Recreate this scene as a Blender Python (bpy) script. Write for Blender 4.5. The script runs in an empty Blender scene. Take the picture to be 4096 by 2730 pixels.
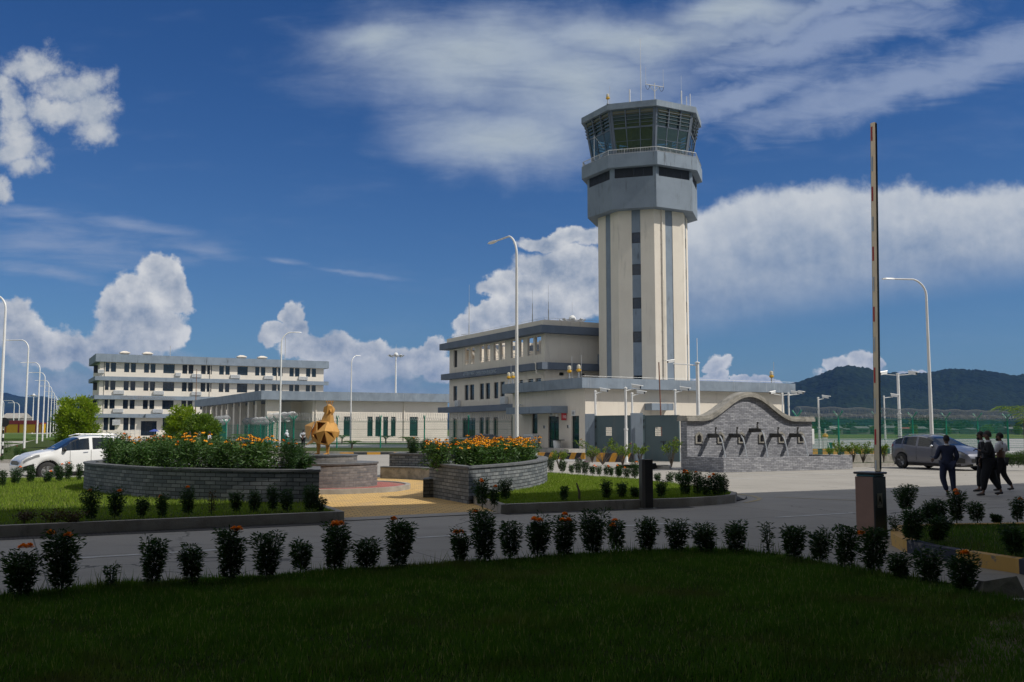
import bpy, bmesh, math, random
import numpy as np
from mathutils import Vector, Matrix
R = math.radians
scene = bpy.context.scene
col = scene.collection
# ------------------------------------------------------------------ camera
F, CX, CY = 3850.0, 2048.0, 1365.0
PITCH = math.atan((1718 - 1365) / F); H = 1.83
CP, SP = math.cos(PITCH), math.sin(PITCH)
cam_d = bpy.data.cameras.new('camera'); cam = bpy.data.objects.new('camera', cam_d); col.objects.link(cam)
cam_d.sensor_width = 36; cam_d.lens = 36 * F / 4096; cam_d.clip_end = 20000; cam_d.clip_start = 0.1
cam.location = (0, 0, H); cam.rotation_euler = (R(90) + PITCH, 0, 0); scene.camera = cam
# ------------------------------------------------------------------ light
SUN_AZ, SUN_EL = 110.0, 47.0          # azimuth clockwise from +Y
sd = Vector((math.sin(R(SUN_AZ)) * math.cos(R(SUN_EL)), math.cos(R(SUN_AZ)) * math.cos(R(SUN_EL)), math.sin(R(SUN_EL))))
sun_d = bpy.data.lights.new('sun', 'SUN'); sun_d.energy = 3.75; sun_d.angle = R(0.5); sun_d.color = (1.0, 0.95, 0.87)
sun = bpy.data.objects.new('sun', sun_d); col.objects.link(sun)
sun.rotation_euler = sd.to_track_quat('Z', 'Y').to_euler(); sun.location = (40, -20, 60)
scene.view_settings.view_transform = 'Standard'; scene.view_settings.look = 'None'
scene.view_settings.gamma = 1; scene.view_settings.exposure = 0.0
scene.cycles.max_bounces = 6; scene.cycles.transparent_max_bounces = 24; scene.cycles.volume_bounces = 0
# ------------------------------------------------------------------ node helper
class NG:
    def __init__(s, tree): s.t = tree; s.n = tree.nodes; s.l = tree.links
    def node(s, typ, **kw):
        n = s.n.new(typ)
        for k, v in kw.items(): setattr(n, k, v)
        return n
    def put(s, sock, v):
        if v is None: return
        if isinstance(v, bpy.types.NodeSocket): s.l.new(v, sock)
        else:
            if hasattr(sock, 'default_value'):
                dv = sock.default_value
                if hasattr(dv, '__len__'):
                    if not hasattr(v, '__len__'): v = (v,) * len(dv)
                    v = tuple(v)
                    if len(dv) == 4 and len(v) == 3: v = v + (1.0,)
                sock.default_value = v
    def m(s, op, a, b=None, c=None, clamp=False):
        n = s.node('ShaderNodeMath', operation=op, use_clamp=clamp)
        s.put(n.inputs[0], a); s.put(n.inputs[1], b); s.put(n.inputs[2], c); return n.outputs[0]
    def v(s, op, a, b=None, c=None):
        n = s.node('ShaderNodeVectorMath', operation=op)
        s.put(n.inputs[0], a); s.put(n.inputs[1], b); s.put(n.inputs[2], c)
        return n.outputs['Value'] if op in ('LENGTH', 'DOT_PRODUCT', 'DISTANCE') else n.outputs[0]
    def comb(s, x, y, z):
        n = s.node('ShaderNodeCombineXYZ'); s.put(n.inputs[0], x); s.put(n.inputs[1], y); s.put(n.inputs[2], z); return n.outputs[0]
    def sep(s, v):
        n = s.node('ShaderNodeSeparateXYZ'); s.put(n.inputs[0], v); return n.outputs
    def noise(s, vec, scale, detail=4, rough=0.55, dist=0.0, color=False):
        n = s.node('ShaderNodeTexNoise'); s.put(n.inputs['Vector'], vec); n.inputs['Scale'].default_value = scale
        n.inputs['Detail'].default_value = detail; n.inputs['Roughness'].default_value = rough; n.inputs['Distortion'].default_value = dist
        return n.outputs['Color' if color else 0]
    def ramp(s, x, a, b, lo=0.0, hi=1.0, smooth=True):
        n = s.node('ShaderNodeMapRange', interpolation_type='SMOOTHSTEP' if smooth else 'LINEAR')
        s.put(n.inputs[0], x); s.put(n.inputs[1], a); s.put(n.inputs[2], b); s.put(n.inputs[3], lo); s.put(n.inputs[4], hi); return n.outputs[0]
    def mix(s, f, a, b, mode='MIX'):
        n = s.node('ShaderNodeMix', data_type='RGBA', blend_type=mode)
        s.put(n.inputs[0], f); s.put(n.inputs[6], a); s.put(n.inputs[7], b); return n.outputs[2]
    def mapping(s, vec, loc=(0,0,0), rot=(0,0,0), scale=(1,1,1)):
        n = s.node('ShaderNodeMapping'); s.put(n.inputs[0], vec); n.inputs[1].default_value = loc
        n.inputs[2].default_value = rot; n.inputs[3].default_value = scale; return n.outputs[0]
# ------------------------------------------------------------------ sky
w = bpy.data.worlds.new('World'); scene.world = w; w.use_nodes = True
w.node_tree.nodes.clear(); g = NG(w.node_tree)
sky = g.node('ShaderNodeTexSky', sky_type='NISHITA'); sky.sun_disc = False
sky.sun_elevation = R(SUN_EL); sky.sun_rotation = R(SUN_AZ); sky.air_density = 1.0; sky.dust_density = 0.6; sky.ozone_density = 2.2
dirn = g.node('ShaderNodeTexCoord').outputs['Generated']
dx, dy, dz = g.sep(dirn)
zc = g.m('MAXIMUM', g.m('ABSOLUTE', g.m('ADD', g.m('MULTIPLY', dy, CP), g.m('MULTIPLY', dz, SP))), 0.18)
yc = g.m('ADD', g.m('MULTIPLY', dy, -SP), g.m('MULTIPLY', dz, CP))
sx = g.m('MULTIPLY_ADD', g.m('DIVIDE', dx, zc), 3.85, 2.048)       # sky layout in thousandths on a gnomonic chart to the north
sy = g.m('MULTIPLY_ADD', g.m('DIVIDE', yc, zc), -3.85, 1.365)
Pn = g.comb(sx, sy, 0.0)
def blobs(P, lst, rot=None):
    acc = None
    for (cx, cy, rx, ry) in lst:
        q = g.v('MULTIPLY', g.v('SUBTRACT', P, (cx / 1000, cy / 1000, 0)), (1000 / rx, 1000 / ry, 0))
        L = g.v('LENGTH', q)
        acc = L if acc is None else g.m('MINIMUM', acc, L)
    return g.m('SUBTRACT', 1.0, acc)
def fbmwarp(P, scale, amp, detail=6, rough=0.6):
    n = g.noise(P, scale, detail, rough, color=True)
    return g.v('ADD', P, g.v('MULTIPLY', g.v('SUBTRACT', n, (0.5, 0.5, 0.5)), (amp, amp, 0)))
W1 = fbmwarp(Pn, 4.2, 0.20, 5, 0.62)
# towering cumulus: crisp cauliflower edges
cum = blobs(W1, [
    (655,1105,105,95),(560,1175,120,95),(700,1170,90,95),(480,1240,110,110),(590,1290,150,110),(650,1330,90,90),
    (520,1360,190,110),(430,1400,150,100),(40,1290,130,100),(140,1350,190,100),(250,1400,170,80),
    (1175,1245,62,62),(1200,1310,62,50),(1120,1330,80,52),(1230,1390,110,62),(1320,1400,160,72),(1450,1410,100,60),(1560,1450,150,70),(1380,1480,260,90),
    (1730,1385,75,48),(1700,1430,120,60),(1790,1460,100,60),(1880,1320,90,42),(1965,1280,110,50),(1990,1180,95,55),(2100,1150,150,70),(2080,1240,140,70),
    (2250,1080,230,110),(2200,960,140,45),(2320,950,150,60),(2330,1180,160,120),(2230,1250,180,90),
    (2880,1460,48,42),(2890,1510,30,30),(3350,1450,58,45),(3430,1430,70,50),(3490,1460,50,45),(3390,1500,150,45),(2850,1525,70,16),(2940,1525,90,18),(3070,1530,130,26),(3180,1545,80,30),
    (3640,1520,110,30),(3740,1530,70,22),(-250,1250,200,140),(4400,1480,200,60),(4900,1400,300,120),(-900,1300,380,160)])
det = g.noise(Pn, 9.0, 7, 0.62)
det2 = g.noise(g.v('ADD', Pn, (0.022, -0.03, 0)), 9.0, 7, 0.62)
det3 = g.noise(Pn, 2.6, 6, 0.6)
det4 = g.noise(g.v('ADD', Pn, (0.06, -0.07, 0)), 2.6, 6, 0.6)
mcum = g.ramp(g.m('MULTIPLY_ADD', g.m('SUBTRACT', det, 0.5), 0.75, cum), -0.02, 0.24)
# ragged cumulus, upper left
rag = blobs(W1, [(150,270,140,75),(260,350,170,80),(210,450,170,70),(380,455,110,90),(390,530,80,75),(60,520,80,80),(50,430,50,110),(60,610,120,70),(110,670,80,50),(10,770,40,50),(-60,380,80,120),(10,350,60,50)])
ragn = g.noise(fbmwarp(Pn, 7.0, 0.05, 4, 0.6), 5.0, 10, 0.68)
mrag = g.ramp(g.m('MULTIPLY_ADD', g.m('SUBTRACT', ragn, 0.5), 2.6, rag), -0.30, 0.70)
# right bank: firm top edge, soft trailing base
wt = fbmwarp(Pn, 6.0, 0.10, 6, 0.6)
wx, wy, _ = g.sep(wt)
topedge = g.m('SUBTRACT', g.m('MULTIPLY_ADD', g.m('SUBTRACT', g.noise(Pn, 7.0, 8, 0.62), 0.5), 0.16, wy), g.m('MULTIPLY_ADD', g.m('SINE', g.m('MULTIPLY', sx, 7.0)), 0.012, g.ramp(sx, 2.55, 3.2, 0.83, 0.715)))
wtb = fbmwarp(g.mapping(Pn, scale=(0.6, 1.4, 1)), 2.0, 0.18, 4, 0.5)
bx, by, _ = g.sep(wtb)
botl = g.m('MULTIPLY_ADD', g.m('SUBTRACT', sx, 2.76), -0.15, 1.36)
botedge = g.m('SUBTRACT', botl, g.m('DIVIDE', by, 1.4))
mbank = g.m('MULTIPLY', g.ramp(topedge, 0.0, 0.075), g.ramp(botedge, -0.02, 0.22))
mbank = g.m('MULTIPLY', mbank, g.ramp(g.m('ADD', sx, g.m('MULTIPLY', sy, 0.35)), 2.95, 3.08))
# high sheets and streaks
S1 = g.mapping(Pn, rot=(0, 0, R(16)), scale=(0.55, 2.2, 1))
st = g.noise(S1, 2.2, 8, 0.62, 0.4)
fine = g.noise(g.mapping(Pn, rot=(0, 0, R(32)), scale=(0.8, 3.0, 1)), 5.0, 6, 0.6, 0.6)
W2 = fbmwarp(Pn, 1.7, 0.42, 6, 0.55)
sheet = blobs(W2, [(1900,250,800,240),(2300,330,520,260),(2050,530,520,170),(2550,130,700,160),(2900,40,500,110),(1500,210,360,130)])
msh = g.m('MULTIPLY', g.ramp(g.m('MULTIPLY_ADD', g.m('SUBTRACT', st, 0.5), 1.3, sheet), -0.30, 0.95), g.ramp(fine, 0.2, 0.62, 0.8, 1.0))
W3 = fbmwarp(g.mapping(Pn, rot=(0, 0, R(17)), scale=(1, 1, 1)), 1.6, 0.25, 6, 0.58)
S2 = blobs(W3, [])if False else None
rotP = g.mapping(W2, rot=(0, 0, R(14)))
cr, sr = math.cos(R(14)), math.sin(R(14))
def rp(x, y, rx, ry): return (x * cr - y * sr, x * sr + y * cr, rx, ry)
band = blobs(rotP, [rp(3650,330,900,150), rp(3000,370,500,90), rp(4050,180,500,130), rp(3300,150,700,110), rp(3300,60,900,70)])
mband = g.m('MULTIPLY', g.ramp(g.m('MULTIPLY_ADD', g.m('SUBTRACT', fine, 0.5), 1.1, band), -0.15, 0.85), 0.78)
S4 = g.mapping(Pn, rot=(0, 0, R(-6)), scale=(0.7, 4.5, 1))
rotQ = g.mapping(fbmwarp(Pn, 2.4, 0.10, 6, 0.6), rot=(0, 0, R(-8)))
c8, s8 = math.cos(R(-8)), math.sin(R(-8))
def rq(x, y, rx, ry): return (x * c8 - y * s8, x * s8 + y * c8, rx, ry)
cir = blobs(rotQ, [rq(420,985,620,105), rq(100,970,500,120), rq(820,1015,300,42), rq(220,1100,240,40), rq(1130,1040,140,20), rq(60,1070,220,70), rq(500,905,360,40), rq(1400,1085,220,16), rq(150,860,300,50)])
mcir = g.m('MULTIPLY', g.ramp(g.m('MULTIPLY_ADD', g.m('SUBTRACT', g.noise(S4, 3.0, 8, 0.6, 0.3), 0.5), 2.4, cir), 0.0, 1.45), 0.66)
# low grey bank on the left horizon and thin haze cloud along the rest
low = blobs(W1, [(180,1520,420,110),(500,1510,420,110),(60,1400,160,80),(1000,1520,330,60),(1500,1560,450,70),(300,1620,500,70),(2100,1420,260,90),(900,1600,500,60),(-600,1500,500,130),(1600,1510,180,60)])
mlow = g.m('MULTIPLY', g.ramp(g.m('MULTIPLY_ADD', g.m('SUBTRACT', det3, 0.5), 1.8, low), -0.35, 0.95), 0.85)
thin = g.m('MULTIPLY', g.ramp(g.noise(S1, 3.1, 6, 0.6), 0.5, 0.8), 0.10)
msoft = g.m('MAXIMUM', g.m('MAXIMUM', msh, mband), g.m('MAXIMUM', mcir, thin))
# shading of the clouds: a sunward offset of the same noise
emb = g.m('SUBTRACT', det, det2); emb2 = g.m('SUBTRACT', det3, det4)
lit = g.m('ADD', g.m('MULTIPLY', emb, 0.9), g.m('MULTIPLY', emb2, 2.4))
litc = g.m('ADD', g.m('MULTIPLY_ADD', g.m('MINIMUM', cum, 0.75), -0.55, 0.78), lit, clamp=True)
litb = g.m('ADD', g.ramp(topedge, 0.03, 0.36, 0.95, 0.15), g.m('MULTIPLY', lit, 0.55), clamp=True)
litl = g.m('ADD', 0.30, g.m('MULTIPLY', lit, 1.5), clamp=True)
CL_HI, CL_LO = (0.68, 0.69, 0.70), (0.225, 0.29, 0.40)
c_cum = g.mix(litc, CL_LO, CL_HI)
c_bank = g.mix(litb, (0.25, 0.325, 0.45), (0.60, 0.63, 0.66))
c_low = g.mix(litl, (0.20, 0.27, 0.37), (0.40, 0.45, 0.52))
c_soft = g.mix(g.m('MULTIPLY', sheet, 1.1, clamp=True), (0.30, 0.37, 0.52), (0.385, 0.45, 0.52))
skyt = g.mix(1.0, sky.outputs[0], g.mix(g.ramp(dz, 0.0, 0.42), (0.39, 0.59, 0.84), (0.215, 0.455, 0.80)), 'MULTIPLY')
bg_sky = g.node('ShaderNodeBackground'); g.put(bg_sky.inputs[0], skyt); bg_sky.inputs[1].default_value = 0.085
def layer(under, mask, colr):
    b = g.node('ShaderNodeBackground'); g.put(b.inputs[0], colr); b.inputs[1].default_value = 1.0
    mx = g.node('ShaderNodeMixShader'); g.put(mx.inputs[0], mask); g.l.new(under, mx.inputs[1]); g.l.new(b.outputs[0], mx.inputs[2]); return mx.outputs[0]
up = g.ramp(dz, -0.01, 0.0)
# added broken bright cloud, unseen overhead, aside and behind, lifting and neutralising ambient light
nz = g.noise(g.mapping(dirn, scale=(1, 1, 1.6)), 2.6, 7, 0.6)
away = g.m('MAXIMUM', g.ramp(dz, 0.44, 0.62), g.ramp(dy, 0.72, 0.45))
mfill = g.m('MULTIPLY', g.m('MULTIPLY', g.ramp(nz, 0.36, 0.56), away), g.ramp(dz, 0.02, 0.2))
o = layer(bg_sky.outputs[0], g.m('MULTIPLY', mfill, 0.92), (0.66, 0.655, 0.64))
o = layer(o, g.m('MULTIPLY', msoft, up), c_soft)
o = layer(o, g.m('MULTIPLY', mbank, 0.93), c_bank)
o = layer(o, mcum, c_cum)
o = layer(o, mlow, c_low)
o = layer(o, g.m('MULTIPLY', mrag, 0.95), g.mix(g.m('ADD', 0.62, lit, clamp=True), (0.30, 0.36, 0.45), (0.58, 0.6, 0.62)))
wo = g.node('ShaderNodeOutputWorld'); g.l.new(o, wo.inputs[0])
w.cycles.sampling_method = 'MANUAL'; w.cycles.sample_map_resolution = 512
# ------------------------------------------------------------------ geometry helpers
rnd = random.Random(7)
A = R(28); AX = Vector((math.cos(A), math.sin(A), 0)); BX = Vector((-math.sin(A), math.cos(A), 0))
def gp(px, py, z=0.0):
    """ground point at height z seen at (px,py) of the 4096 wide photograph"""
    u, v = (px - CX) / F, (CY - py) / F
    t = (z - H) / (SP + v * CP); return Vector((u * t, (CP - v * SP) * t, z))
def zat(y, py):
    v = (CY - py) / F; return H + y * (SP + v * CP) / (CP - v * SP)
def xat(y, z, px): return (px - CX) / F * (y * CP + (z - H) * SP)
def pd(px, py, y):
    z = zat(y, py); return Vector((xat(y, z, px), y, z))
def along(o, d, px, z=2.0):
    u = (px - CX) / F; return (u * (CP * o.y + (z - H) * SP) - o.x) / (d.x - u * CP * d.y)
class MB:
    def __init__(s): s.v = []; s.f = []; s.uv = {}; s.mi = []
    def add(s, vs, fs, mi=0, uvs=None):
        b = len(s.v); s.v += [tuple(p) for p in vs]
        for i, f in enumerate(fs):
            if uvs is not None: s.uv[len(s.f)] = uvs[i]
            s.f.append(tuple(b + k for k in f)); s.mi.append(mi)
    def quad(s, a, b, c, d, mi=0, uv=None): s.add([a, b, c, d], [(0, 1, 2, 3)], mi, [uv] if uv else None)
    def box(s, x0, x1, y0, y1, z0, z1, mi=0, M=None, bev=0):
        if bev:
            b = bev; vs = []; 
            for (z, i) in ((z0, b), (z0 + b, 0), (z1 - b, 0), (z1, b)):
                for (x, y) in ((x0+i, y0+i), (x1-i, y0+i), (x1-i, y1-i), (x0+i, y1-i)): vs.append(Vector((x, y, z)))
            fs = [(3,2,1,0), (12,13,14,15)]
            for r in range(3):
                for k in range(4): fs.append((r*4+k, r*4+(k+1)%4, r*4+4+(k+1)%4, r*4+4+k))
        else:
            vs = [Vector((x, y, z)) for z in (z0, z1) for (x, y) in ((x0, y0), (x1, y0), (x1, y1), (x0, y1))]
            fs = [(3,2,1,0), (4,5,6,7), (0,1,5,4), (1,2,6,5), (2,3,7,6), (3,0,4,7)]
        if M is not None: vs = [M @ p for p in vs]
        s.add(vs, fs, mi)
    def prism(s, pts, z0, z1, mi=0, top=True, bot=True):
        n = len(pts); vs = [(p[0], p[1], z0) for p in pts] + [(p[0], p[1], z1) for p in pts]
        fs = [(i, (i+1) % n, n + (i+1) % n, n + i) for i in range(n)]
        if top: fs.append(tuple(range(n, 2*n)))
        if bot: fs.append(tuple(range(n-1, -1, -1)))
        s.add(vs, fs, mi)
    def rings(s, rings, mi=0, close=True, caps=True):
        n = len(rings[0]); vs = [p for r in rings for p in r]; fs = []
        for k in range(len(rings) - 1):
            for i in range(n if close else n-1): fs.append((k*n+i, k*n+(i+1) % n, (k+1)*n+(i+1) % n, (k+1)*n+i))
        if caps and close: fs.append(tuple(range(n-1, -1, -1))); fs.append(tuple(range((len(rings)-1)*n, len(rings)*n)))
        s.add(vs, fs, mi)
    def tube(s, path, r, n=8, mi=0, caps=True):
        path = [Vector(p) for p in path]; m = len(path)
        rr = r if hasattr(r, '__len__') else [r] * m; rs = []; prev = None
        for i, p in enumerate(path):
            t = (path[min(i+1, m-1)] - path[max(i-1, 0)])
            if t.length < 1e-9: t = Vector((0, 0, 1))
            t.normalize()
            if prev is None:
                ref = Vector((0, 0, 1)) if abs(t.z) < 0.9 else Vector((1, 0, 0)); u = t.cross(ref).normalized()
            else:
                u = prev - t * prev.dot(t)
                u = u.normalized() if u.length > 1e-6 else t.orthogonal().normalized()
            prev = u; w_ = t.cross(u)
            rs.append([p + (u * math.cos(2*math.pi*k/n) + w_ * math.sin(2*math.pi*k/n)) * rr[i] for k in range(n)])
        s.rings(rs, mi, True, caps)
    def lathe(s, prof, n=16, c=(0, 0), mi=0, caps=True, sq=1.0):
        s.rings([[(c[0] + r*math.cos(2*math.pi*k/n), c[1] + sq*r*math.sin(2*math.pi*k/n), z) for k in range(n)] for (r, z) in prof], mi, True, caps)
    def ball(s, c, r, n=8, mi=0):
        rx, ry, rz = r if hasattr(r, '__len__') else (r, r, r); m = max(3, n // 2); rs = []
        for j in range(m + 1):
            a = math.pi * j / m; q = max(math.sin(a), 0.02)
            rs.append([(c[0] + rx*q*math.cos(2*math.pi*k/n), c[1] + ry*q*math.sin(2*math.pi*k/n), c[2] - rz*math.cos(a)) for k in range(n)])
        s.rings(rs, mi)
    def build(s, name, mats, parent=None, smooth=False, M=None):
        me = bpy.data.meshes.new(name)
        vs = s.v if M is None else [tuple(M @ Vector(p)) for p in s.v]
        me.from_pydata(vs, [], s.f)
        if not isinstance(mats, (list, tuple)): mats = [mats]
        for mm in mats: me.materials.append(mm)
        if len(mats) > 1: me.polygons.foreach_set('material_index', s.mi)
        uvl = me.uv_layers.new(name='UVMap'); data = np.zeros((len(me.loops), 2), dtype=np.float32)
        if len(s.f) < 30000:
            for pi, p in enumerate(me.polygons):
                if pi in s.uv:
                    for k, li in enumerate(p.loop_indices): data[li] = s.uv[pi][k]
                else:
                    nn = p.normal
                    if abs(nn.z) > 0.75:
                        for li in p.loop_indices:
                            c = me.vertices[me.loops[li].vertex_index].co; data[li] = (c.x, c.y)
                    else:
                        t = Vector((-nn.y, nn.x, 0)); t.normalize()
                        for li in p.loop_indices:
                            c = me.vertices[me.loops[li].vertex_index].co; data[li] = (c.x*t.x + c.y*t.y, c.z)
            uvl.data.foreach_set('uv', data.ravel())
        if smooth: me.polygons.foreach_set('use_smooth', [True] * len(me.polygons))
        me.update(); o = bpy.data.objects.new(name, me); col.objects.link(o)
        if parent is not None: o.parent = parent
        return o
LABELS = {}
def tag(o, label, cat, group=None, kind=None):
    o['label'] = label; o['category'] = cat
    if group: o['group'] = group
    if kind: o['kind'] = kind
    return o
def thing(name, label, cat, loc=(0, 0, 0), rz=0.0, group=None):
    o = bpy.data.objects.new(name, None); col.objects.link(o); o.empty_display_size = 0.2
    o.location = loc; o.rotation_euler = (0, 0, rz); return tag(o, label, cat, group)
KIDS = {}
def kids(o): return [c for c in bpy.data.objects if c.parent == o]
def dup(root, loc, rz, label, group=None, scale=None):
    if root.name not in KIDS:
        KIDS[root.name] = [(c, kids(c)) for c in kids(root)]
    r = root.copy(); col.objects.link(r); r.location = loc; r.rotation_euler = (0, 0, rz)
    r.scale = scale if scale else (1, 1, 1); r['label'] = label
    if group: r['group'] = group
    for c, gs in KIDS[root.name]:
        k = c.copy(); col.objects.link(k); k.parent = r
        for q in gs: h = q.copy(); col.objects.link(h); h.parent = k
    return r
def struct(o): o['kind'] = 'structure'; return o
ORD = ['first','second','third','fourth','fifth','sixth','seventh','eighth','ninth','tenth','eleventh','twelfth','thirteenth','fourteenth','fifteenth','sixteenth','seventeenth','eighteenth','nineteenth','twentieth','twenty-first','twenty-second','twenty-third','twenty-fourth','twenty-fifth','twenty-sixth','twenty-seventh','twenty-eighth','twenty-ninth','thirtieth','thirty-first','thirty-second','thirty-third','thirty-fourth','thirty-fifth','thirty-sixth']
# ------------------------------------------------------------------ materials
def newmat(name):
    m = bpy.data.materials.new(name); m.use_nodes = True; m.node_tree.nodes.clear(); q = NG(m.node_tree)
    b = q.node('ShaderNodeBsdfPrincipled'); o = q.node('ShaderNodeOutputMaterial'); q.l.new(b.outputs[0], o.inputs[0]); return m, q, b
def pmat(name, c1, c2=None, scale=3.0, rough=0.8, bump=0.0, bscale=None, metal=0.0, spec=0.5, stain=None, sscale=(1.2, 1.2, 0.12), amt=1.0, pos=True, coat=0.0):
    """noise-mottled surface; stain = colour of vertical weather streaks"""
    m, q, b = newmat(name)
    tc = q.node('ShaderNodeNewGeometry').outputs['Position'] if pos else q.node('ShaderNodeTexCoord').outputs['Object']
    c = c1
    if c2 is not None:
        n = q.noise(tc, scale, 6, 0.6); c = q.mix(q.ramp(n, 0.35, 0.68), c1, c2)
    if stain is not None:
        n2 = q.noise(q.mapping(tc, scale=sscale), 2.2, 5, 0.62); n3 = q.noise(tc, 0.5, 3, 0.5)
        c = q.mix(q.m('MULTIPLY', q.m('MULTIPLY', q.ramp(n2, 0.52, 0.78), q.ramp(n3, 0.35, 0.65)), amt), c, stain)
    q.put(b.inputs['Base Color'], c); b.inputs['Roughness'].default_value = rough; b.inputs['Metallic'].default_value = metal
    b.inputs['Specular IOR Level'].default_value = spec; b.inputs['Coat Weight'].default_value = coat
    if bump:
        bn = q.node('ShaderNodeBump'); bn.inputs['Strength'].default_value = bump; bn.inputs['Distance'].default_value = 0.02
        q.put(bn.inputs['Height'], q.noise(tc, bscale or scale * 8, 6, 0.65)); q.l.new(bn.outputs[0], b.inputs['Normal'])
    return m
def brickmat(name, c1, c2, mortar, bw=0.24, bh=0.065, msize=0.006, stain=None):
    m, q, b = newmat(name); uv = q.node('ShaderNodeUVMap').outputs[0]
    bt = q.node('ShaderNodeTexBrick'); bt.offset = 0.5; wv = q.v('ADD', uv, q.v('MULTIPLY', q.v('SUBTRACT', q.noise(uv, 2.0, 2, 0.5, color=True), (0.5,0.5,0.5)), (0.03, 0.01, 0)))
    q.put(bt.inputs['Vector'], wv); bt.inputs['Scale'].default_value = 1.0
    q.put(bt.inputs['Color1'], c1); q.put(bt.inputs['Color2'], c2); q.put(bt.inputs['Mortar'], mortar)
    bt.inputs['Mortar Size'].default_value = msize; bt.inputs['Brick Width'].default_value = bw; bt.inputs['Row Height'].default_value = bh; bt.inputs['Bias'].default_value = 0.0
    n = q.noise(uv, 9.0, 6, 0.65); c = q.mix(q.ramp(n, 0.3, 0.75, 0.0, 0.45), bt.outputs[0], (0.05, 0.055, 0.06))
    n2 = q.noise(uv, 1.3, 4, 0.6)
    if stain: c = q.mix(q.m('MULTIPLY', q.ramp(n2, 0.55, 0.75), q.ramp(q.noise(q.mapping(uv, scale=(6, 1, 1)), 3.0, 5, 0.6), 0.5, 0.7)), c, stain)
    q.put(b.inputs['Base Color'], c); b.inputs['Roughness'].default_value = 0.75
    bn = q.node('ShaderNodeBump'); bn.inputs['Strength'].default_value = 0.7; bn.inputs['Distance'].default_value = 0.012
    q.put(bn.inputs['Height'], q.m('ADD', q.m('SUBTRACT', 1.0, bt.outputs[1]), q.m('MULTIPLY', n, 0.5))); q.l.new(bn.outputs[0], b.inputs['Normal'])
    return m
def leafmat(name, c1, c2, c3=None, rough=0.55, trans=0.25, patch=None):
    m, q, b = newmat(name); geo = q.node('ShaderNodeNewGeometry')
    rr = geo.outputs['Random Per Island']; c = q.mix(rr, c1, c2)
    if c3: c = q.mix(q.ramp(rr, 0.86, 0.97), c, c3)
    if patch:
        P = geo.outputs['Position']; c = q.mix(q.m('MULTIPLY', q.ramp(q.noise(P, 0.55, 5, 0.65), 0.5, 0.68), 0.75), c, patch); c = q.mix(q.ramp(q.noise(P, 2.2, 4, 0.6), 0.42, 0.62, 0.0, 0.5), c, q.mix(1.0, c, (0.45,0.5,0.45), 'MULTIPLY'))
    q.put(b.inputs['Base Color'], c); b.inputs['Roughness'].default_value = rough; b.inputs['Specular IOR Level'].default_value = 0.35
    t = q.node('ShaderNodeBsdfTranslucent'); q.put(t.inputs[0], q.mix(1.0, c, (1.3, 1.5, 0.6), 'MULTIPLY'))
    mx = q.node('ShaderNodeMixShader'); mx.inputs[0].default_value = trans
    o = [n for n in q.n if n.type == 'OUTPUT_MATERIAL'][0]
    q.l.new(b.outputs[0], mx.inputs[1]); q.l.new(t.outputs[0], mx.inputs[2]); q.l.new(mx.outputs[0], o.inputs[0]); return m
def glassmat(name, tint, refl=0.12, op=0.5, dark=(0.02, 0.03, 0.035)):
    """window glass: mirror by fresnel over partly see-through tinted pane"""
    m, q, b = newmat(name); o = [n for n in q.n if n.type == 'OUTPUT_MATERIAL'][0]
    tr = q.node('ShaderNodeBsdfTransparent'); q.put(tr.inputs[0], tint)
    b.inputs['Base Color'].default_value = dark + (1,); b.inputs['Roughness'].default_value = 0.08; b.inputs['Specular IOR Level'].default_value = 0.1
    mx = q.node('ShaderNodeMixShader'); mx.inputs[0].default_value = op; q.l.new(tr.outputs[0], mx.inputs[1]); q.l.new(b.outputs[0], mx.inputs[2])
    gl = q.node('ShaderNodeBsdfGlossy'); gl.inputs['Roughness'].default_value = 0.02
    ge = q.node('ShaderNodeNewGeometry'); ct = q.m('ABSOLUTE', q.v('DOT_PRODUCT', ge.outputs['Normal'], ge.outputs['Incoming']))
    sch = q.m('MULTIPLY_ADD', q.m('POWER', q.m('SUBTRACT', 1.0, ct), 5.0), 0.9, 0.04)
    m2 = q.node('ShaderNodeMixShader'); q.put(m2.inputs[0], q.m('ADD', sch, refl * 0.5)); q.l.new(mx.outputs[0], m2.inputs[1]); q.l.new(gl.outputs[0], m2.inputs[2])
    q.l.new(m2.outputs[0], o.inputs[0]); return m
M = {}
M['cream'] = pmat('cream_render', (0.70, 0.635, 0.535), (0.66, 0.595, 0.50), 0.6, 0.9, 0.15, 18, stain=(0.40, 0.36, 0.30), amt=0.7)
M['cream2'] = pmat('pale_cream_render', (0.72, 0.66, 0.565), (0.68, 0.62, 0.53), 0.5, 0.9, stain=(0.42, 0.36, 0.29), amt=0.3)
M['grey'] = pmat('grey_band_render', (0.215, 0.26, 0.31), (0.18, 0.22, 0.265), 0.7, 0.85, 0.2, 14, stain=(0.07, 0.08, 0.09), sscale=(1.8, 1.8, 0.25), amt=1.2)
M['greyw'] = pmat('weathered_grey_render', (0.215, 0.26, 0.31), (0.165, 0.20, 0.24), 0.9, 0.85, 0.2, 14, stain=(0.55, 0.56, 0.55), sscale=(4, 4, 0.25), amt=0.5)
M['darkgrey'] = pmat('dark_blue_grey_render', (0.125, 0.15, 0.19), (0.105, 0.13, 0.165), 0.8, 0.85, 0.15, 14, stain=(0.16, 0.18, 0.2), amt=0.4)
M['frame'] = pmat('dark_window_frame', (0.022, 0.026, 0.03), rough=0.4)
M['glass'] = glassmat('dark_window_glass', (0.3, 0.4, 0.45), 0.04, 0.94, (0.012, 0.022, 0.034))
M['glassg'] = glassmat('green_door_glass', (0.3, 0.5, 0.45), 0.04, 0.92, (0.008, 0.04, 0.036))
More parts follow.
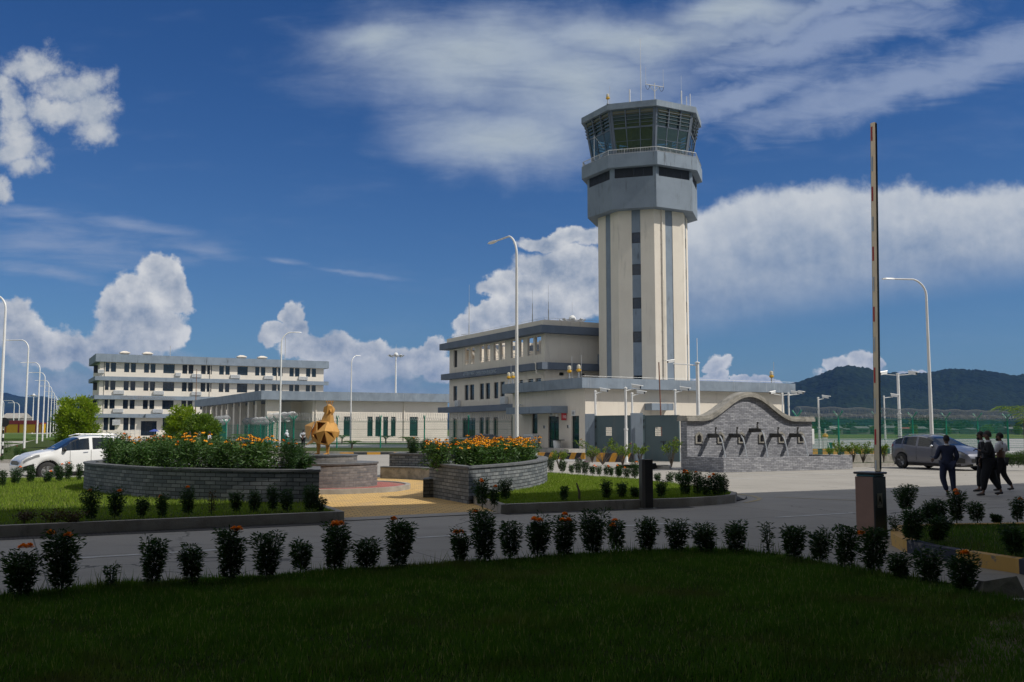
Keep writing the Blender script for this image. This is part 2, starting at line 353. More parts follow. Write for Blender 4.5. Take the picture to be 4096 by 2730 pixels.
M['cabglass'] = glassmat('cab_glass', (0.62, 0.78, 0.72), 0.10, 0.25, (0.02, 0.05, 0.045))
M['louver'] = pmat('dark_louver', (0.03, 0.036, 0.045), rough=0.6)
M['white'] = pmat('white_paint', (0.74, 0.74, 0.72), (0.68, 0.68, 0.66), 2, 0.4, stain=(0.5, 0.47, 0.42), amt=0.3)
M['steel'] = pmat('galvanised_steel', (0.45, 0.46, 0.47), (0.36, 0.37, 0.38), 6, 0.45, metal=0.6)
M['silver'] = pmat('silver_rail', (0.55, 0.55, 0.54), rough=0.4, metal=0.5)
M['black'] = pmat('black_paint', (0.012, 0.012, 0.013), (0.02, 0.02, 0.02), 3, 0.35)
M['rubber'] = pmat('black_rubber', (0.02, 0.02, 0.02), (0.03, 0.029, 0.028), 8, 0.85)
M['green'] = pmat('green_fence_paint', (0.0, 0.13, 0.08), (0.0, 0.11, 0.07), 3, 0.5)
M['yellow'] = pmat('yellow_paint', (0.62, 0.30, 0.03), (0.50, 0.24, 0.03), 5, 0.7, stain=(0.2, 0.17, 0.12), sscale=(3, 3, 3), amt=0.8)
M['kerbblack'] = pmat('black_kerb_paint', (0.022, 0.023, 0.028), (0.04, 0.04, 0.045), 5, 0.8, stain=(0.16, 0.15, 0.14), sscale=(3, 3, 3), amt=0.7)
M['concrete'] = pmat('kerb_concrete', (0.36, 0.34, 0.305), (0.27, 0.25, 0.22), 2.5, 0.9, 0.5, 30, stain=(0.08, 0.075, 0.065), sscale=(2, 2, 0.6), amt=0.8)
M['oldconc'] = pmat('mossy_concrete', (0.34, 0.32, 0.28), (0.20, 0.19, 0.165), 3.0, 0.95, 0.6, 26, stain=(0.05, 0.05, 0.045), sscale=(2.5, 2.5, 2.5), amt=1.0)
M['slate'] = brickmat('dark_slate_brick', (0.10, 0.118, 0.13), (0.27, 0.285, 0.29), (0.03, 0.032, 0.033), 0.30, 0.092, 0.010)
M['slatel'] = brickmat('pale_slate_brick', (0.22, 0.225, 0.255), (0.44, 0.445, 0.475), (0.13, 0.13, 0.135), 0.28, 0.072, 0.008, stain=(0.62, 0.62, 0.62))
M['coping'] = pmat('slate_coping', (0.10, 0.105, 0.11), (0.15, 0.155, 0.16), 5, 0.7, 0.3, 30)
M['gold'] = pmat('gold_statue_paint', (0.66, 0.36, 0.10), (0.56, 0.29, 0.075), 4, 0.42, metal=0.3, spec=0.5)
M['skin'] = pmat('skin', (0.16, 0.085, 0.055), (0.14, 0.072, 0.046), 20, 0.6)
# ================================================================== SETTING
def concrete_mat(name, c1, c2, joints=True, stainc=(0.12,0.115,0.105)):
    m, q, b = newmat(name); P = q.node('ShaderNodeNewGeometry').outputs['Position']
    n = q.noise(P, 0.35, 6, 0.6); n2 = q.noise(q.mapping(P, rot=(0,0,-A), scale=(0.5,2.2,1)), 1.6, 6, 0.65); n3 = q.noise(P, 30, 3, 0.6)
    c = q.mix(q.ramp(n, 0.3, 0.7), c1, c2); c = q.mix(q.ramp(n2, 0.5, 0.8, 0, 0.45), c, stainc); c = q.mix(q.ramp(n3, 0.3, 0.9, 0, 0.25), c, (0.5,0.48,0.43))
    vc = q.node('ShaderNodeTexVoronoi', feature='DISTANCE_TO_EDGE'); q.put(vc.inputs['Vector'], q.v('ADD', P, q.v('MULTIPLY', q.noise(P, 1.2, 4, 0.6, color=True), (0.9,0.9,0)))); vc.inputs['Scale'].default_value = 0.11
    crack = q.m('MULTIPLY', q.m('LESS_THAN', vc.outputs[0], 0.0016), q.ramp(q.noise(P, 0.2, 2, 0.5), 0.45, 0.55))
    c = q.mix(q.m('MULTIPLY', crack, 0.8), c, (0.05,0.05,0.045)); c = q.mix(q.ramp(q.noise(P, 0.9, 7, 0.7), 0.60, 0.74, 0, 0.5), c, stainc); c = q.mix(q.ramp(q.noise(q.mapping(P, rot=(0,0,-A), scale=(0.12,3.2,1)), 1.0, 4, 0.5), 0.58, 0.75, 0, 0.35), c, (0.14,0.135,0.125))
    if joints:
        L = q.mapping(P, rot=(0, 0, -A)); x, y, z = q.sep(L)
        def line(v, per, off, wd): return q.m('LESS_THAN', q.m('ABSOLUTE', q.m('SUBTRACT', q.m('FRACT', q.m('DIVIDE', q.m('ADD', v, off), per)), 0.5)), wd / per)
        j = q.m('MAXIMUM', line(x, 5.0, 1.9, 0.011), line(y, 4.5, 0.3, 0.011)); c = q.mix(q.m('MULTIPLY', j, 0.75), c, (0.05,0.05,0.048))
    q.put(b.inputs['Base Color'], c); b.inputs['Roughness'].default_value = 0.85
    bn = q.node('ShaderNodeBump'); bn.inputs['Strength'].default_value = 0.3; bn.inputs['Distance'].default_value = 0.01
    q.put(bn.inputs['Height'], q.noise(P, 40, 4, 0.7)); q.l.new(bn.outputs[0], b.inputs['Normal']); return m
M['road'] = concrete_mat('road_concrete', (0.28,0.262,0.23), (0.335,0.313,0.277))
M['apron'] = concrete_mat('apron_concrete', (0.30,0.30,0.30), (0.36,0.355,0.345), False)
def grassmat(name, c1, c2, c3):
    m, q, b = newmat(name); P = q.node('ShaderNodeNewGeometry').outputs['Position']
    c = q.mix(q.ramp(q.noise(P, 1.1, 5, 0.6), 0.3, 0.7), c1, c2); c = q.mix(q.ramp(q.noise(P, 9, 5, 0.7), 0.45, 0.75, 0, 0.7), c, c3)
    q.put(b.inputs['Base Color'], c); b.inputs['Roughness'].default_value = 1.0; b.inputs['Specular IOR Level'].default_value = 0.1
    bn = q.node('ShaderNodeBump'); bn.inputs['Strength'].default_value = 0.8; bn.inputs['Distance'].default_value = 0.05
    q.put(bn.inputs['Height'], q.noise(P, 30, 5, 0.7)); q.l.new(bn.outputs[0], b.inputs['Normal']); return m
M['turf'] = grassmat('turf_soil', (0.035,0.055,0.014), (0.05,0.075,0.018), (0.07,0.065,0.03))
M['field'] = grassmat('open_field', (0.085,0.125,0.03), (0.11,0.15,0.045), (0.13,0.13,0.06))
M['verge'] = grassmat('verge_grass', (0.055,0.105,0.02), (0.08,0.13,0.03), (0.10,0.11,0.05))
def sheet(name, pts, z, mat, th=None):
    mb = MB()
    if th: mb.prism(pts, z - th, z)
    else: mb.add([(p[0], p[1], z) for p in pts], [tuple(range(len(pts)))])
    return struct(mb.build(name, mat))
def G(px, py, z=0): p = gp(px, py, z); return (p.x, p.y)
sheet('ground', [(-9000,-3000),(9000,-3000),(9000,9000),(-9000,9000)], -0.03, M['field'])
# concrete forecourt, road and parking bay (one sheet)
sheet('road', [(-30,4),(38,4),(52,49),(60,61),(38,55),(16,58),(10,60),(-6,72),(-26,63),(-31,50),(-44,50),(-60,34)], 0.0, M['road'])
# road running away on the left, outside the lamp row
RD = Vector((-0.413, 0.911, 0)); RN = Vector((0.911, 0.413, 0))
def rp2(s, off): return Vector((-30.5, 57, 0)) + RD * s + RN * off
sheet('side_road', [tuple(rp2(s, o)[:2]) for (s, o) in ((-14,-1.6),(600,-1.6),(600,-13),(-14,-13))], 0.004, concrete_mat('side_road_concrete', (0.33,0.31,0.28), (0.40,0.37,0.33), False))
# taxiway and far runway on the right, grass beyond
sheet('taxiway', [(18,70),(60,74),(300,110),(300,190),(-60,190),(20,150),(18,100)], -0.02, M['apron'])
sheet('service_road', [(-70,91),(30,91),(30,118),(-70,118)], 0.0, M['apron'])
sheet('forecourt', [(-110,120),(40,120),(40,260),(-110,260)], -0.01, M['apron'])
sheet('building_apron', [(-1,55),(26,58),(34,75),(34,95),(-12,91),(-6,72.2)], 0.008, M['apron'])
# ---- canopy building behind the camera: its roof throws the big foreground shade
M['tw'] = pmat('terminal_wall', (0.70,0.68,0.64), (0.64,0.62,0.58), 0.5, 0.8)
M['tc'] = pmat('terminal_soffit', (0.42,0.41,0.40), rough=0.9)
tb = thing('terminal_building', 'flat-roofed terminal building with a deep canopy on columns, behind the viewpoint', 'building', (0, 0, 0), A - R(2.9))
# local frame: x along AX, y along BX ; shade line at local y = 23.9
RH = 17.0
edge = 23.75 - 0.73 * RH
mb = MB(); mb.box(-95, 95, -30, edge, RH - .9, RH); mb.build('roof', M['tc'], tb)
sheet('bounce_pavement', [tuple((AX*a_+BX*b_)[:2]) for a_, b_ in ((-95,-16),(95,-16),(95,1.5),(-95,1.5))], 0.004, M['road'])  # pale ground added under the unseen canopy to bounce light onto the foreground
mb = MB(); mb.box(-95, 95, -29, -16, 0, RH - .91); mb.build('wall', M['tw'], tb)
for xx in (-60, -42, 24, 42, 60):
    mb = MB(); mb.box(xx - 0.4, xx + 0.4, 6, 6.8, 0, RH - .91); mb.build('column', M['tw'], tb)
# ---- hills
def hill_mesh(name, pts, Y, depth, base, mat, bump, seed):
    """pts: skyline (px,py) of the photograph at distance Y; ground-level front slope towards the viewer"""
    r = np.random.RandomState(seed); xs = []; hs = []
    sky_ = [(xat(Y, zat(Y, py), px), zat(Y, py)) for px, py in pts]
    X = np.array([p[0] for p in sky_]); Z = np.array([p[1] for p in sky_])
    nx, ny = 520, 60; gx = np.linspace(X[0], X[-1], nx)
    ridge = np.interp(gx, X, Z)
    def fb(x, y, s):
        v = np.zeros_like(x); a = 1.0
        for o in range(5):
            k = s * 2 ** o; ph = r.rand(6) * 6.28
            v += a * (np.sin(x*k+ph[0]+1.7*np.sin(y*k*.7+ph[1])) * np.cos(y*k*1.1+ph[2]+1.3*np.sin(x*k*.6+ph[3]))); a *= .5
        return v
    vy = np.linspace(0, 1, ny); GX, V = np.meshgrid(gx, vy)
    prof = np.where(V < 0.72, np.sin(V / 0.72 * np.pi / 2) ** 1.15, np.cos((V - 0.72) / 0.28 * np.pi / 2))
    spur = 1 + 0.22 * fb(GX / depth, V * 1.2, 3.2) * np.sin(np.pi * np.clip(V / 0.72, 0, 1)) * (V < 0.72)
    ZZ = np.clip(prof * spur, 0, 1.02) * (ridge[None, :] - base) + base
    ZZ += (r.rand(*ZZ.shape) - .5) * bump * (prof > .05)
    YY = Y - depth * 0.72 + V * depth
    vs = np.stack([GX.ravel() * (YY.ravel() / Y), YY.ravel(), ZZ.ravel()], 1)
    idx = np.arange(nx * ny).reshape(ny, nx)
    f = np.stack([idx[:-1, :-1].ravel(), idx[:-1, 1:].ravel(), idx[1:, 1:].ravel(), idx[1:, :-1].ravel()], 1)
    me = bpy.data.meshes.new(name); me.from_pydata(vs.tolist(), [], f.tolist()); me.materials.append(mat)
    me.polygons.foreach_set('use_smooth', [True] * len(me.polygons)); o = bpy.data.objects.new(name, me); col.objects.link(o); return struct(o)
def forest_mat(name, c1, c2, s):
    m, q, b = newmat(name); P = q.node('ShaderNodeNewGeometry').outputs['Position']
    vo = q.node('ShaderNodeTexVoronoi'); q.put(vo.inputs['Vector'], P); vo.inputs['Scale'].default_value = s
    n = q.noise(P, s * 0.12, 6, 0.65); c = q.mix(q.ramp(n, 0.35, 0.65), c1, c2); c = q.mix(q.ramp(q.noise(P, s * 0.05, 3, 0.5), 0.55, 0.7, 0, 0.4), c, (0.03,0.05,0.014))
    q.put(b.inputs['Base Color'], c); b.inputs['Roughness'].default_value = 1; b.inputs['Specular IOR Level'].default_value = 0.05
    bn = q.node('ShaderNodeBump'); bn.inputs['Strength'].default_value = 1.0; bn.inputs['Distance'].default_value = 6
    q.put(bn.inputs['Height'], q.m('SUBTRACT', q.m('MULTIPLY', n, 0.6), vo.outputs[0])); q.l.new(bn.outputs[0], b.inputs['Normal']); return m
fr = forest_mat('forest_right', (0.006,0.012,0.006), (0.014,0.024,0.010), 0.06); fl = forest_mat('forest_left', (0.008,0.014,0.008), (0.014,0.022,0.011), 0.04)
hill_mesh('hills', [(2500,1715),(2800,1650),(3000,1598),(3155,1561),(3200,1550),(3287,1528),(3345,1507),(3405,1503),(3466,1512),(3516,1524),(3619,1529),(3714,1524),(3763,1516),(3809,1505),(3866,1501),(3923,1501),(4000,1510),(4057,1516),(4095,1510),(4250,1490),(4500,1480),(4900,1500),(5600,1540),(6600,1600)], 2500, 1300, -2, fr, 5, 3)
hill_mesh('hills', [(-2600,1640),(-1500,1600),(-700,1560),(-300,1590),(0,1577),(27,1572),(71,1589),(118,1595),(171,1596),(214,1607),(300,1625),(365,1641),(600,1655),(1000,1662),(1550,1650),(1800,1655),(2200,1668),(2700,1680),(3300,1690)], 4600, 1500, -2, fl, 6, 5)
# ---- kerbed lawn islands
def lawn(name, pts, z, th=0.2, kerb=0.14, kmat=None, base=-0.02):
    """grass island: soil block inside a kerb ring (kerb 2 cm proud)"""
    c = Vector((sum(p[0] for p in pts) / len(pts), sum(p[1] for p in pts) / len(pts), 0)); n = len(pts); ins = []
    for i, p in enumerate(pts):
        a = Vector(pts[i-1] + (0,) if len(pts[i-1]) == 2 else pts[i-1]); b_ = Vector((p[0], p[1], 0)); d = Vector((pts[(i+1) % n][0], pts[(i+1) % n][1], 0)); a = Vector((pts[i-1][0], pts[i-1][1], 0))
        e1 = (b_ - a).normalized(); e2 = (d - b_).normalized(); n1 = Vector((-e1.y, e1.x, 0)); n2 = Vector((-e2.y, e2.x, 0)); nn = (n1 + n2); nn = nn / max(0.5, nn.length * nn.length / 2) if nn.length > .1 else n1
        ins.append(b_ + nn * kerb)
    mb = MB(); mb.prism([(p.x, p.y) for p in ins], base, z); s = struct(mb.build(name, M['turf']))
    if kmat:
        mb = MB(); o_ = [(p[0], p[1]) for p in pts]; i_ = [(p.x, p.y) for p in ins]; zz = z + 0.02
        for k in range(n):
            k2 = (k + 1) % n
            mb.quad((*o_[k], base), (*o_[k2], base), (*o_[k2], zz), (*o_[k], zz)); mb.quad((*o_[k], zz), (*o_[k2], zz), (*i_[k2], zz), (*i_[k], zz)); mb.quad((*i_[k], zz), (*i_[k2], zz), (*i_[k2], z-.02), (*i_[k], z-.02))
        struct(mb.build('kerb', kmat))
    return [(p.x, p.y) for p in ins]
def smoothpts(pts, it=2):
    for _ in range(it):
        q = []
        for i in range(len(pts)):
            a = pts[i]; b_ = pts[(i+1) % len(pts)]; q += [(a[0]*.75+b_[0]*.25, a[1]*.75+b_[1]*.25), (a[0]*.25+b_[0]*.75, a[1]*.25+b_[1]*.75)]
        pts = q
    return pts
# near lawn (under the viewer)
near_edge_px = [(-700,2460),(0,2387),(357,2343),(714,2319),(1071,2301),(1400,2276),(1995,2240),(2400,2212),(2798,2193),(2997,2206),(3175,2230),(3412,2274),(3827,2336),(3940,2372),(4100,2410),(4700,2500)]
NEAR = [G(px, py, 0.12) for px, py in near_edge_px]
near_poly = [(-14,3),(14,3)] + [(NEAR[i][0], NEAR[i][1]) for i in range(len(NEAR)-1, -1, -1)]
NEARI = lawn('lawn', near_poly, 0.12, kerb=0.02)
# left lawn island
LI = [tuple((Vector((-3.34,19.4,0)) + AX * s)[:2]) for s in (-34,-20,-10,-3,0)]
LI += [(-3.55,19.9),(-4.3,21.7),(-5.5,24.5),(-8,28),(-10,31.5),(-11.5,33.2),(-14,33.4),(-17,33.1),(-24,30.5),(-34,26)]
LII = lawn('left_lawn', LI, 0.18, kmat=M['concrete'])
RI = [(-.24,21.2),(1.4,21.95),(3.05,22.65),(4.2,23.15),(5.0,23.7),(5.6,24.4),(5.85,25.3),(5.75,26.4),(5.3,28.2),(4.3,32.1),(3.1,33.6),(2.2,35.3),(1.35,36.9),(.3,38.6),(-.8,38.5),(-.2,35),(-.2,30),(-.7,26),(-.95,23.9)]
RII = lawn('right_lawn', RI, 0.18, kmat=M['concrete'])
M['kyb'] = None
m, q, b = newmat('yellow_black_kerb'); P = q.node('ShaderNodeNewGeometry').outputs['Position']; x_, y_, z_ = q.sep(P)
ang = q.m('ARCTAN2', q.m('SUBTRACT', y_, 15.6), q.m('SUBTRACT', x_, 9.6))
seg = q.m('MAXIMUM', q.m('MULTIPLY', q.m('GREATER_THAN', ang, -2.871), q.m('LESS_THAN', ang, -2.583)), q.m('MULTIPLY', q.m('GREATER_THAN', ang, -2.356), q.m('LESS_THAN', ang, -1.9)))
cc = q.mix(seg, (0.60,0.36,0.10), (0.030,0.036,0.055)); cc = q.mix(q.m('MULTIPLY', q.ramp(q.noise(P, 5, 6, 0.7), 0.56, 0.62), 0.9), cc, (0.22,0.205,0.18))
q.put(b.inputs['Base Color'], cc); b.inputs['Roughness'].default_value = 0.8; M['kyb'] = m
FI = [(6.75,11.0),(13,9.5),(16,17.6),(12,17.5),(9.5,17.35),(7.5,17.1),(6.7,16.85),(6.32,16.3),(6.02,15.5),(5.88,14.7),(5.93,13.9),(6.15,13.2),(6.43,12.5)]
FII = lawn('corner_lawn', FI, 0.165, kmat=M['kyb'], kerb=0.17)
# verge with lamp row at left, strip in front of the fence, strip right of the fountain
VI = [tuple(rp2(s, o)[:2]) for (s, o) in ((-4,-1.4),(-5,1.8),(-3,3.0),(45,2.6),(260,1.6),(260,-1.4))]
lawn('verge', VI[::1], 0.16, kmat=M['concrete'])
sheet('embankment', [(-220,150),(-75,150),(-66,165),(-80,200),(-125,300),(-420,300),(-420,150)], 0.4, M['verge'], 0.6)
mb = MB()
E0 = [(-250,100),(-64,98),(-80,140),(-95,176),(-112,212),(-400,330)]
mb.rings([[(p[0], p[1], -0.02) for p in E0], [(p[0]*1.0-3.0, p[1]+3.5, 1.15) for p in E0]], caps=False); mb.add([(p[0]-3.0, p[1]+3.5, 1.15) for p in E0], [(0,1,2,3,4,5)])
struct(mb.build('embankment', M['verge']))
FS = [(-29,74.2),(-4.6,73.5),(-1.2,80),(1.5,86),(0.5,89),(-27,89)]
lawn('grass_strip', FS, 0.14, kmat=M['concrete'])
sheet('grass_strip', [(-75,119),(-2,119),(-2,121.5),(-75,121.5)], 0.12, M['verge'], 0.2)
# striped kerb behind the plaza and by the doors
def stripe_kerb(name, p0, p1, h, wd, slant=0.0, wl=0.5, label=None, grey_end=0):
    d = Vector(p1) - Vector(p0); L = d.length; d.normalize(); n = max(1, int(round(L / wl))); nn = Vector((-d.y, d.x, 0)); mb = MB()
    for k in range(n):
        a = L * k / n; b_ = L * (k+1) / n; sl = slant * h
        for (q0, q1) in ((Vector(p0) + d*a, Vector(p0) + d*b_),):
            z0 = Vector((0,0,0)); zt = Vector((0,0,h)); s1 = d * sl if 0 < k else d*0; s2 = d * sl if k < n-1 else d*0
            mb.add([q0, q1, q1+s2+zt, q0+s1+zt, q0+nn*wd, q1+nn*wd, q1+nn*wd+s2+zt, q0+nn*wd+s1+zt], [(0,1,2,3),(3,2,6,7),(5,4,7,6),(1,5,6,2),(4,0,3,7)], k % 2)
    return mb
mb = stripe_kerb('kerb', (-12.5,70.4,-.02), (-4.9,72.2,-.02), 0.17, 0.2, wl=1.0); struct(mb.build('kerb', [M['yellow'], M['kerbblack']]))
# ---- plaza paving
PC = Vector((-5.75, 29.8, 0))
def pavermat(name, c1, c2, mort, bw, bh):
    m, q, b = newmat(name); P = q.node('ShaderNodeNewGeometry').outputs['Position']
    L = q.mapping(P, rot=(0,0,-A)); L = q.v('ADD', L, q.comb(q.m('MULTIPLY', q.m('SINE', q.m('MULTIPLY', q.sep(L)[1], 2*math.pi/bh)), 0.018), 0, 0))
    bt = q.node('ShaderNodeTexBrick'); q.put(bt.inputs['Vector'], L); bt.inputs['Scale'].default_value = 1; bt.inputs['Brick Width'].default_value = bw; bt.inputs['Row Height'].default_value = bh
    bt.inputs['Mortar Size'].default_value = 0.012; bt.inputs['Mortar Smooth'].default_value = 0.3
    q.put(bt.inputs['Color1'], c1); q.put(bt.inputs['Color2'], c2); q.put(bt.inputs['Mortar'], mort)
    c = q.mix(q.ramp(q.noise(P, 1.5, 5, 0.6), 0.4, 0.75, 0, 0.4), bt.outputs[0], (0.30,0.24,0.17)); q.put(b.inputs['Base Color'], c); b.inputs['Roughness'].default_value = 0.85
    bn = q.node('ShaderNodeBump'); bn.inputs['Strength'].default_value = 0.8; bn.inputs['Distance'].default_value = 0.015; q.put(bn.inputs['Height'], q.m('SUBTRACT', 1.0, bt.outputs[1])); q.l.new(bn.outputs[0], b.inputs['Normal']); return m
M['pavey'] = pavermat('yellow_pavers', (0.66,0.43,0.15), (0.56,0.36,0.125), (0.24,0.16,0.07), 0.26, 0.16)
M['paver'] = pavermat('red_pavers', (0.42,0.12,0.10), (0.34,0.10,0.085), (0.16,0.07,0.06), 0.26, 0.16)
pts = [(PC.x + 7.4*math.cos(t), PC.y + 7.2*math.sin(t)) for t in [R(k*10) for k in range(36)]]
sheet('paving', pts, 0.006, M['pavey'])
sheet('paving', [(-3.36,19.55),(-.28,21.25),(-.9,23.8),(-1.2,28),(-7,28),(-5.6,24.6),(-4.2,21.8)], 0.010, M['pavey'])
sheet('path', [(-3.30,19.50),(-.26,21.22),(-.5,21.75),(-3.55,20.05)], 0.014, M['road'])
mb = MB(); mb.lathe([(2.62, 0.005), (2.62, 0.15), (2.48, 0.15), (2.46, 0.115)], 72, (PC.x, PC.y), caps=False); struct(mb.build('kerb', M['concrete'], smooth=False))
sheet('paving', [(PC.x + 2.47*math.cos(R(k*5)), PC.y + 2.47*math.sin(R(k*5))) for k in range(72)], 0.118, M['paver'])
# ---- road markings
M['line'] = pmat('worn_white_marking', (0.62,0.62,0.60), (0.44,0.43,0.40), 6, 0.7, stain=(0.33,0.31,0.28), sscale=(3,3,3), amt=1.0)
M['yline'] = pmat('worn_yellow_marking', (0.42,0.32,0.14), (0.36,0.31,0.22), 3, 0.7)
def line(p0, p1, wd=0.12, mat='line', z=0.006):
    p0 = Vector((*p0, 0)); p1 = Vector((*p1, 0)); d = (p1-p0).normalized(); n = Vector((-d.y, d.x, 0)) * wd/2; mb = MB()
    mb.add([(q.x, q.y, z) for q in (p0-n, p1-n, p1+n, p0+n)], [(0,1,2,3)]); return struct(mb.build('road_marking', M[mat]))
for a, b_ in (((321,2234),(868,2201)), ((1519,2161),(1905,2139)), ((2423,2109),(2771,2090)), ((3103,2071),(3418,2053))): line(G(*a), G(*b_), 0.13)
line(G(-400,2280), G(-60,2258), 0.13)
for a, b_ in (((2908,1894),(3190,1910)), ((3068,1887.6),(3381,1903)), ((2905,1912),(3020,1919)), ((3300,1880),(3560,1890)), ((3400,1893),(3740,1908)), ((3560,1880),(3760,1889))): line(G(*a), G(*b_), 0.12)
arc = [(2934,1975),(3010,1985),(3040,1995),(3030,2003),(2980,2012)]
for k in range(len(arc)-1): line(G(*arc[k]), G(*arc[k+1]), 0.12, 'yline')
line(G(3100,1990), G(3420,2003), 0.10, 'yline')
# drain channel along the left kerb
m, q, b = newmat('drain_grate'); P = q.node('ShaderNodeNewGeometry').outputs['Position']; L = q.sep(q.mapping(P, rot=(0,0,-A)))
q.put(b.inputs['Base Color'], q.mix(q.m('GREATER_THAN', q.m('FRACT', q.m('MULTIPLY', L[0], 14)), 0.5), (0.006,0.006,0.007), (0.03,0.03,0.032))); b.inputs['Roughness'].default_value = 0.6; M['grate'] = m
k0 = Vector((-3.3,19.25,0)) - BX * 0.32
mb = MB(); p0 = k0 - AX*34; mb.add([(p.x, p.y, 0.007) for p in (p0, k0, k0+BX*.47, p0+BX*.47)], [(0,1,2,3)]); tag(mb.build('drain_grate', M['grate']), 'long black slotted drain grate along the foot of the left lawn kerb', 'drain')
p0 = Vector((-.2,21.1,0)); p1 = Vector((4.2,23.0,0)); dd = (p1-p0).normalized(); nn = Vector((-dd.y,dd.x,0)); mb = MB(); mb.add([(p.x,p.y,0.007) for p in (p0-nn*.22, p1-nn*.22, p1+nn*.1, p0+nn*.1)], [(0,1,2,3)]); tag(mb.build('drain_grate', M['grate']), 'black slotted drain grate along the front kerb of the right lawn', 'drain')
# dark tarmac sweep at the round end of the right island
sheet('asphalt_patch', [G(2935,1978),(6.05,25.3), G(2985,1985), G(2990,1995), G(2960,2005), G(2900,2012), G(2750,2024)], 0.005, pmat('tarmac', (0.05,0.05,0.052), (0.035,0.035,0.036), 4, 0.9))

_dp = smoothpts([G(3900,2560,.12), G(3985,2460,.12), G(4200,2430,.12), G(4500,2600,.12), G(4400,2800,.12), G(3800,2800,.12), G(3700,2700,.12)], 4); _r = random.Random(3)
sheet('dirt_patch', [(x_ + _r.uniform(-.05,.05), y_ + _r.uniform(-.05,.05)) for x_, y_ in _dp], 0.126, pmat('bare_earth', (0.19,0.155,0.10), (0.10,0.10,0.05), 6, 1.0, .8, 40))
# ================================================================== BUILDINGS
def facade(mb, o, e, n, W, z0, z1, holes, depth=0.12, mi=0, back=False):
    """wall face with rectangular holes and reveals. o origin, e unit along, n outward; holes (x0,x1,z0,z1)"""
    o, e, n = Vector(o), Vector(e), Vector(n); up = Vector((0,0,1))
    xs = sorted(set([0, W] + [h[0] for h in holes] + [h[1] for h in holes])); zs = sorted(set([z0, z1] + [h[2] for h in holes] + [h[3] for h in holes]))
    flip = e.cross(up).dot(n) < 0
    def Q(a, b_, c, d):
        if flip: a, b_, c, d = d, c, b_, a
        mb.quad(a, b_, c, d, mi)
    for i in range(len(xs)-1):
        for j in range(len(zs)-1):
            cx, cz = (xs[i]+xs[i+1])/2, (zs[j]+zs[j+1])/2
            if any(h[0] < cx < h[1] and h[2] < cz < h[3] for h in holes): continue
            P = lambda x, z: o + e*x + up*(z)
            Q(P(xs[i], zs[j]), P(xs[i+1], zs[j]), P(xs[i+1], zs[j+1]), P(xs[i], zs[j+1]))
    for (a, b_, c, d) in holes:
        P = lambda x, z, k: o + e*x + up*z - n*(depth*k)
        Q(P(a,c,1), P(b_,c,1), P(b_,c,0), P(a,c,0)); Q(P(a,d,0), P(b_,d,0), P(b_,d,1), P(a,d,1))
        Q(P(a,c,0), P(a,d,0), P(a,d,1), P(a,c,1)); Q(P(b_,c,1), P(b_,d,1), P(b_,d,0), P(b_,c,0))
def frameM(o, e, n):
    e, n = Vector(e), Vector(n); y = -n; z = Vector((0,0,1)); Mx = Matrix(((e.x, y.x, 0, o[0]), (e.y, y.y, 0, o[1]), (0, 0, 1, o[2]), (0,0,0,1))); return Mx
def window(parent, o, e, n, hole, depth=0.12, style='pair', glass='glass', name='window'):
    """frame + pane set back in the hole"""
    a, b_, c, d = hole; wd, ht = b_-a, d-c; Mx = frameM(Vector(o) + Vector(e)*a + Vector((0,0,c)), e, n)
    f = 0.055 if wd < 3 else 0.07; mb = MB(); y0, y1 = depth - 0.07, depth - 0.01
    mb.box(0, wd, y0, y1, 0, f, M=Mx); mb.box(0, wd, y0, y1, ht-f, ht, M=Mx); mb.box(0, f, y0, y1, f, ht-f, M=Mx); mb.box(wd-f, wd, y0, y1, f, ht-f, M=Mx)
    if style == 'transom': mb.box(f, wd-f, y0, y1, ht*0.66, ht*0.66+f, M=Mx)
    if style == 'wide':
        mb.box(f, wd-f, y0, y1, ht*0.66, ht*0.66+f, M=Mx)
        for k in (1, 2): mb.box(wd*k/3-f/2, wd*k/3+f/2, y0-.002, y1+.002, f, ht-f, M=Mx)
    if style == 'door':
        mb.box(f, wd-f, y0, y1, ht*0.80, ht*0.80+f, M=Mx); mb.box(wd/2-f/2, wd/2+f/2, y0-.002, y1+.002, f, ht*.8, M=Mx)
    fr_ = mb.build(name, M['frame'], parent)
    mp = MB(); mp.add([Mx @ Vector(p) for p in ((f*.5, depth-.035, f*.5), (wd-f*.5, depth-.035, f*.5), (wd-f*.5, depth-.035, ht-f*.5), (f*.5, depth-.035, ht-f*.5))], [(0,1,2,3)]); mp.build('pane', M[glass], fr_)
    # dark room behind
    return fr_
ac_first = [None]
def ac_unit(label, loc, rz, group='air conditioner units on the building walls', big=1.0, wide=0.85):
    t = thing('ac_unit', label, 'air conditioner', loc, rz, group); s = big
    mb = MB(); mb.box(-wide/2*s, wide/2*s, -0.33*s, -0.03, 0, 0.62*s, bev=0.02); mb.build('casing', M['white'], t)
    mb = MB()
    for k in range(7): mb.box(-wide/2*s+.05, wide/2*s-.05, -0.345*s, -0.331*s, 0.07*s+k*0.075*s, 0.10*s+k*0.075*s)
    mb.build('louver', M['steel'], t)
    for x in (-.3*s, .3*s): mb = MB(); mb.box(x-.02, x+.02, -.33*s, 0.0, -0.05, -0.005); mb.build('bracket', M['steel'], t)
    return t
def band(mb, x0, x1, y0, y1, z0, z1, mi=0): mb.box(x0, x1, y0, y1, z0, z1, mi)
EX, EY = Vector((1,0,0)), Vector((0,1,0))
def ring_wall(mb, x0, x1, y0, y1, z0, z1, th): # hollow parapet
    mb.box(x0, x1, y0, y0+th, z0, z1); mb.box(x0, x1, y1-th, y1, z0, z1); mb.box(x0, x0+th, y0+th, y1-th, z0, z1); mb.box(x1-th, x1, y0+th, y1-th, z0, z1)
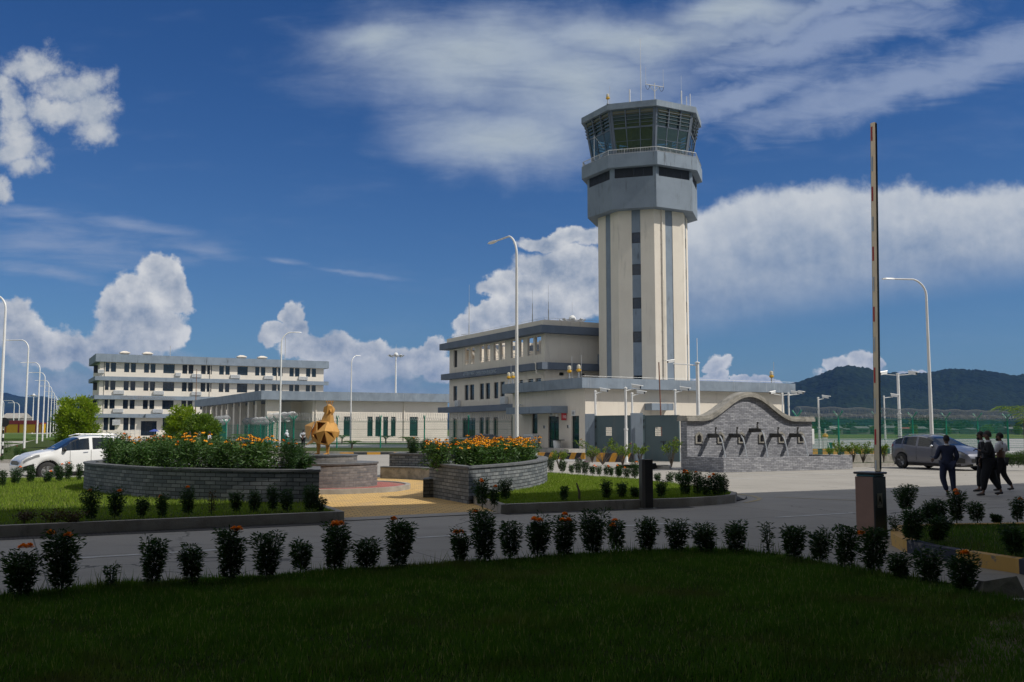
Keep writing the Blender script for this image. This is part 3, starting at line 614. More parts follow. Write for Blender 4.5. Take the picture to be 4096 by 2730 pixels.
# ---------------------------------------------------------------- low building (with doors)
LO = Vector((5.69, 74.95, 0)); LW, LD = 20.6, 12.0
low = thing('low_building', 'single-storey cream building with a grey-blue eaves band in front of the control tower', 'building', LO, A)
def toloc(o, p): d = Vector(p) - o; return Vector((d.dot(AX), d.dot(BX), d.z))
def hx(o, d, x0, x1, z=2.0): a, b_ = along(o, d, x0, z), along(o, d, x1, z); return (min(a, b_), max(a, b_))
zt = 5.81; zb = 5.0
L3 = lambda x: 1700 + x / 2.24
L3y = lambda y: 1200 + y / 2.24
holesL = []
def lh(x0, x1, y0, y1, floor=None):
    h = hx(LO, BX, L3(x0), L3(x1)); ym = LO.y + BX.y * (h[0]+h[1])/2; return (h[0], h[1], floor if floor is not None else zat(ym, L3y(y1)), zat(ym, L3y(y0)))
win1 = lh(957, 1008, 1002, 1200); dr1 = lh(1103, 1200, 1043, 1340, 0.32); dr2 = lh(1313, 1381, 1040, 1345, 0.32)
holesC = [(9.7,11.8,1.9,2.75),(12.8,14.2,1.9,2.7),(3.2,4.0,1.3,2.6)]
S5 = lambda x: 2300 + x/2.614
hc1 = hx(LO, AX, S5(895), S5(1085)); hc2 = hx(LO, AX, S5(1308), S5(1365)); holesC = [(hc1[0], hc1[1], 0.32, 2.95), (hc2[0], hc2[1], 1.0, 2.7)]
mb = MB(); facade(mb, (0,0,0), EY, (-1,0,0), LD, 0, zb, [win1, dr1, dr2], 0.18); facade(mb, (0,0,0), EX, (0,-1,0), LW, 0, zb, holesC, 0.18)
mb.quad((LW,0,0),(LW,LD,0),(LW,LD,zb),(LW,0,zb)); mb.quad((LW,LD,0),(0,LD,0),(0,LD,zb),(LW,LD,zb)); mb.build('wall', M['cream'], low)
mb = MB(); ov = .7; ring_wall(mb, -ov, LW+ov, -ov, LD+ov, zb, zt, 0.25); mb.box(-ov+.25, LW+ov-.25, -ov+.25, LD+ov-.25, zb+.003, zb+.3)
mb.build('roof', M['greyw'], low)
mb = MB(); mb.box(-1.9, 0, -.6, 14.5, 0, .32); mb.box(0, LW, -1.4, 0, 0, .31); mb.build('plinth', M['concrete'], low)
window(low, (0,0,0), EY, (-1,0,0), win1, 0.18, 'transom', 'glassg'); window(low, (0,0,0), EY, (-1,0,0), dr1, 0.18, 'door', 'glassg', 'door'); window(low, (0,0,0), EY, (-1,0,0), dr2, 0.18, 'single', 'glassg', 'door')
window(low, (0,0,0), EX, (0,-1,0), holesC[0], 0.18, 'wide'); window(low, (0,0,0), EX, (0,-1,0), holesC[1], 0.18, 'pair')
# entrance canopy: wraps out from facade
cy = hx(LO, BX, L3(912), L3(1268)); 
mb = MB(); mb.box(-1.55, -0.002, max(0.35, cy[0]-.2), cy[1]+.9, 3.13, 3.68); mb.build('door_canopy', M['grey'], low)
cc_ = hx(LO, AX, S5(730), S5(955)); mb = MB(); mb.box(cc_[0], cc_[1], -1.0, -0.002, 3.35, 3.9); mb.build('door_canopy', M['grey'], low)
# roof rail
mb = MB()
for (p, q) in (((-.6,-.6),(LW+.6,-.6)), ((-.6,-.6),(-.6,LD+.6))):
    mb.tube([(p[0],p[1],zt+.12),(q[0],q[1],zt+.12)], .012, 5)
    L = (Vector(q)-Vector(p)).length
    for k in range(int(L/1.5)+1):
        t = k*1.5/L; x = p[0]+(q[0]-p[0])*t; y = p[1]+(q[1]-p[1])*t; mb.tube([(x,y,zt-.002),(x,y,zt+.12)], .012, 5)
mb.build('roof_rail', M['silver'], low)
# wall boxes, red 10 sign
def onleft(px_x, py_y, z=None): # local point on left facade at z3 pixel
    s = along(LO, BX, L3(px_x)); y = LO.y + BX.y*s; return s, zat(y, L3y(py_y))
def textobj(name, s, size, mat, parent, Mx, extrude=0.02, align='LEFT', spacing=1.0, bold=0.0):
    cu = bpy.data.curves.new(name, 'FONT'); cu.body = s; cu.size = size; cu.extrude = extrude; cu.align_x = align; cu.space_character = spacing; cu.offset = bold; cu.resolution_u = 3
    tmp = bpy.data.objects.new(name + '_t', cu); col.objects.link(tmp); dg = bpy.context.evaluated_depsgraph_get(); me = bpy.data.meshes.new_from_object(tmp.evaluated_get(dg)); 
    bpy.data.objects.remove(tmp); bpy.data.curves.remove(cu)
    me.transform(Mx @ Matrix.Rotation(R(90), 4, 'X')); me.materials.clear(); me.materials.append(mat); o = bpy.data.objects.new(name, me); col.objects.link(o); o.parent = parent; return o
# Rotation(90,X): text x->x, text y->z, faces -y ; frameM(o,e,n): local x along e, -y local = outward n
M['red'] = pmat('red_sign_paint', (0.45,0.02,0.03), rough=0.4); M['lettering'] = pmat('silver_letters', (0.42,0.42,0.42), rough=0.35, metal=0.6); M['whiteplain'] = pmat('white_sign_lettering', (0.8,0.8,0.8), rough=0.5)
s, z = onleft(1272, 1048); sg = thing('number_sign', 'small red projecting wall sign reading 10 between the two glass doors', 'sign', LO + BX*s + Vector((0,0,z)), A)
mb = MB(); mb.box(-.5, -.08, -.05, .05, -.28, .28, bev=.01); mb.build('panel', M['red'], sg)
textobj('number', '10', 0.36, M['whiteplain'], sg, frameM((-.29, -.056, -.125), EX, (0,-1,0)), 0.004, 'CENTER')
mb = MB(); mb.box(-.08, 0, -.02, .02, -.05, .05); mb.build('bracket', M['steel'], sg)
for (x, y, lab, c) in ((1070,1140,'small dark card reader on the wall left of the double door','reader'), (1283,1136,'small dark card reader beside the narrow glass door','reader')):
    s, z = onleft(x, y); t = thing('card_reader', lab, 'card reader', LO + BX*s + Vector((0,0,z)), A); mb = MB(); mb.box(-.05,0,-.09,.09,-.12,.12); mb.build('case', M['black'], t); mb = MB(); mb.box(-.04,0,-.24,-.10,-.12,.12); mb.build('cover', M['white'], t)
for (x, y, lab) in ((1138,1020,'square white notice above the double glass door'), (1335,1015,'square white notice above the narrow glass door')):
    s, z = onleft(x, y); t = tag(MB().build('x', M['white']), lab, 'notice'); bpy.data.objects.remove(t)
    mb = MB(); Mx = Matrix.Translation(LO + BX*s + Vector((0,0,z))) @ Matrix.Rotation(A, 4, 'Z'); mb.box(-.06, -.003, -.26, .26, -.22, .22, M=Mx); mb.box(-.066, -.0605, -.16, .16, -.12, .12, M=Mx, mi=1); tag(mb.build('notice', [M['white'], M['steel']]), lab, 'notice')
def dome_cam(p, rz, lab):
    t = thing('dome_camera', lab, 'security camera', p, rz, 'dome cameras on the low building'); mb = MB(); mb.tube([(0,0,.1),(-.35,0,.18),(-.42,0,.1)], .035, 6); mb.build('bracket', M['white'], t)
    mb = MB(); mb.lathe([(.1,.1),(.13,.0),(.14,-.12)], 12, (-.42,0)); mb.build('housing', M['white'], t); mb = MB(); mb.ball((-.42,0,-.16), (.12,.12,.14), 10); mb.build('dome', M['black'], t)
s, z = onleft(1225, 1035); dome_cam(LO + BX*s + Vector((0,0,z)), A, 'white dome camera between the two glass doors, under the entrance canopy')
s, z = onleft(876, 955); dome_cam(LO + BX*s + Vector((0,0,z)), A, 'white dome camera left of the entrance canopy, by the tall white lamp post')
s, z = onleft(985, 1262); t = ac_unit('large louvred white condenser standing under the narrow window, left of the glass doors', LO + BX*s - AX*.1 + Vector((0,0,.33)), A + R(-90), big=1.7, wide=.95)
s, z = onleft(1245, 1300); t = thing('side_table', 'low dark-topped table with a white drum under it between the glass doors', 'table', LO + BX*s - AX*.7 + Vector((0,0,.325)), A)
mb = MB(); mb.box(-.3,.3,-.75,.75,.62,.68); mb.build('table_top', M['black'], t); mb = MB(); mb.lathe([(.28,0),(.31,.3),(.33,.6),(.30,.615)], 14, (0,-.1)); mb.build('drum', M['white'], t)
# ---------------------------------------------------------------- obstruction lights
M['amber'] = pmat('amber_lamp', (0.65,0.36,0.02), rough=0.3)
M['lampglass'] = pmat('pale_lamp_glass', (0.55,0.5,0.38), rough=0.2)
OL = None
def obs_light(p, lab, s=1.0):
    global OL
    if OL is None:
        t = thing('obstruction_light', lab, 'warning light', p, 0, 'yellow obstruction lights on the roofs'); OL = t
        mb = MB(); mb.tube([(0,0,0),(0,0,.5)], .06, 8); mb.lathe([(.13,0),(.13,.05)], 8); mb.build('stand', M['steel'], t)
        mb = MB(); mb.lathe([(.08,.48),(.2,.58),(.2,.7),(.1,.75)], 10); mb.build('housing', M['amber'], t)
        mb = MB(); mb.lathe([(.14,.75),(.16,.82),(.15,1.02),(.08,1.1)], 10); mb.build('lens', M['lampglass'], t)
        mb = MB(); mb.tube([(.22,0,0),(.22,0,1.9)], .018, 5); mb.build('lightning_rod', M['silver'], t); t.scale = (s,s,s); return t
    return dup(OL, p, 0, lab, scale=(s,s,s))
obs_light(LO + AX*-.45 + BX*.2 + Vector((0,0,zt)), 'yellow warning light nearest the corner of the low building roof', .95)
obs_light(LO + AX*-.45 + BX*1.6 + Vector((0,0,zt)), 'yellow warning light just left of the roof corner of the low building', .95)
obs_light(LO + AX*-.4 + BX*12.0 + Vector((0,0,zt)), 'yellow warning light at the left end of the low building roof, nearer the lamp post', .95)
obs_light(LO + AX*-.4 + BX*11.2 + Vector((0,0,zt)), 'yellow warning light at the left end of the low building roof, second from the end', .95)
obs_light(LO + AX*(LW-1.2) + BX*.2 + Vector((0,0,zt)), 'yellow warning light at the far right end of the low building roof')
# ---------------------------------------------------------------- operation building
OO = Vector((3.16, 92, 0)); OD = 22.2; OW = 11.0
op = thing('operation_building', 'three-storey cream building with grey bands and an open top floor left of the tower', 'building', OO, A)
def oh(x0, x1, zlo, zhi): h = hx(OO, BX, L3(x0), L3(x1), (zlo+zhi)/2); return (h[0], h[1], zlo, zhi)
def zz(x, y): s = along(OO, BX, L3(x)); return zat(OO.y + BX.y*s, L3y(y))
f2 = [oh(a, b_, 5.35 if False else zz(380,878), zz(380,752)) for a, b_ in ((253,287),(355,390),(400,440),(490,527),(543,582),(617,656),(675,714),(845,878),(922,970),(988,1040))]
f2 = [(h[0], h[1], 5.05, 6.75) for h in f2]
f3b, f3t = zz(1010,490), zz(1010,325)
f3 = [oh(a, b_, f3b, f3t) for a, b_ in ((357,392),(407,443),(490,528),(542,583),(615,658),(672,716),(768,812),(845,878),(918,970),(985,1040))]
f3w = oh(257, 288, f3b, f3t); f3w = (f3w[0], f3w[1], 8.9, f3t)
f1 = [oh(a, b_, 0.9, 3.1) for a, b_ in ((250,290),(335,450),(487,525),(540,580),(612,655),(772,800))]
mb = MB(); facade(mb, (0,0,0), EY, (-1,0,0), OD, 0, 8.2, f2 + f1, 0.2); facade(mb, (0,0,8.2), EY, (-1,0,0), OD, 0, 3.2, [(h[0],h[1],h[2]-8.2,h[3]-8.2) for h in f3 + [f3w]], 0.25)
SET = 6.2  # right facade: main part then set back
facade(mb, (0,0,0), EX, (0,-1,0), OW, 0, 11.4, [(4.0,4.5,6.95,7.25),(1.6,2.1,7.0,7.3)], 0.1)
mb.quad((OW,0,0),(OW,OD,0),(OW,OD,8),(OW,0,8)); mb.quad((OW,OD,0),(0,OD,0),(0,OD,8),(OW,OD,8)); mb.box(.25, OW, .02, OD, 7.7, 8.0)
# inside of the open top storey: inner faces, posts and a low back wall so daylight comes through
facade(mb, (.25,OD,8.2), -EY, (1,0,0), OD, 0, 3.2, [(OD-h[1],OD-h[0],h[2]-8.2,h[3]-8.2) for h in f3 + [f3w]], 0.0)
mb.box(OW-.25, OW, .02, OD, 8.0, 9.1)
for k in range(6): mb.box(OW-.3, OW+.01, 1.0+k*4.0, 1.5+k*4.0, 9.1, 11.0)
for k in range(5): mb.box(3.2, 3.6, 2.2+k*4.2, 2.6+k*4.2, 8.0, 11.0)
mb.box(2.6, OW-.3, OD-3.2, OD-3.0, 8.0, 11.0); mb.box(4.5, OW-.3, 8.0, 8.2, 8.0, 11.0); mb.quad((OW,OD,8),(0,OD,8),(0,OD,11.4),(OW,OD,11.4))
mb.build('wall', M['cream'], op)
def bandbox(name, z0, z1, ov, mat, x1=OW, ystop=None, y1=OD):
    mb = MB(); mb.box(-ov, x1, -ov, y1+ov, z0, z1); return mb.build(name, mat, op)
mb = MB(); ring_wall(mb, -.9, OW+.6, -.9, OD+.9, 11.0, 11.72, 2.2); mb.build('roof_band', M['darkgrey'], op)
mb = MB(); ring_wall(mb, -.25, OW+.2, -.25, OD+.25, 11.72, 12.3, .2); mb.build('parapet', M['cream'], op)
mb = MB(); mb.box(-.75, -.002, -.75, OD+.75, 7.52, 8.18); mb.box(-.002, 8.2, -.75, -.003, 7.52, 8.18); mb.build('floor_band', M['darkgrey'], op)
mb = MB(); mb.box(-1.0, -.002, 3.0, OD+1.0, 3.72, 4.34); mb.build('floor_band', M['darkgrey'], op)
for h in f2: window(op, (0,0,0), EY, (-1,0,0), h, 0.2, 'transom')
window(op, (0,0,0), EY, (-1,0,0), f3w, 0.25, 'transom')
for k, h in enumerate(f1): window(op, (0,0,0), EY, (-1,0,0), h, 0.2, 'wide' if k == 1 else 'transom', 'glassg')
for h in f3:
    mb = MB(); a, b_ = h[0]+.02, h[1]-.02
    for zr in (h[2]+.45, h[2]+.15): mb.tube([(.1,a,zr),(.1,b_,zr)], .018, 5)
    for k in range(4): y = a + (b_-a)*k/3; mb.tube([(.1,y,h[2]),(.1,y,h[2]+.45)], .012, 4)
    mb.build('railing', M['silver'], op)
# sloping stair flight seen through the openings
mb = MB(); mb.tube([(2.2,OD-6,8.2),(2.2,OD-1,11.0)], .14, 4); mb.tube([(2.2,OD-11,8.2),(2.2,OD-7,11.0)], .14, 4); mb.build('stair', M['cream2'], op)
# lettering on the middle band
sL = along(OO, BX, L3(692), 7.9); sR = along(OO, BX, L3(397), 7.9)
# e points to picture right = -y local ; facing -x
TM = frameM((-.753, sR, 7.70), -EY, (-1,0,0))
textobj('lettering', 'OPERATION BUILDING', 0.50, M['lettering'], op, frameM((-.753, along(OO,BX,L3(511),7.9), 7.66), -EY, (-1,0,0)), 0.03, spacing=0.93)
textobj('lettering', 'आपरेशन भवन', 0.60, M['lettering'], op, frameM((-.753, along(OO,BX,L3(397),7.9), 7.68), -EY, (-1,0,0)), 0.03, spacing=0.9)
# rear wing joining op building and low building
mb = MB(); mb.box(0.0, 9, -4.9, -.003, 0, 4.9); mb.build('link_block', M['cream'], op)
mb = MB(); mb.box(6.0, 6.9, -.9, -.003, 8.19, 9.2); mb.build('balcony', M['grey'], op)
mb = MB()
for (p, q) in (((-.1,-.1),(OW,-.1)), ((-.1,-.1),(-.1,OD+.1))):
    mb.tube([(p[0],p[1],12.5),(q[0],q[1],12.5)], .014, 5); L = (Vector(q)-Vector(p)).length
    for k in range(int(L/1.5)+1): t = k*1.5/L; x = p[0]+(q[0]-p[0])*t; y = p[1]+(q[1]-p[1])*t; mb.tube([(x,y,12.3),(x,y,12.5)], .012, 4)
mb.build('roof_rail', M['silver'], op)
mb = MB(); mb.tube([(-.82,.25,7.5),(-.82,.25,7.2),(-.06,.25,7.0),(-.06,.25,4.9)], .07, 8); mb.tube([(-.76,.6,8.2),(-.85,.6,8.2),(-.85,.3,8.1),(-.85,.3,7.5)], .06, 6); mb.build('drainpipe', M['cream2'], op)
for (x, y, lab, sc) in ((305,918,'ac condenser on the first-floor wall at the left corner of the operation building',1.1), (725,898,'ac condenser on the wall of the operation building nearest the lamp post',1.25)):
    s = along(OO, BX, L3(x)); ac_unit(lab, OO + BX*s + Vector((0,0,4.4)), A + R(-90), big=sc)
# roof masts and floodlight crown on op roof
def mast(loc, segs, lab, group='thin antenna masts on the roofs', guys=False):
    t = thing('antenna_mast', lab, 'antenna', loc, 0, group); z = 0; mb = MB(); path = [(0,0,0)]; 
    for k, (h, r) in enumerate(segs): mb.tube([(0,0,z),(0,0,z+h)], r, 6); z += h
    mb.build('pole', M['silver'], t)
    if guys:
        mb = MB(); mb.box(-.9,.9,-.02,.02,.35,.4); 
        for k in range(7): mb.box(-.9+k*.3-.01,-.9+k*.3+.01,-.02,.02,0,.35)
        mb.build('base_frame', M['steel'], t)
    return t
def onroof(px, z, off=1.5): # point on op roof over left side
    o = OO + AX*off; s = along(o, BX, px, z); p = o + BX*s; return Vector((p.x, p.y, z))
p = onroof(1876, 12.3); mast(p, [(1.5,.07),(zat(p.y,1210)-12.3-1.5,.045),(zat(p.y,1140)-zat(p.y,1210),.015)], 'tall antenna mast at the left end of the operation building roof', guys=True)
p = onroof(2130, 12.3); mast(p, [(1.2,.06),(zat(p.y,1215)-13.5,.04),(zat(p.y,1160)-zat(p.y,1215),.012)], 'thin antenna mast on the operation building roof, just right of the lamp post')
p = onroof(2194, 12.3, .9); mast(p, [(1.2,.06),(zat(p.y,1210)-13.5,.035),(zat(p.y,1140)-zat(p.y,1210),.012)], 'thin antenna mast over the right corner of the operation building roof')
def flood_crown(p, pole, lab, s=1.0, grp='floodlight masts'):
    t = thing('floodlight_mast', lab, 'floodlight mast', p, 0, grp)
    mb = MB(); mb.tube([(0,0,0),(0,0,pole)], [.28*s,.12*s], 8); mb.build('pole', M['white'], t)
    mb = MB(); n = 12; mb.tube([(1.1*s*math.cos(2*math.pi*k/n),1.1*s*math.sin(2*math.pi*k/n),pole) for k in range(n+1)], .05*s, 5)
    for k in range(4): a = math.pi*k/2; mb.tube([(0,0,pole),(1.1*s*math.cos(a),1.1*s*math.sin(a),pole)], .05*s, 5)
    mb.build('ring', M['steel'], t)
    for k in range(8):
        a = 2*math.pi*k/8; c, q = math.cos(a), math.sin(a); Mx = Matrix.Translation((1.45*s*c, 1.45*s*q, pole-.05)) @ Matrix.Rotation(a, 4, 'Z') @ Matrix.Rotation(R(-35), 4, 'Y')
        mb = MB(); mb.box(-.3*s,.3*s,-.25*s,.25*s,-.08*s,.08*s, M=Mx, bev=.02*s); mb.build('floodlight', M['steel'], t)
    mb = MB(); mb.lathe([(.5*s,pole+.1*s),(.45*s,pole+.4*s),(.25*s,pole+.62*s),(.05*s,pole+.7*s)], 12); mb.build('dome', M['white'], t)
    mb = MB(); mb.tube([(0,0,pole+.7*s),(0,0,pole+2.4*s)], .02*s, 4); mb.build('lightning_rod', M['silver'], t); return t
# this crown tops a mast standing behind the building
yy = 118.0; pz = zat(yy, 1283); flood_crown(Vector((xat(yy, pz, 2289), yy, 0)), pz, 'floodlight crown showing above the operation building roof left of the tower', .95)
yy = 250.0; pz = zat(yy, 1424); flood_crown(Vector((xat(yy, pz, 1584), yy, 0)), pz, 'tall floodlight mast rising behind the colonnaded hall, between the buildings', 1.25)
yy = 420.0; pz = zat(yy, 1584); flood_crown(Vector((xat(yy, pz, 135), yy, 0)), pz, 'distant floodlight mast against the hills at far left, over the yellow wall', 1.3)
# ---------------------------------------------------------------- control tower
TC = Vector((12.75, 92.3, 0)); tw = thing('control_tower', 'octagonal cream airport control tower with blue-grey drum and glazed cab', 'control tower', TC, A)
def octv(Rr, z, k): a = R(22.5 + 45*k); return Vector((Rr*math.cos(a), Rr*math.sin(a), z))
cornY = TC.y - 0.996  # per metre radius multiplier handled below
def tz(py, Rr): return zat(TC.y - 0.996*Rr, py)
Rs, Rd, Rb, Rr_ = 4.43, 5.45, 6.0, 6.0
z_soff = tz(826.8, Rd); z_vent0 = tz(702, Rd); z_bb = tz(656.8, Rb); z_bt = tz(605, Rb); z_rail = tz(586, Rb-.1); z_rb = tz(421.5, Rr_); z_rt = tz(397.7, Rr_)
# faces: index k between vertex k and k+1; outward normal angle 45*(k+1)... 
fw = 2*Rs*math.sin(R(22.5))
wins_y = [(927.7,970.5),(1055,1098.7),(1189.3,1233.5),(1325.4,1369),(1502,1545)]
mb = MB(); st = MB(); swd = .83
for k in range(8):
    a, b_ = octv(Rs,0,k), octv(Rs,0,k+1); e = (b_-a).normalized(); n = Vector((math.cos(R(45*(k+1))), math.sin(R(45*(k+1))), 0))
    h = ((fw-swd)/2, (fw+swd)/2, 0.0, z_soff)
    facade(mb, a, e, n, fw, 0, z_soff, [h], 0.05)
    o2 = a - n*0.05; hs = []
    if k % 2 == 0:   # window faces (B and D ones): normals at 45, 135, 225, 315
        for (y0, y1) in wins_y:
            yv = TC.y - Rs*.95; hs.append(((fw-swd)/2+.01, (fw+swd)/2-.01, zat(yv, y1), zat(yv, y0)))
    facade(st, o2, e, n, fw, 0, z_soff, [((0),(fw-swd)/2,0,z_soff),((fw+swd)/2,fw,0,z_soff)] + hs, 0.0 if not hs else 0.1)
    for h2 in hs: window(tw, o2, e, n, h2, 0.1, 'single')
mb.build('shaft', M['cream'], tw); st.build('stripe', M['grey'], tw)
mb = MB()
aC, bC = octv(Rs,0,5), octv(Rs,0,6)  # face with normal -90deg (C)
eC = (bC-aC).normalized(); pp = aC + eC*(fw*.25) + Vector((0,-.09,0)); mb.tube([(pp.x,pp.y,5),(pp.x,pp.y,z_soff)], .055, 8); pp2 = pp + eC*.13; mb.tube([(pp2.x,pp2.y,5),(pp2.x,pp2.y,z_soff-6.6)], .035, 6)
for k in range(16): mb.box(pp.x-.09, pp.x+.09, pp.y-.02, pp.y+.09, 5.5+k*1.35, 5.56+k*1.35)
mb.build('drainpipe', M['cream2'], tw)
def octprism(mb, R0, R1, z0, z1, caps=True): mb.rings([[octv(R0,z0,k) for k in range(8)], [octv(R1,z1,k) for k in range(8)]], caps=caps)
mb = MB(); octprism(mb, Rd, Rd, z_soff, z_vent0); mb.build('drum', pmat('tower_drum_render', (0.20,0.24,0.285), (0.17,0.205,0.245), 0.5, 0.85, 0.15, 14, stain=(0.09,0.105,0.12), sscale=(1.5,1.5,.2), amt=1.1), tw)
mb = MB(); octprism(mb, Rd-.35, Rd-.35, z_vent0, z_bb)
vl = MB()
for k in range(8):
    a, b_ = octv(Rd,0,k), octv(Rd,0,k+1); e = (b_-a).normalized(); n = Vector((math.cos(R(45*(k+1))), math.sin(R(45*(k+1))), 0)); W_ = (b_-a).length
    Mx = frameM(a, e, n)
    nl = 14
    for j in range(nl): z = z_vent0 + (z_bb-z_vent0)*(j+.2)/nl; mb.box(.3, W_-.3, .08, .2, z, z+(z_bb-z_vent0)/nl*.55, M=Mx)
    for j in range(1, 4): x = .3 + (W_-.6)*j/4; mb.box(x-.03, x+.03, .06, .2, z_vent0, z_bb-.01, M=Mx)
    for x0, x1 in ((-.001,.3),(W_-.3,W_+.001)): vl.box(x0, x1, .002, .4, z_vent0, z_bb, M=Mx)
mb.build('vent_louver', M['louver'], tw); vl.build('vent_post', M['grey'], tw)
mb = MB(); octprism(mb, Rb, Rb, z_bb, z_bt); mb.build('balcony', M['grey'], tw)
Rrl = Rb-.12; mb = MB()
for k in range(8):
    a, b_ = octv(Rrl,z_bt,k), octv(Rrl,z_bt,k+1); hr = z_rail - z_bt; up = Vector((0,0,1))
    mb.tube([a+up*hr, b_+up*hr], .035, 5); mb.tube([a+up*.08, b_+up*.08], .022, 4); n_ = 30
    for j in range(n_): p = a + (b_-a)*j/n_; rr = .035 if j % 10 == 0 else .016; mb.tube([p, p+up*hr], rr, 4)
mb.build('railing', M['silver'], tw)
p_ = octv(Rrl, z_bt, 3.6); 
mb = MB(); mb.tube([p_, p_+Vector((0,0,2.3)), p_+Vector((1.1,0,1.2))], .04, 5); mb.build('davit', M['silver'], tw)
# cab
Rc0, Rc1 = 4.85, 5.62; zc0 = z_bt; zc1 = z_rb
mb = MB(); octprism(mb, Rc0, Rc0+.06, zc0, zc0+.35); mb.build('cab_sill', M['grey'], tw)
mb = MB(); gl = MB(); lv = MB()
def lerp(a, b_, t): return a + (b_-a)*t
zs0 = zc0+.35; Hc = zc1-zs0
for k in range(8):
    a0, b0, a1, b1 = octv(Rc0+.06,zs0,k), octv(Rc0+.06,zs0,k+1), octv(Rc1,zc1,k), octv(Rc1,zc1,k+1)
    n = Vector((math.cos(R(45*(k+1))), math.sin(R(45*(k+1))), 0)); e = (b0-a0).normalized()
    def S(u, v): return lerp(lerp(a0,b0,u), lerp(a1,b1,u), v)
    def strip(u0, u1, v0, v1, th, out=0.0):
        q = [S(u0,v0), S(u1,v0), S(u1,v1), S(u0,v1)]; mb.add([p + n*(out+.04) for p in q] + [p - n*th for p in q], [(0,1,2,3),(7,6,5,4),(0,4,5,1),(1,5,6,2),(2,6,7,3),(3,7,4,0)])
    strip(-.0, .055, 0, 1, .12, .03); strip(.945, 1, 0, 1, .12, .03)
    for u in (.34, .66): strip(u-.008, u+.008, .0, .58, .04, 0)
    for u in (.34, .66): strip(u-.012, u+.012, .58, 1, .14, .16)
    strip(.055, .945, .56, .595, .05, .01); strip(.055, .945, .27, .278, .02, 0); strip(.055, .945, -.0, .02, .05, 0)
    q = [S(.05,.0), S(.95,.0), S(.95,1), S(.05,1)]; gl.add(q, [(0,1,2,3)])
    for v in (.66,.74,.82,.90):
        q = [S(.055,v), S(.945,v)]; lv.add([q[0]+n*.22, q[1]+n*.22, q[1]+n*.06+Vector((0,0,.035)), q[0]+n*.06+Vector((0,0,.035)), q[0]+n*.22+Vector((0,0,.04)), q[1]+n*.22+Vector((0,0,.04)), q[1]+n*.06+Vector((0,0,.075)), q[0]+n*.06+Vector((0,0,.075))], [(0,3,2,1),(4,5,6,7),(0,1,5,4),(1,2,6,5),(2,3,7,6),(3,0,4,7)])
mb.build('cab_frame', M['darkgrey'], tw); gl.build('cab_glass', M['cabglass'], tw); lv.build('sun_louver', pmat('louver_blade_paint', (0.10,0.125,0.135), rough=.6), tw)
mb = MB(); octprism(mb, 1.0, 1.0, zs0, zc1); mb.build('cab_core', pmat('cab_core_paint', (0.20,0.19,0.17), (0.16,0.15,0.14), 2, 0.8), tw)
mb = MB()
for k in range(8):
    a, b_ = octv(Rc0-.75,0,k), octv(Rc0-.75,0,k+1); e = (b_-a).normalized(); n = Vector((math.cos(R(45*(k+1))), math.sin(R(45*(k+1))), 0)); W_ = (b_-a).length
    mb.box(.02, W_-.02, -.5, .25, zs0+.3, zs0+.42, M=frameM(a, e, n)); mb.box(.4, .9, -.1, .0, zs0+.42, zs0+.8, M=frameM(a, e, n)); mb.box(1.6, 2.2, -.1, .0, zs0+.42, zs0+.85, M=frameM(a, e, n))
mb.build('console', M['black'], tw)
mb = MB(); octprism(mb, Rc1-.02, Rc1-.02, zc1-.45, zc1-.02); mb.build('cab_ceiling', pmat('cab_ceiling_paint', (0.22,0.20,0.13), (0.18,0.17,0.12), 1.5, 0.9), tw)
mb = MB(); octprism(mb, Rr_, Rr_, z_rb, z_rt); octprism(mb, Rr_-.3, Rr_-.35, z_rt, z_rt+.02); mb.build('roof', M['greyw'], tw)
# rooftop antennas: each its own thing
def troof(px, back=0.0): # point on tower roof at picture x
    o = TC - BX*2.0 + BX*back; s = along(o, AX, px, z_rt); p = o + AX*s; return Vector((p.x, p.y, z_rt))
def tza(p, py): return zat(p.y, py) - z_rt
Y6 = lambda y: 150 + y/4.48
X6 = lambda x: 2400 + x/4.48
obs_light(troof(X6(140), -0.3), 'small yellow warning light at the left of the tower roof', .9)
p = troof(X6(535)); mast(p, [(tza(p, Y6(935)), .075)], 'short thick white antenna left of the tall whip on the tower roof')
p = troof(X6(738)); mast(p, [(tza(p, Y6(500)), .04),(tza(p, Y6(20))-tza(p, Y6(500)), .022)], 'tallest whip antenna on the tower roof')
p = troof(X6(1465)); mast(p, [(tza(p, Y6(960)), .07),(tza(p, Y6(690))-tza(p, Y6(960)), .012)], 'dark stub antenna with a hair-thin whip, right of the double antenna')
p = troof(X6(1556)); mast(p, [(tza(p, Y6(1060)), .045)], 'shorter of the pair of white stubs by the box on the tower roof')
p = troof(X6(1622)); mast(p, [(tza(p, Y6(1015)), .045)], 'taller of the pair of white stubs by the box on the tower roof')
p = troof(X6(1650)); t = thing('roof_box', 'cream equipment box at the right edge of the tower roof', 'box', p, A); mb = MB(); mb.box(-.35,.35,-.3,.3,0,.62,bev=.05); mb.build('case', M['cream2'], t)
p = troof(X6(985)); t = thing('dipole_antenna', 'double dipole antenna on a braced T bar, centre of the tower roof', 'antenna', p, 0)
hz = tza(p, Y6(868)); sc = 86.0/ (3850/ (p.y*1.03)) if False else 1
hw = (X6(1145)-X6(825))/2 / (F/(p.y*CP+(z_rt-H)*SP))
mb = MB(); mb.tube([(0,0,0),(0,0,hz+.25)], .05, 8); mb.tube([(-hw,-.1,hz+.1),(hw,.1,hz-.1)], .045, 6); mb.tube([(0,0,hz-.62),(-hw*.55,0,hz+.02)], .03, 5); mb.tube([(0,0,hz-.62),(hw*.55,0,hz-.06)], .03, 5); mb.build('support', M['silver'], t)
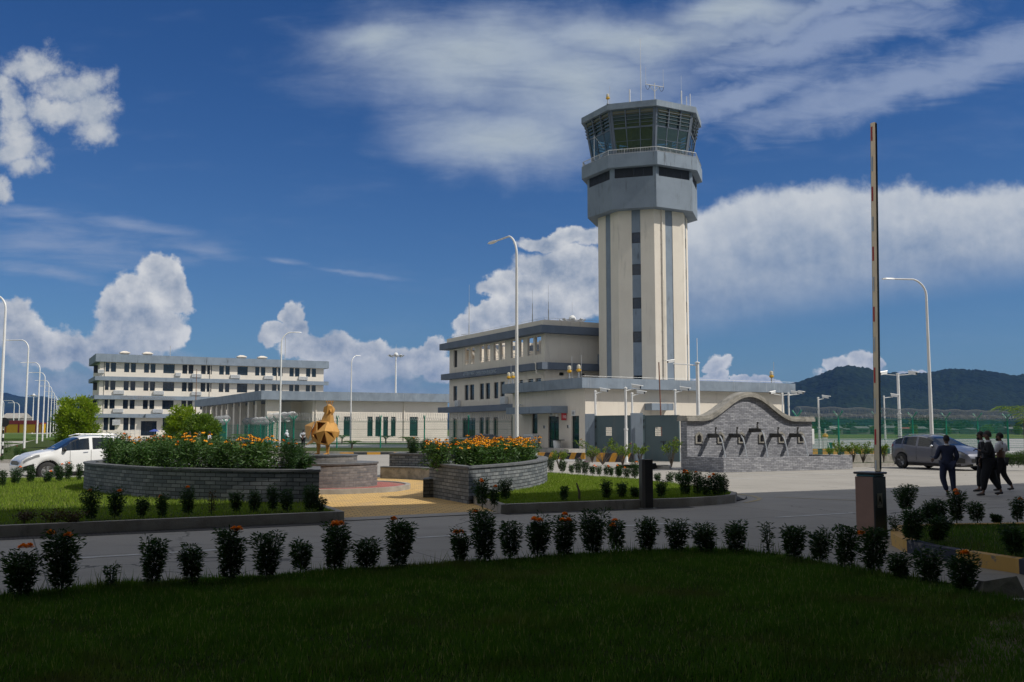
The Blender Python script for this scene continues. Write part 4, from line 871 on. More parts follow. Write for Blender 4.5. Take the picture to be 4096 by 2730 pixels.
for sgn, z0 in ((-1,hz+.1),(1,hz-.1)):
    mb = MB(); mb.tube([(sgn*hw,sgn*.1,z0),(sgn*hw,sgn*.1,z0+.35)], .035, 5); mb.tube([(sgn*hw,sgn*.1,z0+.35),(sgn*hw,sgn*.1,z0+1.75)], .014, 4); mb.build('whip', M['silver'], t)
    mb = MB(); mb.tube([(sgn*(hw-.19*(1-math.cos(u))), 0, z0-.05-.42*math.sin(u)) for u in [math.pi*j/10 for j in range(11)]], .022, 5); mb.build('cable', M['black'], t)
# ---------------------------------------------------------------- integrated building
IO = Vector((-77.7, 181.2, 0)); IW, ID = 43.3, 14.0
ib = thing('integrated_building', 'long four-storey pale building with three grey floor bands at far left', 'building', IO, A)
wpx = [(414,434.6,0),(440.8,461.5,0),(494.3,514.5,0),(521.2,541,0),(574,593.8,0),(600,619.5,0),(651.2,696.4,1),(727.4,746.7,0),(752.2,771.5,0),(802.3,821,0),(826.8,845.2,0),(875,893.5,0),(900,917,0),(947.6,989,1),(1018.9,1035.7,0),(1042.3,1059.7,0),(1087.8,1104.6,0),(1111,1128.6,0),(1156.6,1173.5,0),(1178.6,1196.4,0),(1223,1239.8,0),(1246,1262.8,0)]
bands = [(14.5,16.0),(11.0,11.76),(7.46,8.2),(4.03,4.73)]
rows = [(12.67,14.42),(9.2,10.95),(5.69,7.42)]
holes = []
for (z0, z1) in rows:
    for (a, b_, wide) in wpx: h = hx(IO, AX, a, b_, 10); holes.append((h[0], h[1], z0, z1, wide))
g1 = [(406,427,0),(433,454,0),(487.4,508,0),(513.8,534.5,0),(644.7,690,1)]
for (a, b_, wide) in g1: h = hx(IO, AX, a+6, b_+6, 3); holes.append((h[0], h[1], 1.64, 4.0, wide))
dh = hx(IO, AX, 564, 627, 3); dh = (dh[0], dh[1], .6, 3.4)
mb = MB(); facade(mb, (0,0,0), EX, (0,-1,0), IW, 0, 15.2, [h[:4] for h in holes] + [dh], .14)
mb.quad((0,ID,0),(0,0,0),(0,0,15.2),(0,ID,15.2)); mb.quad((IW,0,0),(IW,ID,0),(IW,ID,15.2),(IW,0,15.2)); mb.quad((IW,ID,0),(0,ID,0),(0,ID,15.2),(IW,ID,15.2)); mb.build('wall', M['cream2'], ib)
for h in holes: window(ib, (0,0,0), EX, (0,-1,0), h[:4], .14, 'wide' if h[4] else 'transom')
window(ib, (0,0,0), EX, (0,-1,0), dh, .14, 'wide', name='door')
for k, (z0, z1) in enumerate(bands):
    ov = .85; mb = MB()
    if k == 0: ring_wall(mb, -ov, IW+ov, -ov, ID+ov, z0, z1, .3); mb.box(-ov+.3, IW+ov-.3, -ov+.3, ID+ov-.3, z0+.01, z0+.5)
    else: mb.box(-ov, IW+ov, -ov, -.002, z0, z1); mb.box(-ov, -.002, -.002, ID, z0, z1)
    if k == 3: mb.box(8.2, 20, -1.6, -ov-.001, z0-.02, z1+.02)
    mb.build('roof' if k == 0 else 'floor_band', M['grey'], ib)
for x in (.9, 20.2, 33.5): mb = MB(); mb.tube([(x,-.1,0),(x,-.1,14.5)], .08, 6); mb.build('drainpipe', M['cream2'], ib)
textobj('lettering', 'INTEGRATED BUILDING', .62, M['lettering'], ib, frameM((hx(IO,AX,551,552,8)[0], -.855, 7.60), EX, (0,-1,0)), .03, spacing=1.02)
textobj('lettering', 'एकीकृत भवन', .80, M['lettering'], ib, frameM((hx(IO,AX,480,481,8)[0], -.855, 7.58), EX, (0,-1,0)), .03)
for k in range(3):
    for j, z in enumerate((9.3, 12.6, 5.8)):
        s = k*4.2+1.5; mb = MB(); y = s; Mx = frameM((0,0,0), EY, (-1,0,0)); mb.box(y, y+.9, -.55, -.5, z, z+1.5, M=Mx) if False else None
mb = MB()
for z in (9.3, 12.6, 5.8): mb.box(-.75, -.05, 4.0, 4.06, z, z+1.5)
mb.build('open_sash', M['frame'], ib)
acs = [(391,416,12.2,1,'at the left corner of the top floor'),(701,723,12.0,1,'on the top floor, right of the first wide window'),(767,806,11.85,2,'on the top floor, under the bare flag pole'),(922,960,11.85,2,'on the top floor, beside the second wide window'),
       (453,496,8.35,2,'on the third floor, leftmost'),(613,655,8.35,2,'on the third floor, middle'),(765,805,8.35,2,'on the third floor behind the bare flag pole'),(451,493,4.85,2,'on the second floor, leftmost'),(610,651,4.85,2,'on the second floor, middle'),
       (1056,1092,11.85,2,'on the top floor, left of the tall white lamp'),(1194,1230,11.85,2,'on the top floor at the right end')]
for (a, b_, z, n_, lab) in acs:
    h = hx(IO, AX, a, b_, z); wd = (h[1]-h[0]); ac_unit('far building ac unit ' + lab, IO + AX*((h[0]+h[1])/2) + Vector((0,0,z+.15)), A, 'air conditioners on the long far building', big=1.15 if n_ == 2 else 1.1, wide=wd/1.15)
h = hx(IO, AX, 464, 488, 3); ac_unit('square white ac box on the ground floor of the far left building', IO + AX*h[0] + Vector((0,0,2.6)), A, big=1.7, wide=.8)
for (px, lab) in ((502,'left one of the small cream roof vents on the far building'),(594,'second small cream roof vent on the far building'),(972,'third small cream roof vent, over the middle of the far building'),(1055,'rightmost small cream roof vent on the far building')):
    s = along(IO, AX, px, 16); t = thing('roof_vent', lab, 'roof vent', IO + AX*s + BX*1.5 + Vector((0,0,14.9)), A, 'roof vents on the far building'); mb = MB(); mb.box(-.75,.75,-.6,.6,0,1.45); mb.build('shaft', M['cream2'], t); mb = MB(); mb.rings([[(-.95,-.8,1.45),(.95,-.8,1.45),(.95,.8,1.45),(-.95,.8,1.45)],[(-.95,-.8,1.6),(.95,-.8,1.6),(.95,.8,1.6),(-.95,.8,1.6)],[(-.3,-.2,1.9),(.3,-.2,1.9),(.3,.2,1.9),(-.3,.2,1.9)]]); mb.build('cap', M['cream2'], t)
for (px, top, lab) in ((687,1385,'thin whip antenna on the far left building near its middle'),(1150,1350,'thin whip antenna on the far left building, right part')):
    s = along(IO, AX, px, 16); p = IO + AX*s + BX*2; p.z = 15; mast(p, [(zat(p.y, top)-15, .06)], lab)
# ramp railing
rl = thing('ramp_railing', 'long grey metal ramp railing in front of the far left building', 'railing', IO, A); mb = MB()
a = hx(IO,AX,386,387,1)[0]-1; b_ = hx(IO,AX,548,549,1)[0]; L = b_-a
for zo in (.45, .8, 1.1): mb.tube([(a,-3.5,zo-.1),(b_,-3.5,zo+.75)], .04, 5)
for k in range(11): x = a+L*k/10; mb.tube([(x,-3.5,0),(x,-3.5,1.0+.85*k/10)], .04, 5)
mb.build('rails', M['silver'], rl)
# flag pole (brown) in front
yy = 165.0; z1 = zat(yy, 1478); t = thing('flag_pole', 'thin brown bare flag pole in front of the long far building', 'pole', (xat(yy, 5, 782), yy, 0)); mb = MB(); mb.tube([(0,0,0),(0,0,z1)], [.12,.05], 8); mb.build('pole', pmat('rust_brown', (0.20,0.11,0.07), rough=0.7), t); mb = MB(); mb.lathe([(.5,0),(.5,.3)], 12); mb.build('base', M['concrete'], t)
# ---------------------------------------------------------------- colonnaded hall
D0 = 120.0; HB = Vector((xat(D0, 6, 1045.4), D0, 0)); HO = HB + AX*1.0 + BX*1.0
hl = thing('colonnaded_hall', 'low cream hall with deep columns under a broad grey roof band, left centre', 'building', HO, A)
ht, hb_ = zat(D0, 1562.8), zat(D0, 1598.6); HW = along(HO, AX, 1790, 4); HD = along(HO, BX, 806, 4)
wx = along(HO, AX, 800+1925/4.278, 4)
wl = [(1375,1405.6),(1470,1491),(1502,1523),(1533,1552.5),(1564,1583),(1639,1671)]
hh = [hx(HO + AX*0, AX, a, b_, 3) for a, b_ in wl]; hh = [(h[0]-wx, h[1]-wx, .9, 3.5) for h in hh]
mb = MB(); facade(mb, (wx,0,0), EX, (0,-1,0), HW-wx, 0, hb_, hh, .15); mb.quad((HW,0,0),(HW,HD,0),(HW,HD,hb_),(HW,0,hb_)); mb.quad((HW,HD,0),(0+6,HD,0),(6,HD,hb_),(HW,HD,hb_))
mb.quad((wx,5.5,0),(wx,0,0),(wx,0,hb_),(wx,5.5,hb_)); mb.quad((4.5,5.5,0),(wx,5.5,0),(wx,5.5,hb_),(4.5,5.5,hb_))
facade(mb, (4.5,5.5,0), EY, (-1,0,0), HD-5.5, 0, hb_, [(3+k*5.2, 5.2+k*5.2, .4, 3.2) for k in range(int((HD-9)/5.2))], .15); mb.build('wall', M['cream2'], hl)
for k, h in enumerate(hh): window(hl, (wx,0,0), EX, (0,-1,0), h, .15, 'wide' if h[1]-h[0] > 1.2 else 'transom', 'glassg')
for k in range(int((HD-9)/5.2)): window(hl, (4.5,5.5,0), EY, (-1,0,0), (3+k*5.2, 5.2+k*5.2, .4, 3.2), .15, 'wide')
for i, px in enumerate((1063,1025.6,995,963.6,936.7,911.7,888.8,867.8,847.9,825.7,810.5)):
    s = along(HO, BX, px, 3); mb = MB(); mb.box(0, .55, s-.0, s+1.0, 0, hb_ - .001) if i else mb.box(0, 1.6, 0, 1.0, 0, hb_ - .001); mb.build('column', M['cream2'], hl)
mb = MB(); ring_wall(mb, -1, HW+1, -1, HD+1, hb_, ht, .3); mb.box(-.7, HW+.7, -.7, HD+.7, hb_+.003, hb_+.4); mb.build('roof', M['greyw'], hl)
mb = MB(); mb.box(-1, HW+.5, -1.2, 5.5, 0, .25); mb.box(-1.2,-1,-1.2,HD,0,.24); mb.box(-1,4.4,5.5,HD,0,.25); mb.build('plinth', M['concrete'], hl)
for px in (1262, 1615): s = along(HO, AX, px, 3); mb = MB(); mb.tube([(s,-.1,0),(s,-.1,hb_)], .08, 6); mb.build('drainpipe', M['cream2'], hl)
for px in (905, 966): s = along(HO, BX, px, 3); mb = MB(); mb.tube([(-.12,s,0),(-.12,s,hb_)], .07, 6); mb.build('drainpipe', M['cream2'], hl)
# ---------------------------------------------------------------- far town, yellow wall at left
yw = thing('yellow_wall', 'bright yellow boundary wall with red coping and red piers beyond the side road', 'wall', (0,0,0))
def ywp(px, y): return Vector((xat(y, 2, px), y, 0))
a, b_, c_ = ywp(-60, 235), ywp(150, 225), ywp(179, 215); yel = pmat('yellow_wall_paint', (0.72,0.42,0.01), (0.66,0.38,0.01), 1, 0.8)
def wallseg(mb, p, q, z0, z1, th): d = (q-p).normalized(); n = Vector((-d.y,d.x,0))*th/2; mb.prism([tuple((x)[:2]) for x in (p-n, q-n, q+n, p+n)], z0, z1)
mb = MB(); wallseg(mb, a, b_, 1.0, 3.0, .3); wallseg(mb, b_, c_, 1.0, 3.0, .3); mb.build('wall_panel', yel, yw)
red = pmat('dark_red_paint', (0.30,0.03,0.03), rough=0.7); mb = MB(); wallseg(mb, a, b_, 3.0, 3.9, .5); wallseg(mb, b_, c_, 3.0, 3.25, .5); mb.build('coping', red, yw)
for px, y in ((30,231),(80,228.5),(150,225),(158,222),(175,216.5)): mb = MB(); p = ywp(px, y); mb.box(p.x-.35, p.x+.35, p.y-.4, p.y-.2, 1.0, 3.3); mb.build('pier', red, yw)
tinr = pmat('dull_tin_roof', (0.16,0.17,0.17), (0.11,0.12,0.12), 1, .8)
def shed(px0, px1, y, z0, z1, mat, lab, roofm=None, name='house'):
    x0, x1 = xat(y, z0, px0), xat(y, z0, px1); t = thing(name, lab, 'house', ((x0+x1)/2, y, z0), 0, 'small houses beyond the airfield'); wd = (x1-x0)/2; h = z1-z0
    mb = MB(); mb.box(-wd, wd, 0, 8, 0, h*.72); mb.build('wall', mat, t)
    mb = MB(); mb.rings([[(-wd*1.06,-.6,h*.72+.002),(wd*1.06,-.6,h*.72+.002),(wd*1.06,8.6,h*.72+.002),(-wd*1.06,8.6,h*.72+.002)],[(-wd*1.06,3.9,h),(wd*1.06,3.9,h),(wd*1.06,4.1,h),(-wd*1.06,4.1,h)]]); mb.build('roof', roofm or tinr, t)
    if wd > 2:
        for k in (-.5, .1, .55): mb = MB(); mb.box(wd*k-.5, wd*k+.5, -.03, .02, h*.25, h*.5); mb.build('window', M['frame'], t)
    return t
whl = pmat('faded_wall', (0.20,0.195,0.18), (0.15,0.148,0.14), .4, .9); wh2 = pmat('grey_block_wall', (0.13,0.13,0.13), (0.1,0.1,0.1), .4, .9); rdr = pmat('red_tin_roof', (0.22,0.06,0.045), rough=.7)
shed(0, 78, 320, 1, zat(320,1665)+1, whl, 'grey flat block behind the yellow wall at far left', M['concrete']); 
rh = random.Random(5)
tl = ['red-roofed','tin-roofed','grey','low pale','long grey','small white','squat brown','green-walled','pale block','rusty-roofed','narrow pale','wide low']
hp = [(3430,3480,'long low shed just right of the striped barrier arm'),(3490,3530,'small pale house left of the pole with two cameras'),(3545,3590,'tin-roofed house at the foot of the pole with two cameras'),(3612,3660,'red-roofed house between pole and tall lamp'),(3668,3712,'pale house just left of the tall right lamp'),(3750,3835,'long grey shed behind the silver car roof'),(3880,3915,'small house seen left of the bearded man'),(4035,4096,'pale house at the far right edge, beyond the fence'),(4100,4180,'long house beyond the right edge of the view'),(3340,3372,'small house right of the fountain wall'),(3385,3420,'pale shed left of the striped barrier arm')]
for k, (a, b_, lab) in enumerate(hp): y = 330 + rh.random()*60; shed(a, b_, y, 0, zat(y, 1718 - rh.random()*14 - 2), [whl, wh2, whl][k % 3], lab, rdr if k in (3,) else None)
# ---------------------------------------------------------------- brick planters round the plaza
def catmull(pts, n=4, closed=False):
    out = []; m = len(pts)
    for i in range(m if closed else m-1):
        p0, p1, p2, p3 = (Vector((*pts[(i+k) % m if closed else min(max(i+k,0),m-1)][:2], 0)) for k in (-1,0,1,2))
        for j in range(n):
            t = j/n; q = .5*((2*p1) + (p2-p0)*t + (2*p0-5*p1+4*p2-p3)*t*t + (3*p1-p0-3*p2+p3)*t**3); out.append((q.x, q.y))
    if not closed: out.append(tuple(pts[-1][:2]))
    return out
def planter(label, outer, inner, ztop, zbase=0.0):
    loop = outer + inner[::-1]; n = len(loop); t = thing('brick_planter', label, 'planter', (0,0,0), 0, 'slate brick planters round the plaza')
    area = sum(loop[i][0]*loop[(i+1)%n][1]-loop[(i+1)%n][0]*loop[i][1] for i in range(n)); sg = 1 if area > 0 else -1
    ins = []; 
    for i in range(n):
        a, b_, c = Vector((*loop[i-1],0)), Vector((*loop[i],0)), Vector((*loop[(i+1)%n],0)); e1 = (b_-a).normalized(); e2 = (c-b_).normalized()
        n1 = Vector((-e1.y,e1.x,0))*sg; n2 = Vector((-e2.y,e2.x,0))*sg; nn = n1+n2; nn = nn*(2/max(1.0, nn.length**2)); ins.append(nn)
    off = lambda d: [(loop[i][0]+ins[i].x*d, loop[i][1]+ins[i].y*d) for i in range(n)]
    I = off(.26); s = 0; mb = MB()
    for i in range(n):
        j = (i+1) % n; d = math.dist(loop[i], loop[j]); q = [(*loop[i],zbase),(*loop[j],zbase),(*loop[j],ztop-.05),(*loop[i],ztop-.05)]; uv = [(s,zbase),(s+d,zbase),(s+d,ztop-.05),(s,ztop-.05)]
        if sg < 0: q, uv = q[::-1], uv[::-1]
        mb.quad(*q, uv=uv); s += d
    mb.build('wall', M['slate'], t)
    O2, I2 = off(-.03), off(.29); mb = MB()
    for i in range(n):
        j = (i+1) % n; mb.quad((*O2[i],ztop-.05),(*O2[j],ztop-.05),(*O2[j],ztop),(*O2[i],ztop)); mb.quad((*O2[i],ztop),(*O2[j],ztop),(*I2[j],ztop),(*I2[i],ztop)); mb.quad((*I2[i],ztop),(*I2[j],ztop),(*I2[j],ztop-.2),(*I2[i],ztop-.2)); mb.quad((*O2[i],ztop-.05),(*O2[j],ztop-.05),(*loop[j],ztop-.05),(*loop[i],ztop-.05))
    mb.build('coping', M['coping'], t)
    mb = MB(); mb.add([(*p, ztop-.12) for p in off(.27)], [tuple(range(n))]); mb.build('soil', M['turf'], t); return t
ZT = .92
PLo = catmull([(-4.35,21.9),(-5.5,22.05),(-6.7,22.35),(-7.8,22.85),(-8.9,23.5),(-10.2,24.8),(-11.4,26.2),(-12.15,27.6),(-12.4,29.4),(-12.2,31.6),(-11.4,33.6),(-9.9,35.2)], 4)
PLi = catmull([(-4.75,23.9),(-6.0,24.1),(-7.4,24.7),(-8.7,25.8),(-9.7,27.4),(-10.1,29.4),(-9.9,31.4),(-9.2,32.8),(-8.5,33.6)], 4)
planter('long curved slate planter left of the golden bird, full of leafy plants', PLo, PLi, ZT)
PRo = catmull([(-1.06,23.8),(-.35,25.1),(.35,26.8),(.9,29.0),(1.14,31.3),(1.0,33.4),(.4,35.4),(-.8,37.3),(-2.6,38.7),(-4.5,39.3)], 4)
PRi = catmull([(-2.25,26.4),(-1.75,28.0),(-1.4,30.0),(-1.35,32.0),(-1.7,33.9),(-2.7,35.6),(-3.6,36.4),(-4.67,36.9)], 4)
planter('curved slate planter right of the golden bird, topped with yellow flowers', PRo, PRi, ZT)
st_ = thing('stone_bench', 'long concrete-faced bench curving along the inner wall of the right planter', 'bench', (0,0,0))
bo = catmull([(-1.9,28.2),(-1.6,30),(-1.55,32.0),(-1.95,33.8),(-2.9,35.35),(-3.7,36.1),(-4.85,36.6)], 3); bi = [( p[0]-.45*(1 if True else 0)*((p[0]+5.75)/math.hypot(p[0]+5.75,p[1]-29.8)), p[1]-.45*((p[1]-29.8)/math.hypot(p[0]+5.75,p[1]-29.8))) for p in bo]
mb = MB(); mb.prism(bo + bi[::-1], 0, .40); mb.build('base', M['oldconc'], st_); mb = MB(); mb.prism([(p[0],p[1]) for p in bo] + [(p[0]-.0,p[1]-.03) for p in bi[::-1]], .402, .45); mb.build('seat', M['coping'], st_)
stp = thing('brick_step', 'low slate brick block at the inner front end of the right planter', 'step', (0,0,0)); loop = [(-2.42,26.75),(-2.38,26.0),(-2.0,26.2),(-1.95,27.2),(-2.2,27.4)]
mb = MB(); mb.prism(loop, 0, .50); mb.build('wall', M['slate'], stp)
# ---------------------------------------------------------------- pedestal and statue
pe = thing('pedestal', 'round two-tier slate brick pedestal standing on the red paving ring', 'pedestal', PC, 0)
def cyl_uv(mb, r, z0, z1, n=56):
    for k in range(n):
        a, b_ = 2*math.pi*k/n, 2*math.pi*(k+1)/n; mb.quad((r*math.cos(a),r*math.sin(a),z0),(r*math.cos(b_),r*math.sin(b_),z0),(r*math.cos(b_),r*math.sin(b_),z1),(r*math.cos(a),r*math.sin(a),z1), uv=[(a*r,z0),(b_*r,z0),(b_*r,z1),(a*r,z1)])
M['slatem'] = brickmat('grey_brown_slate_brick', (0.13,0.13,0.135), (0.27,0.25,0.235), (0.20,0.18,0.155), 0.26, 0.075, 0.008, stain=(0.45,0.42,0.38))
mb = MB(); cyl_uv(mb, 1.60, .12, .78); mb.build('lower_tier', M['slatem'], pe); mb = MB(); mb.lathe([(1.63,.78),(1.64,.83),(1.0,.83)], 56); mb.build('lower_coping', M['coping'], pe)
mb = MB(); cyl_uv(mb, .98, .83, 1.02); mb.build('upper_tier', M['slatem'], pe); mb = MB(); mb.lathe([(1.0,1.02),(1.01,1.06),(.02,1.065)], 56); mb.build('upper_coping', M['coping'], pe)
bd = thing('bird_statue', 'faceted golden bird statue with a small crown standing on the round pedestal', 'statue', PC + Vector((0,0,1.066)), R(-6))
def hull(name, pts, mat, parent, holes=(), thick=.02):
    bm = bmesh.new()
    for p in pts: bm.verts.new(p)
    r = bmesh.ops.convex_hull(bm, input=bm.verts); bmesh.ops.delete(bm, geom=[v for v in bm.verts if not v.link_faces], context='VERTS')
    bm.normal_update()
    for (c, d) in holes:  # cut triangular openings facing the viewer near points c
        best = min(bm.faces, key=lambda f: (f.calc_center_median() - Vector(c)).length); r = bmesh.ops.inset_individual(bm, faces=[best], thickness=d); bmesh.ops.delete(bm, geom=[best], context='FACES_ONLY')
    me = bpy.data.meshes.new(name); bm.to_mesh(me); bm.free(); me.materials.append(mat); o = bpy.data.objects.new(name, me); col.objects.link(o); o.parent = parent
    m_ = o.modifiers.new('s', 'SOLIDIFY'); m_.thickness = thick; m_.offset = -1; return o
g_ = M['gold']
hull('body', [(-.38,-.1,.40),(-.10,-.32,.32),(.16,-.22,.28),(.34,-.10,.44),(.42,-.02,.68),(.30,-.22,.70),(.10,-.42,.72),(-.16,-.40,.66),(-.40,-.18,.62),(-.44,0,.72),(.36,.02,.90),(.14,-.30,.98),(-.04,-.28,.90),(-.26,-.12,1.02),(-.30,.22,.92),(.24,.28,.86),(-.1,.36,.62),(.2,.3,.40),(-.3,.26,.4),(.02,.0,.26),(-.05,.1,1.08),(.2,0,1.05)], g_, bd, [((0.0,-.38,.45),.055),((.30,-.2,.60),.05),((-.3,-.28,.5),.06),((-.2,-.28,.93),.05)])
hull('neck', [(-.12,-.18,.96),(.2,-.24,.94),(.28,0,.96),(-.14,.08,1.0),(.0,-.14,1.16),(.19,-.16,1.14),(.22,0,1.16),(-.02,.04,1.18),(.01,-.13,1.3),(.2,-.14,1.28),(.23,0,1.28),(.0,.05,1.3)], g_, bd)
hull('head', [(-.05,-.12,1.30),(-.01,-.17,1.44),(.12,-.20,1.50),(.24,-.13,1.47),(.30,0,1.37),(.28,-.1,1.25),(.08,-.2,1.21),(-.03,.06,1.26),(.0,.06,1.48),(.12,0,1.55),(.24,.08,1.44),(.2,.08,1.24)], g_, bd)
hull('beak', [(.16,-.17,1.38),(.22,-.14,1.40),(.23,-.24,1.28),(.17,-.17,1.30),(.235,-.11,1.31)], g_, bd)
hull('wing', [(-.30,-.12,1.02),(-.36,.05,1.0),(-.64,-.06,.88),(-.62,-.02,.54),(-.46,-.26,.50),(-.34,-.30,.84),(-.5,-.12,.44)], g_, bd); hull('wing', [(.34,-.02,.92),(.43,.06,.70),(.38,.02,.50),(.33,-.14,.66),(.30,.12,.86),(.40,.14,.6)], g_, bd)
hull('tail', [(-.44,.02,.44),(-.36,-.06,.36),(-.64,.05,.26),(-.66,.12,.29),(-.4,.14,.36)], g_, bd)
for x in (-.21, .08): mb = MB(); mb.rings([[(x-.06,-.06,.40),(x+.06,-.06,.40),(x+.06,.06,.40),(x-.06,.06,.40)],[(x-.035,-.035,.05),(x+.035,-.035,.05),(x+.035,.035,.05),(x-.035,.035,.05)],[(x-.04,-.04,.03),(x+.04,-.04,.03),(x+.04,.04,.03),(x-.04,.04,.03)]]); [mb.tube([(x,0,.03),(x+dx,dy,.0)], [.025,.012], 5) for dx, dy in ((-.09,-.12),(0,-.15),(.09,-.12),(0,.1))]; mb.build('leg', g_, bd)
mb = MB()
for (x, dx) in ((.07,-.04),(.11,-.01),(.15,.01),(.19,.04)): mb.tube([(x,-.04,1.50),(x+dx,-.04,1.61)], .012, 5); mb.ball((x+dx,-.04,1.62), .024, 6)
mb.build('crown', g_, bd)
# ---------------------------------------------------------------- fountain wall
FO = Vector((7.83, 43.3, 0)); FW = 7.61
ft = thing('fountain_wall', 'grey brick fountain wall with a wavy concrete top and a long basin in front', 'fountain', FO, A)
def ftop(s): return 2.20 + (1.13*(.5+.5*math.cos(math.pi*(s-3.62)/2.8)) if abs(s-3.62) < 2.8 else 0)
N = 60; ss = [FW*k/N for k in range(N+1)]; mb = MB()
nich = []
for px in (425,680,925,1165,1395,1625):
    X = 2650+px/2.941; s = along(FO, AX, X, 1.5); nich.append(s)
spx = [(545,0),(795,0),(1035,1),(1275,0),(1505,0)]
cuts = sorted(set(ss + [s+d for s in nich for d in (-.13,.13)])); cuts = [c for i, c in enumerate(cuts) if i == 0 or c - cuts[i-1] > 1e-4]
for i in range(len(cuts)-1):
    a, b_ = cuts[i], cuts[i+1]; m_ = (a+b_)/2; inn = any(abs(m_-s) < .13 for s in nich)
    def col_(za0, zb0, za1, zb1): mb.quad((a,0,za0),(b_,0,zb0),(b_,0,zb1),(a,0,za1), uv=[(a,za0),(b_,zb0),(b_,zb1),(a,za1)])
    if inn: col_(0,0,1.24,1.24); col_(1.56,1.56,ftop(a),ftop(b_)); mb.quad((a,.16,1.24),(b_,.16,1.24),(b_,.16,1.56),(a,.16,1.56)); mb.quad((a,0,1.24),(b_,0,1.24),(b_,.16,1.24),(a,.16,1.24)); mb.quad((a,.16,1.56),(b_,.16,1.56),(b_,0,1.56),(a,0,1.56))
    else: col_(0,0,ftop(a),ftop(b_))
    mb.quad((b_,.45,0),(a,.45,0),(a,.45,ftop(a)),(b_,.45,ftop(b_)))
for s in nich:
    for d in (-.13,.13): mb.quad((s+d,0,1.24),(s+d,.16,1.24),(s+d,.16,1.56),(s+d,0,1.56))
mb.quad((0,.45,0),(0,0,0),(0,0,2.2),(0,.45,2.2)); mb.quad((FW,0,0),(FW,.45,0),(FW,.45,2.2),(FW,0,2.2)); mb.build('wall', M['slatel'], ft)
mb = MB(); rs = []
for k in range(-1, N+2):
    s = max(0, min(FW, FW*k/N)); s_ = s + (-.08 if k < 0 else .08 if k > N else 0); z = ftop(s); rs.append([(s_,-.16,z),(s_,-.16,z+.13),(s_,-.10,z+.145),(s_,-.10,z+.235),(s_,.5,z+.25),(s_,.6,z+.16),(s_,.6,z)])
mb.rings(rs); mb.build('coping', M['oldconc'], ft)
for s in nich:
    mb = MB(); pr = [(-.20,1.19),(.20,1.19),(.20,1.58),(0,1.72),(-.20,1.58)]; pi_ = [(-.125,1.25),(.125,1.25),(.125,1.50),(0,1.62),(-.125,1.50)]
    for y0, y1 in ((-.055,.0),): 
        for i in range(5):
            j = (i+1) % 5; mb.add([(s+pr[i][0],y0,pr[i][1]),(s+pr[j][0],y0,pr[j][1]),(s+pi_[j][0],y0,pi_[j][1]),(s+pi_[i][0],y0,pi_[i][1]),(s+pr[i][0],-.001,pr[i][1]),(s+pr[j][0],-.001,pr[j][1]),(s+pi_[j][0],.03,pi_[j][1]),(s+pi_[i][0],.03,pi_[i][1])], [(0,1,2,3),(1,0,4,5),(3,2,6,7)])
    mb.build('niche_frame', M['oldconc'], ft)
M['spout'] = pmat('dark_stone', (0.05,0.05,0.048), (0.075,0.072,0.068), 8, 0.8); M['water'] = glassmat('falling_water', (0.9,0.93,0.95), .3, .45, (0.75,0.78,0.8))
for (px, hi) in spx:
    s = along(FO, AX, 2650+px/2.941, 1.5); z = 1.80 if hi else 1.56; sp = MB()
    sp.rings([[(s-.07,0,z-.11),(s+.07,0,z-.11),(s+.07,0,z+.08),(s-.07,0,z+.08)],[(s-.07,-.62,z-.10),(s+.07,-.62,z-.10),(s+.07,-.62,z+.07),(s-.07,-.62,z+.07)],[(s-.05,-.76,z-.08),(s+.05,-.76,z-.08),(s+.05,-.76,z+.03),(s-.05,-.76,z+.03)]])
    so = sp.build('spout', M['spout'], ft)
    mb = MB(); mb.tube([(s,-.50,z+.06),(s,-.47,z+.2),(s,-.49,z+.31)], [.06,.035,.03], 7); mb.ball((s,-.51,z+.335), (.045,.065,.045), 8); mb.build('figure', M['spout'], so)
    mb = MB(); mb.tube([(s,-.74-.42*math.sqrt(t)*.9,z-.02-(z-.5)*t) for t in [k/10 for k in range(11)]], [.028,.03,.03,.028,.026,.024,.024,.026,.03,.034,.04], 6); mb.build('water_jet', M['water'], so)
bz = .62; mb = MB(); BD = 2.45; th = .22
def bwall(x0, x1, y0, y1):
    mb.box(x0, x1, y0, y1, 0, bz)
bwall(0, FW, -BD, -BD+th); bwall(0, th, -BD+th, -.001); bwall(FW-th, FW, -BD+th, -.001); mb.build('basin', M['slatel'], ft)
mb = MB(); mb.quad((th,-BD+th,.5),(FW-th,-BD+th,.5),(FW-th,-.01,.5),(th,-.01,.5)); wm, q, b = newmat('basin_water'); b.inputs['Base Color'].default_value = (0.03,0.028,0.018,1); b.inputs['Roughness'].default_value = .05; bn = q.node('ShaderNodeBump'); bn.inputs['Strength'].default_value = .4; q.put(bn.inputs['Height'], q.noise(q.node('ShaderNodeNewGeometry').outputs['Position'], 9, 3)); q.l.new(bn.outputs[0], b.inputs['Normal']); mb.build('water', wm, ft)
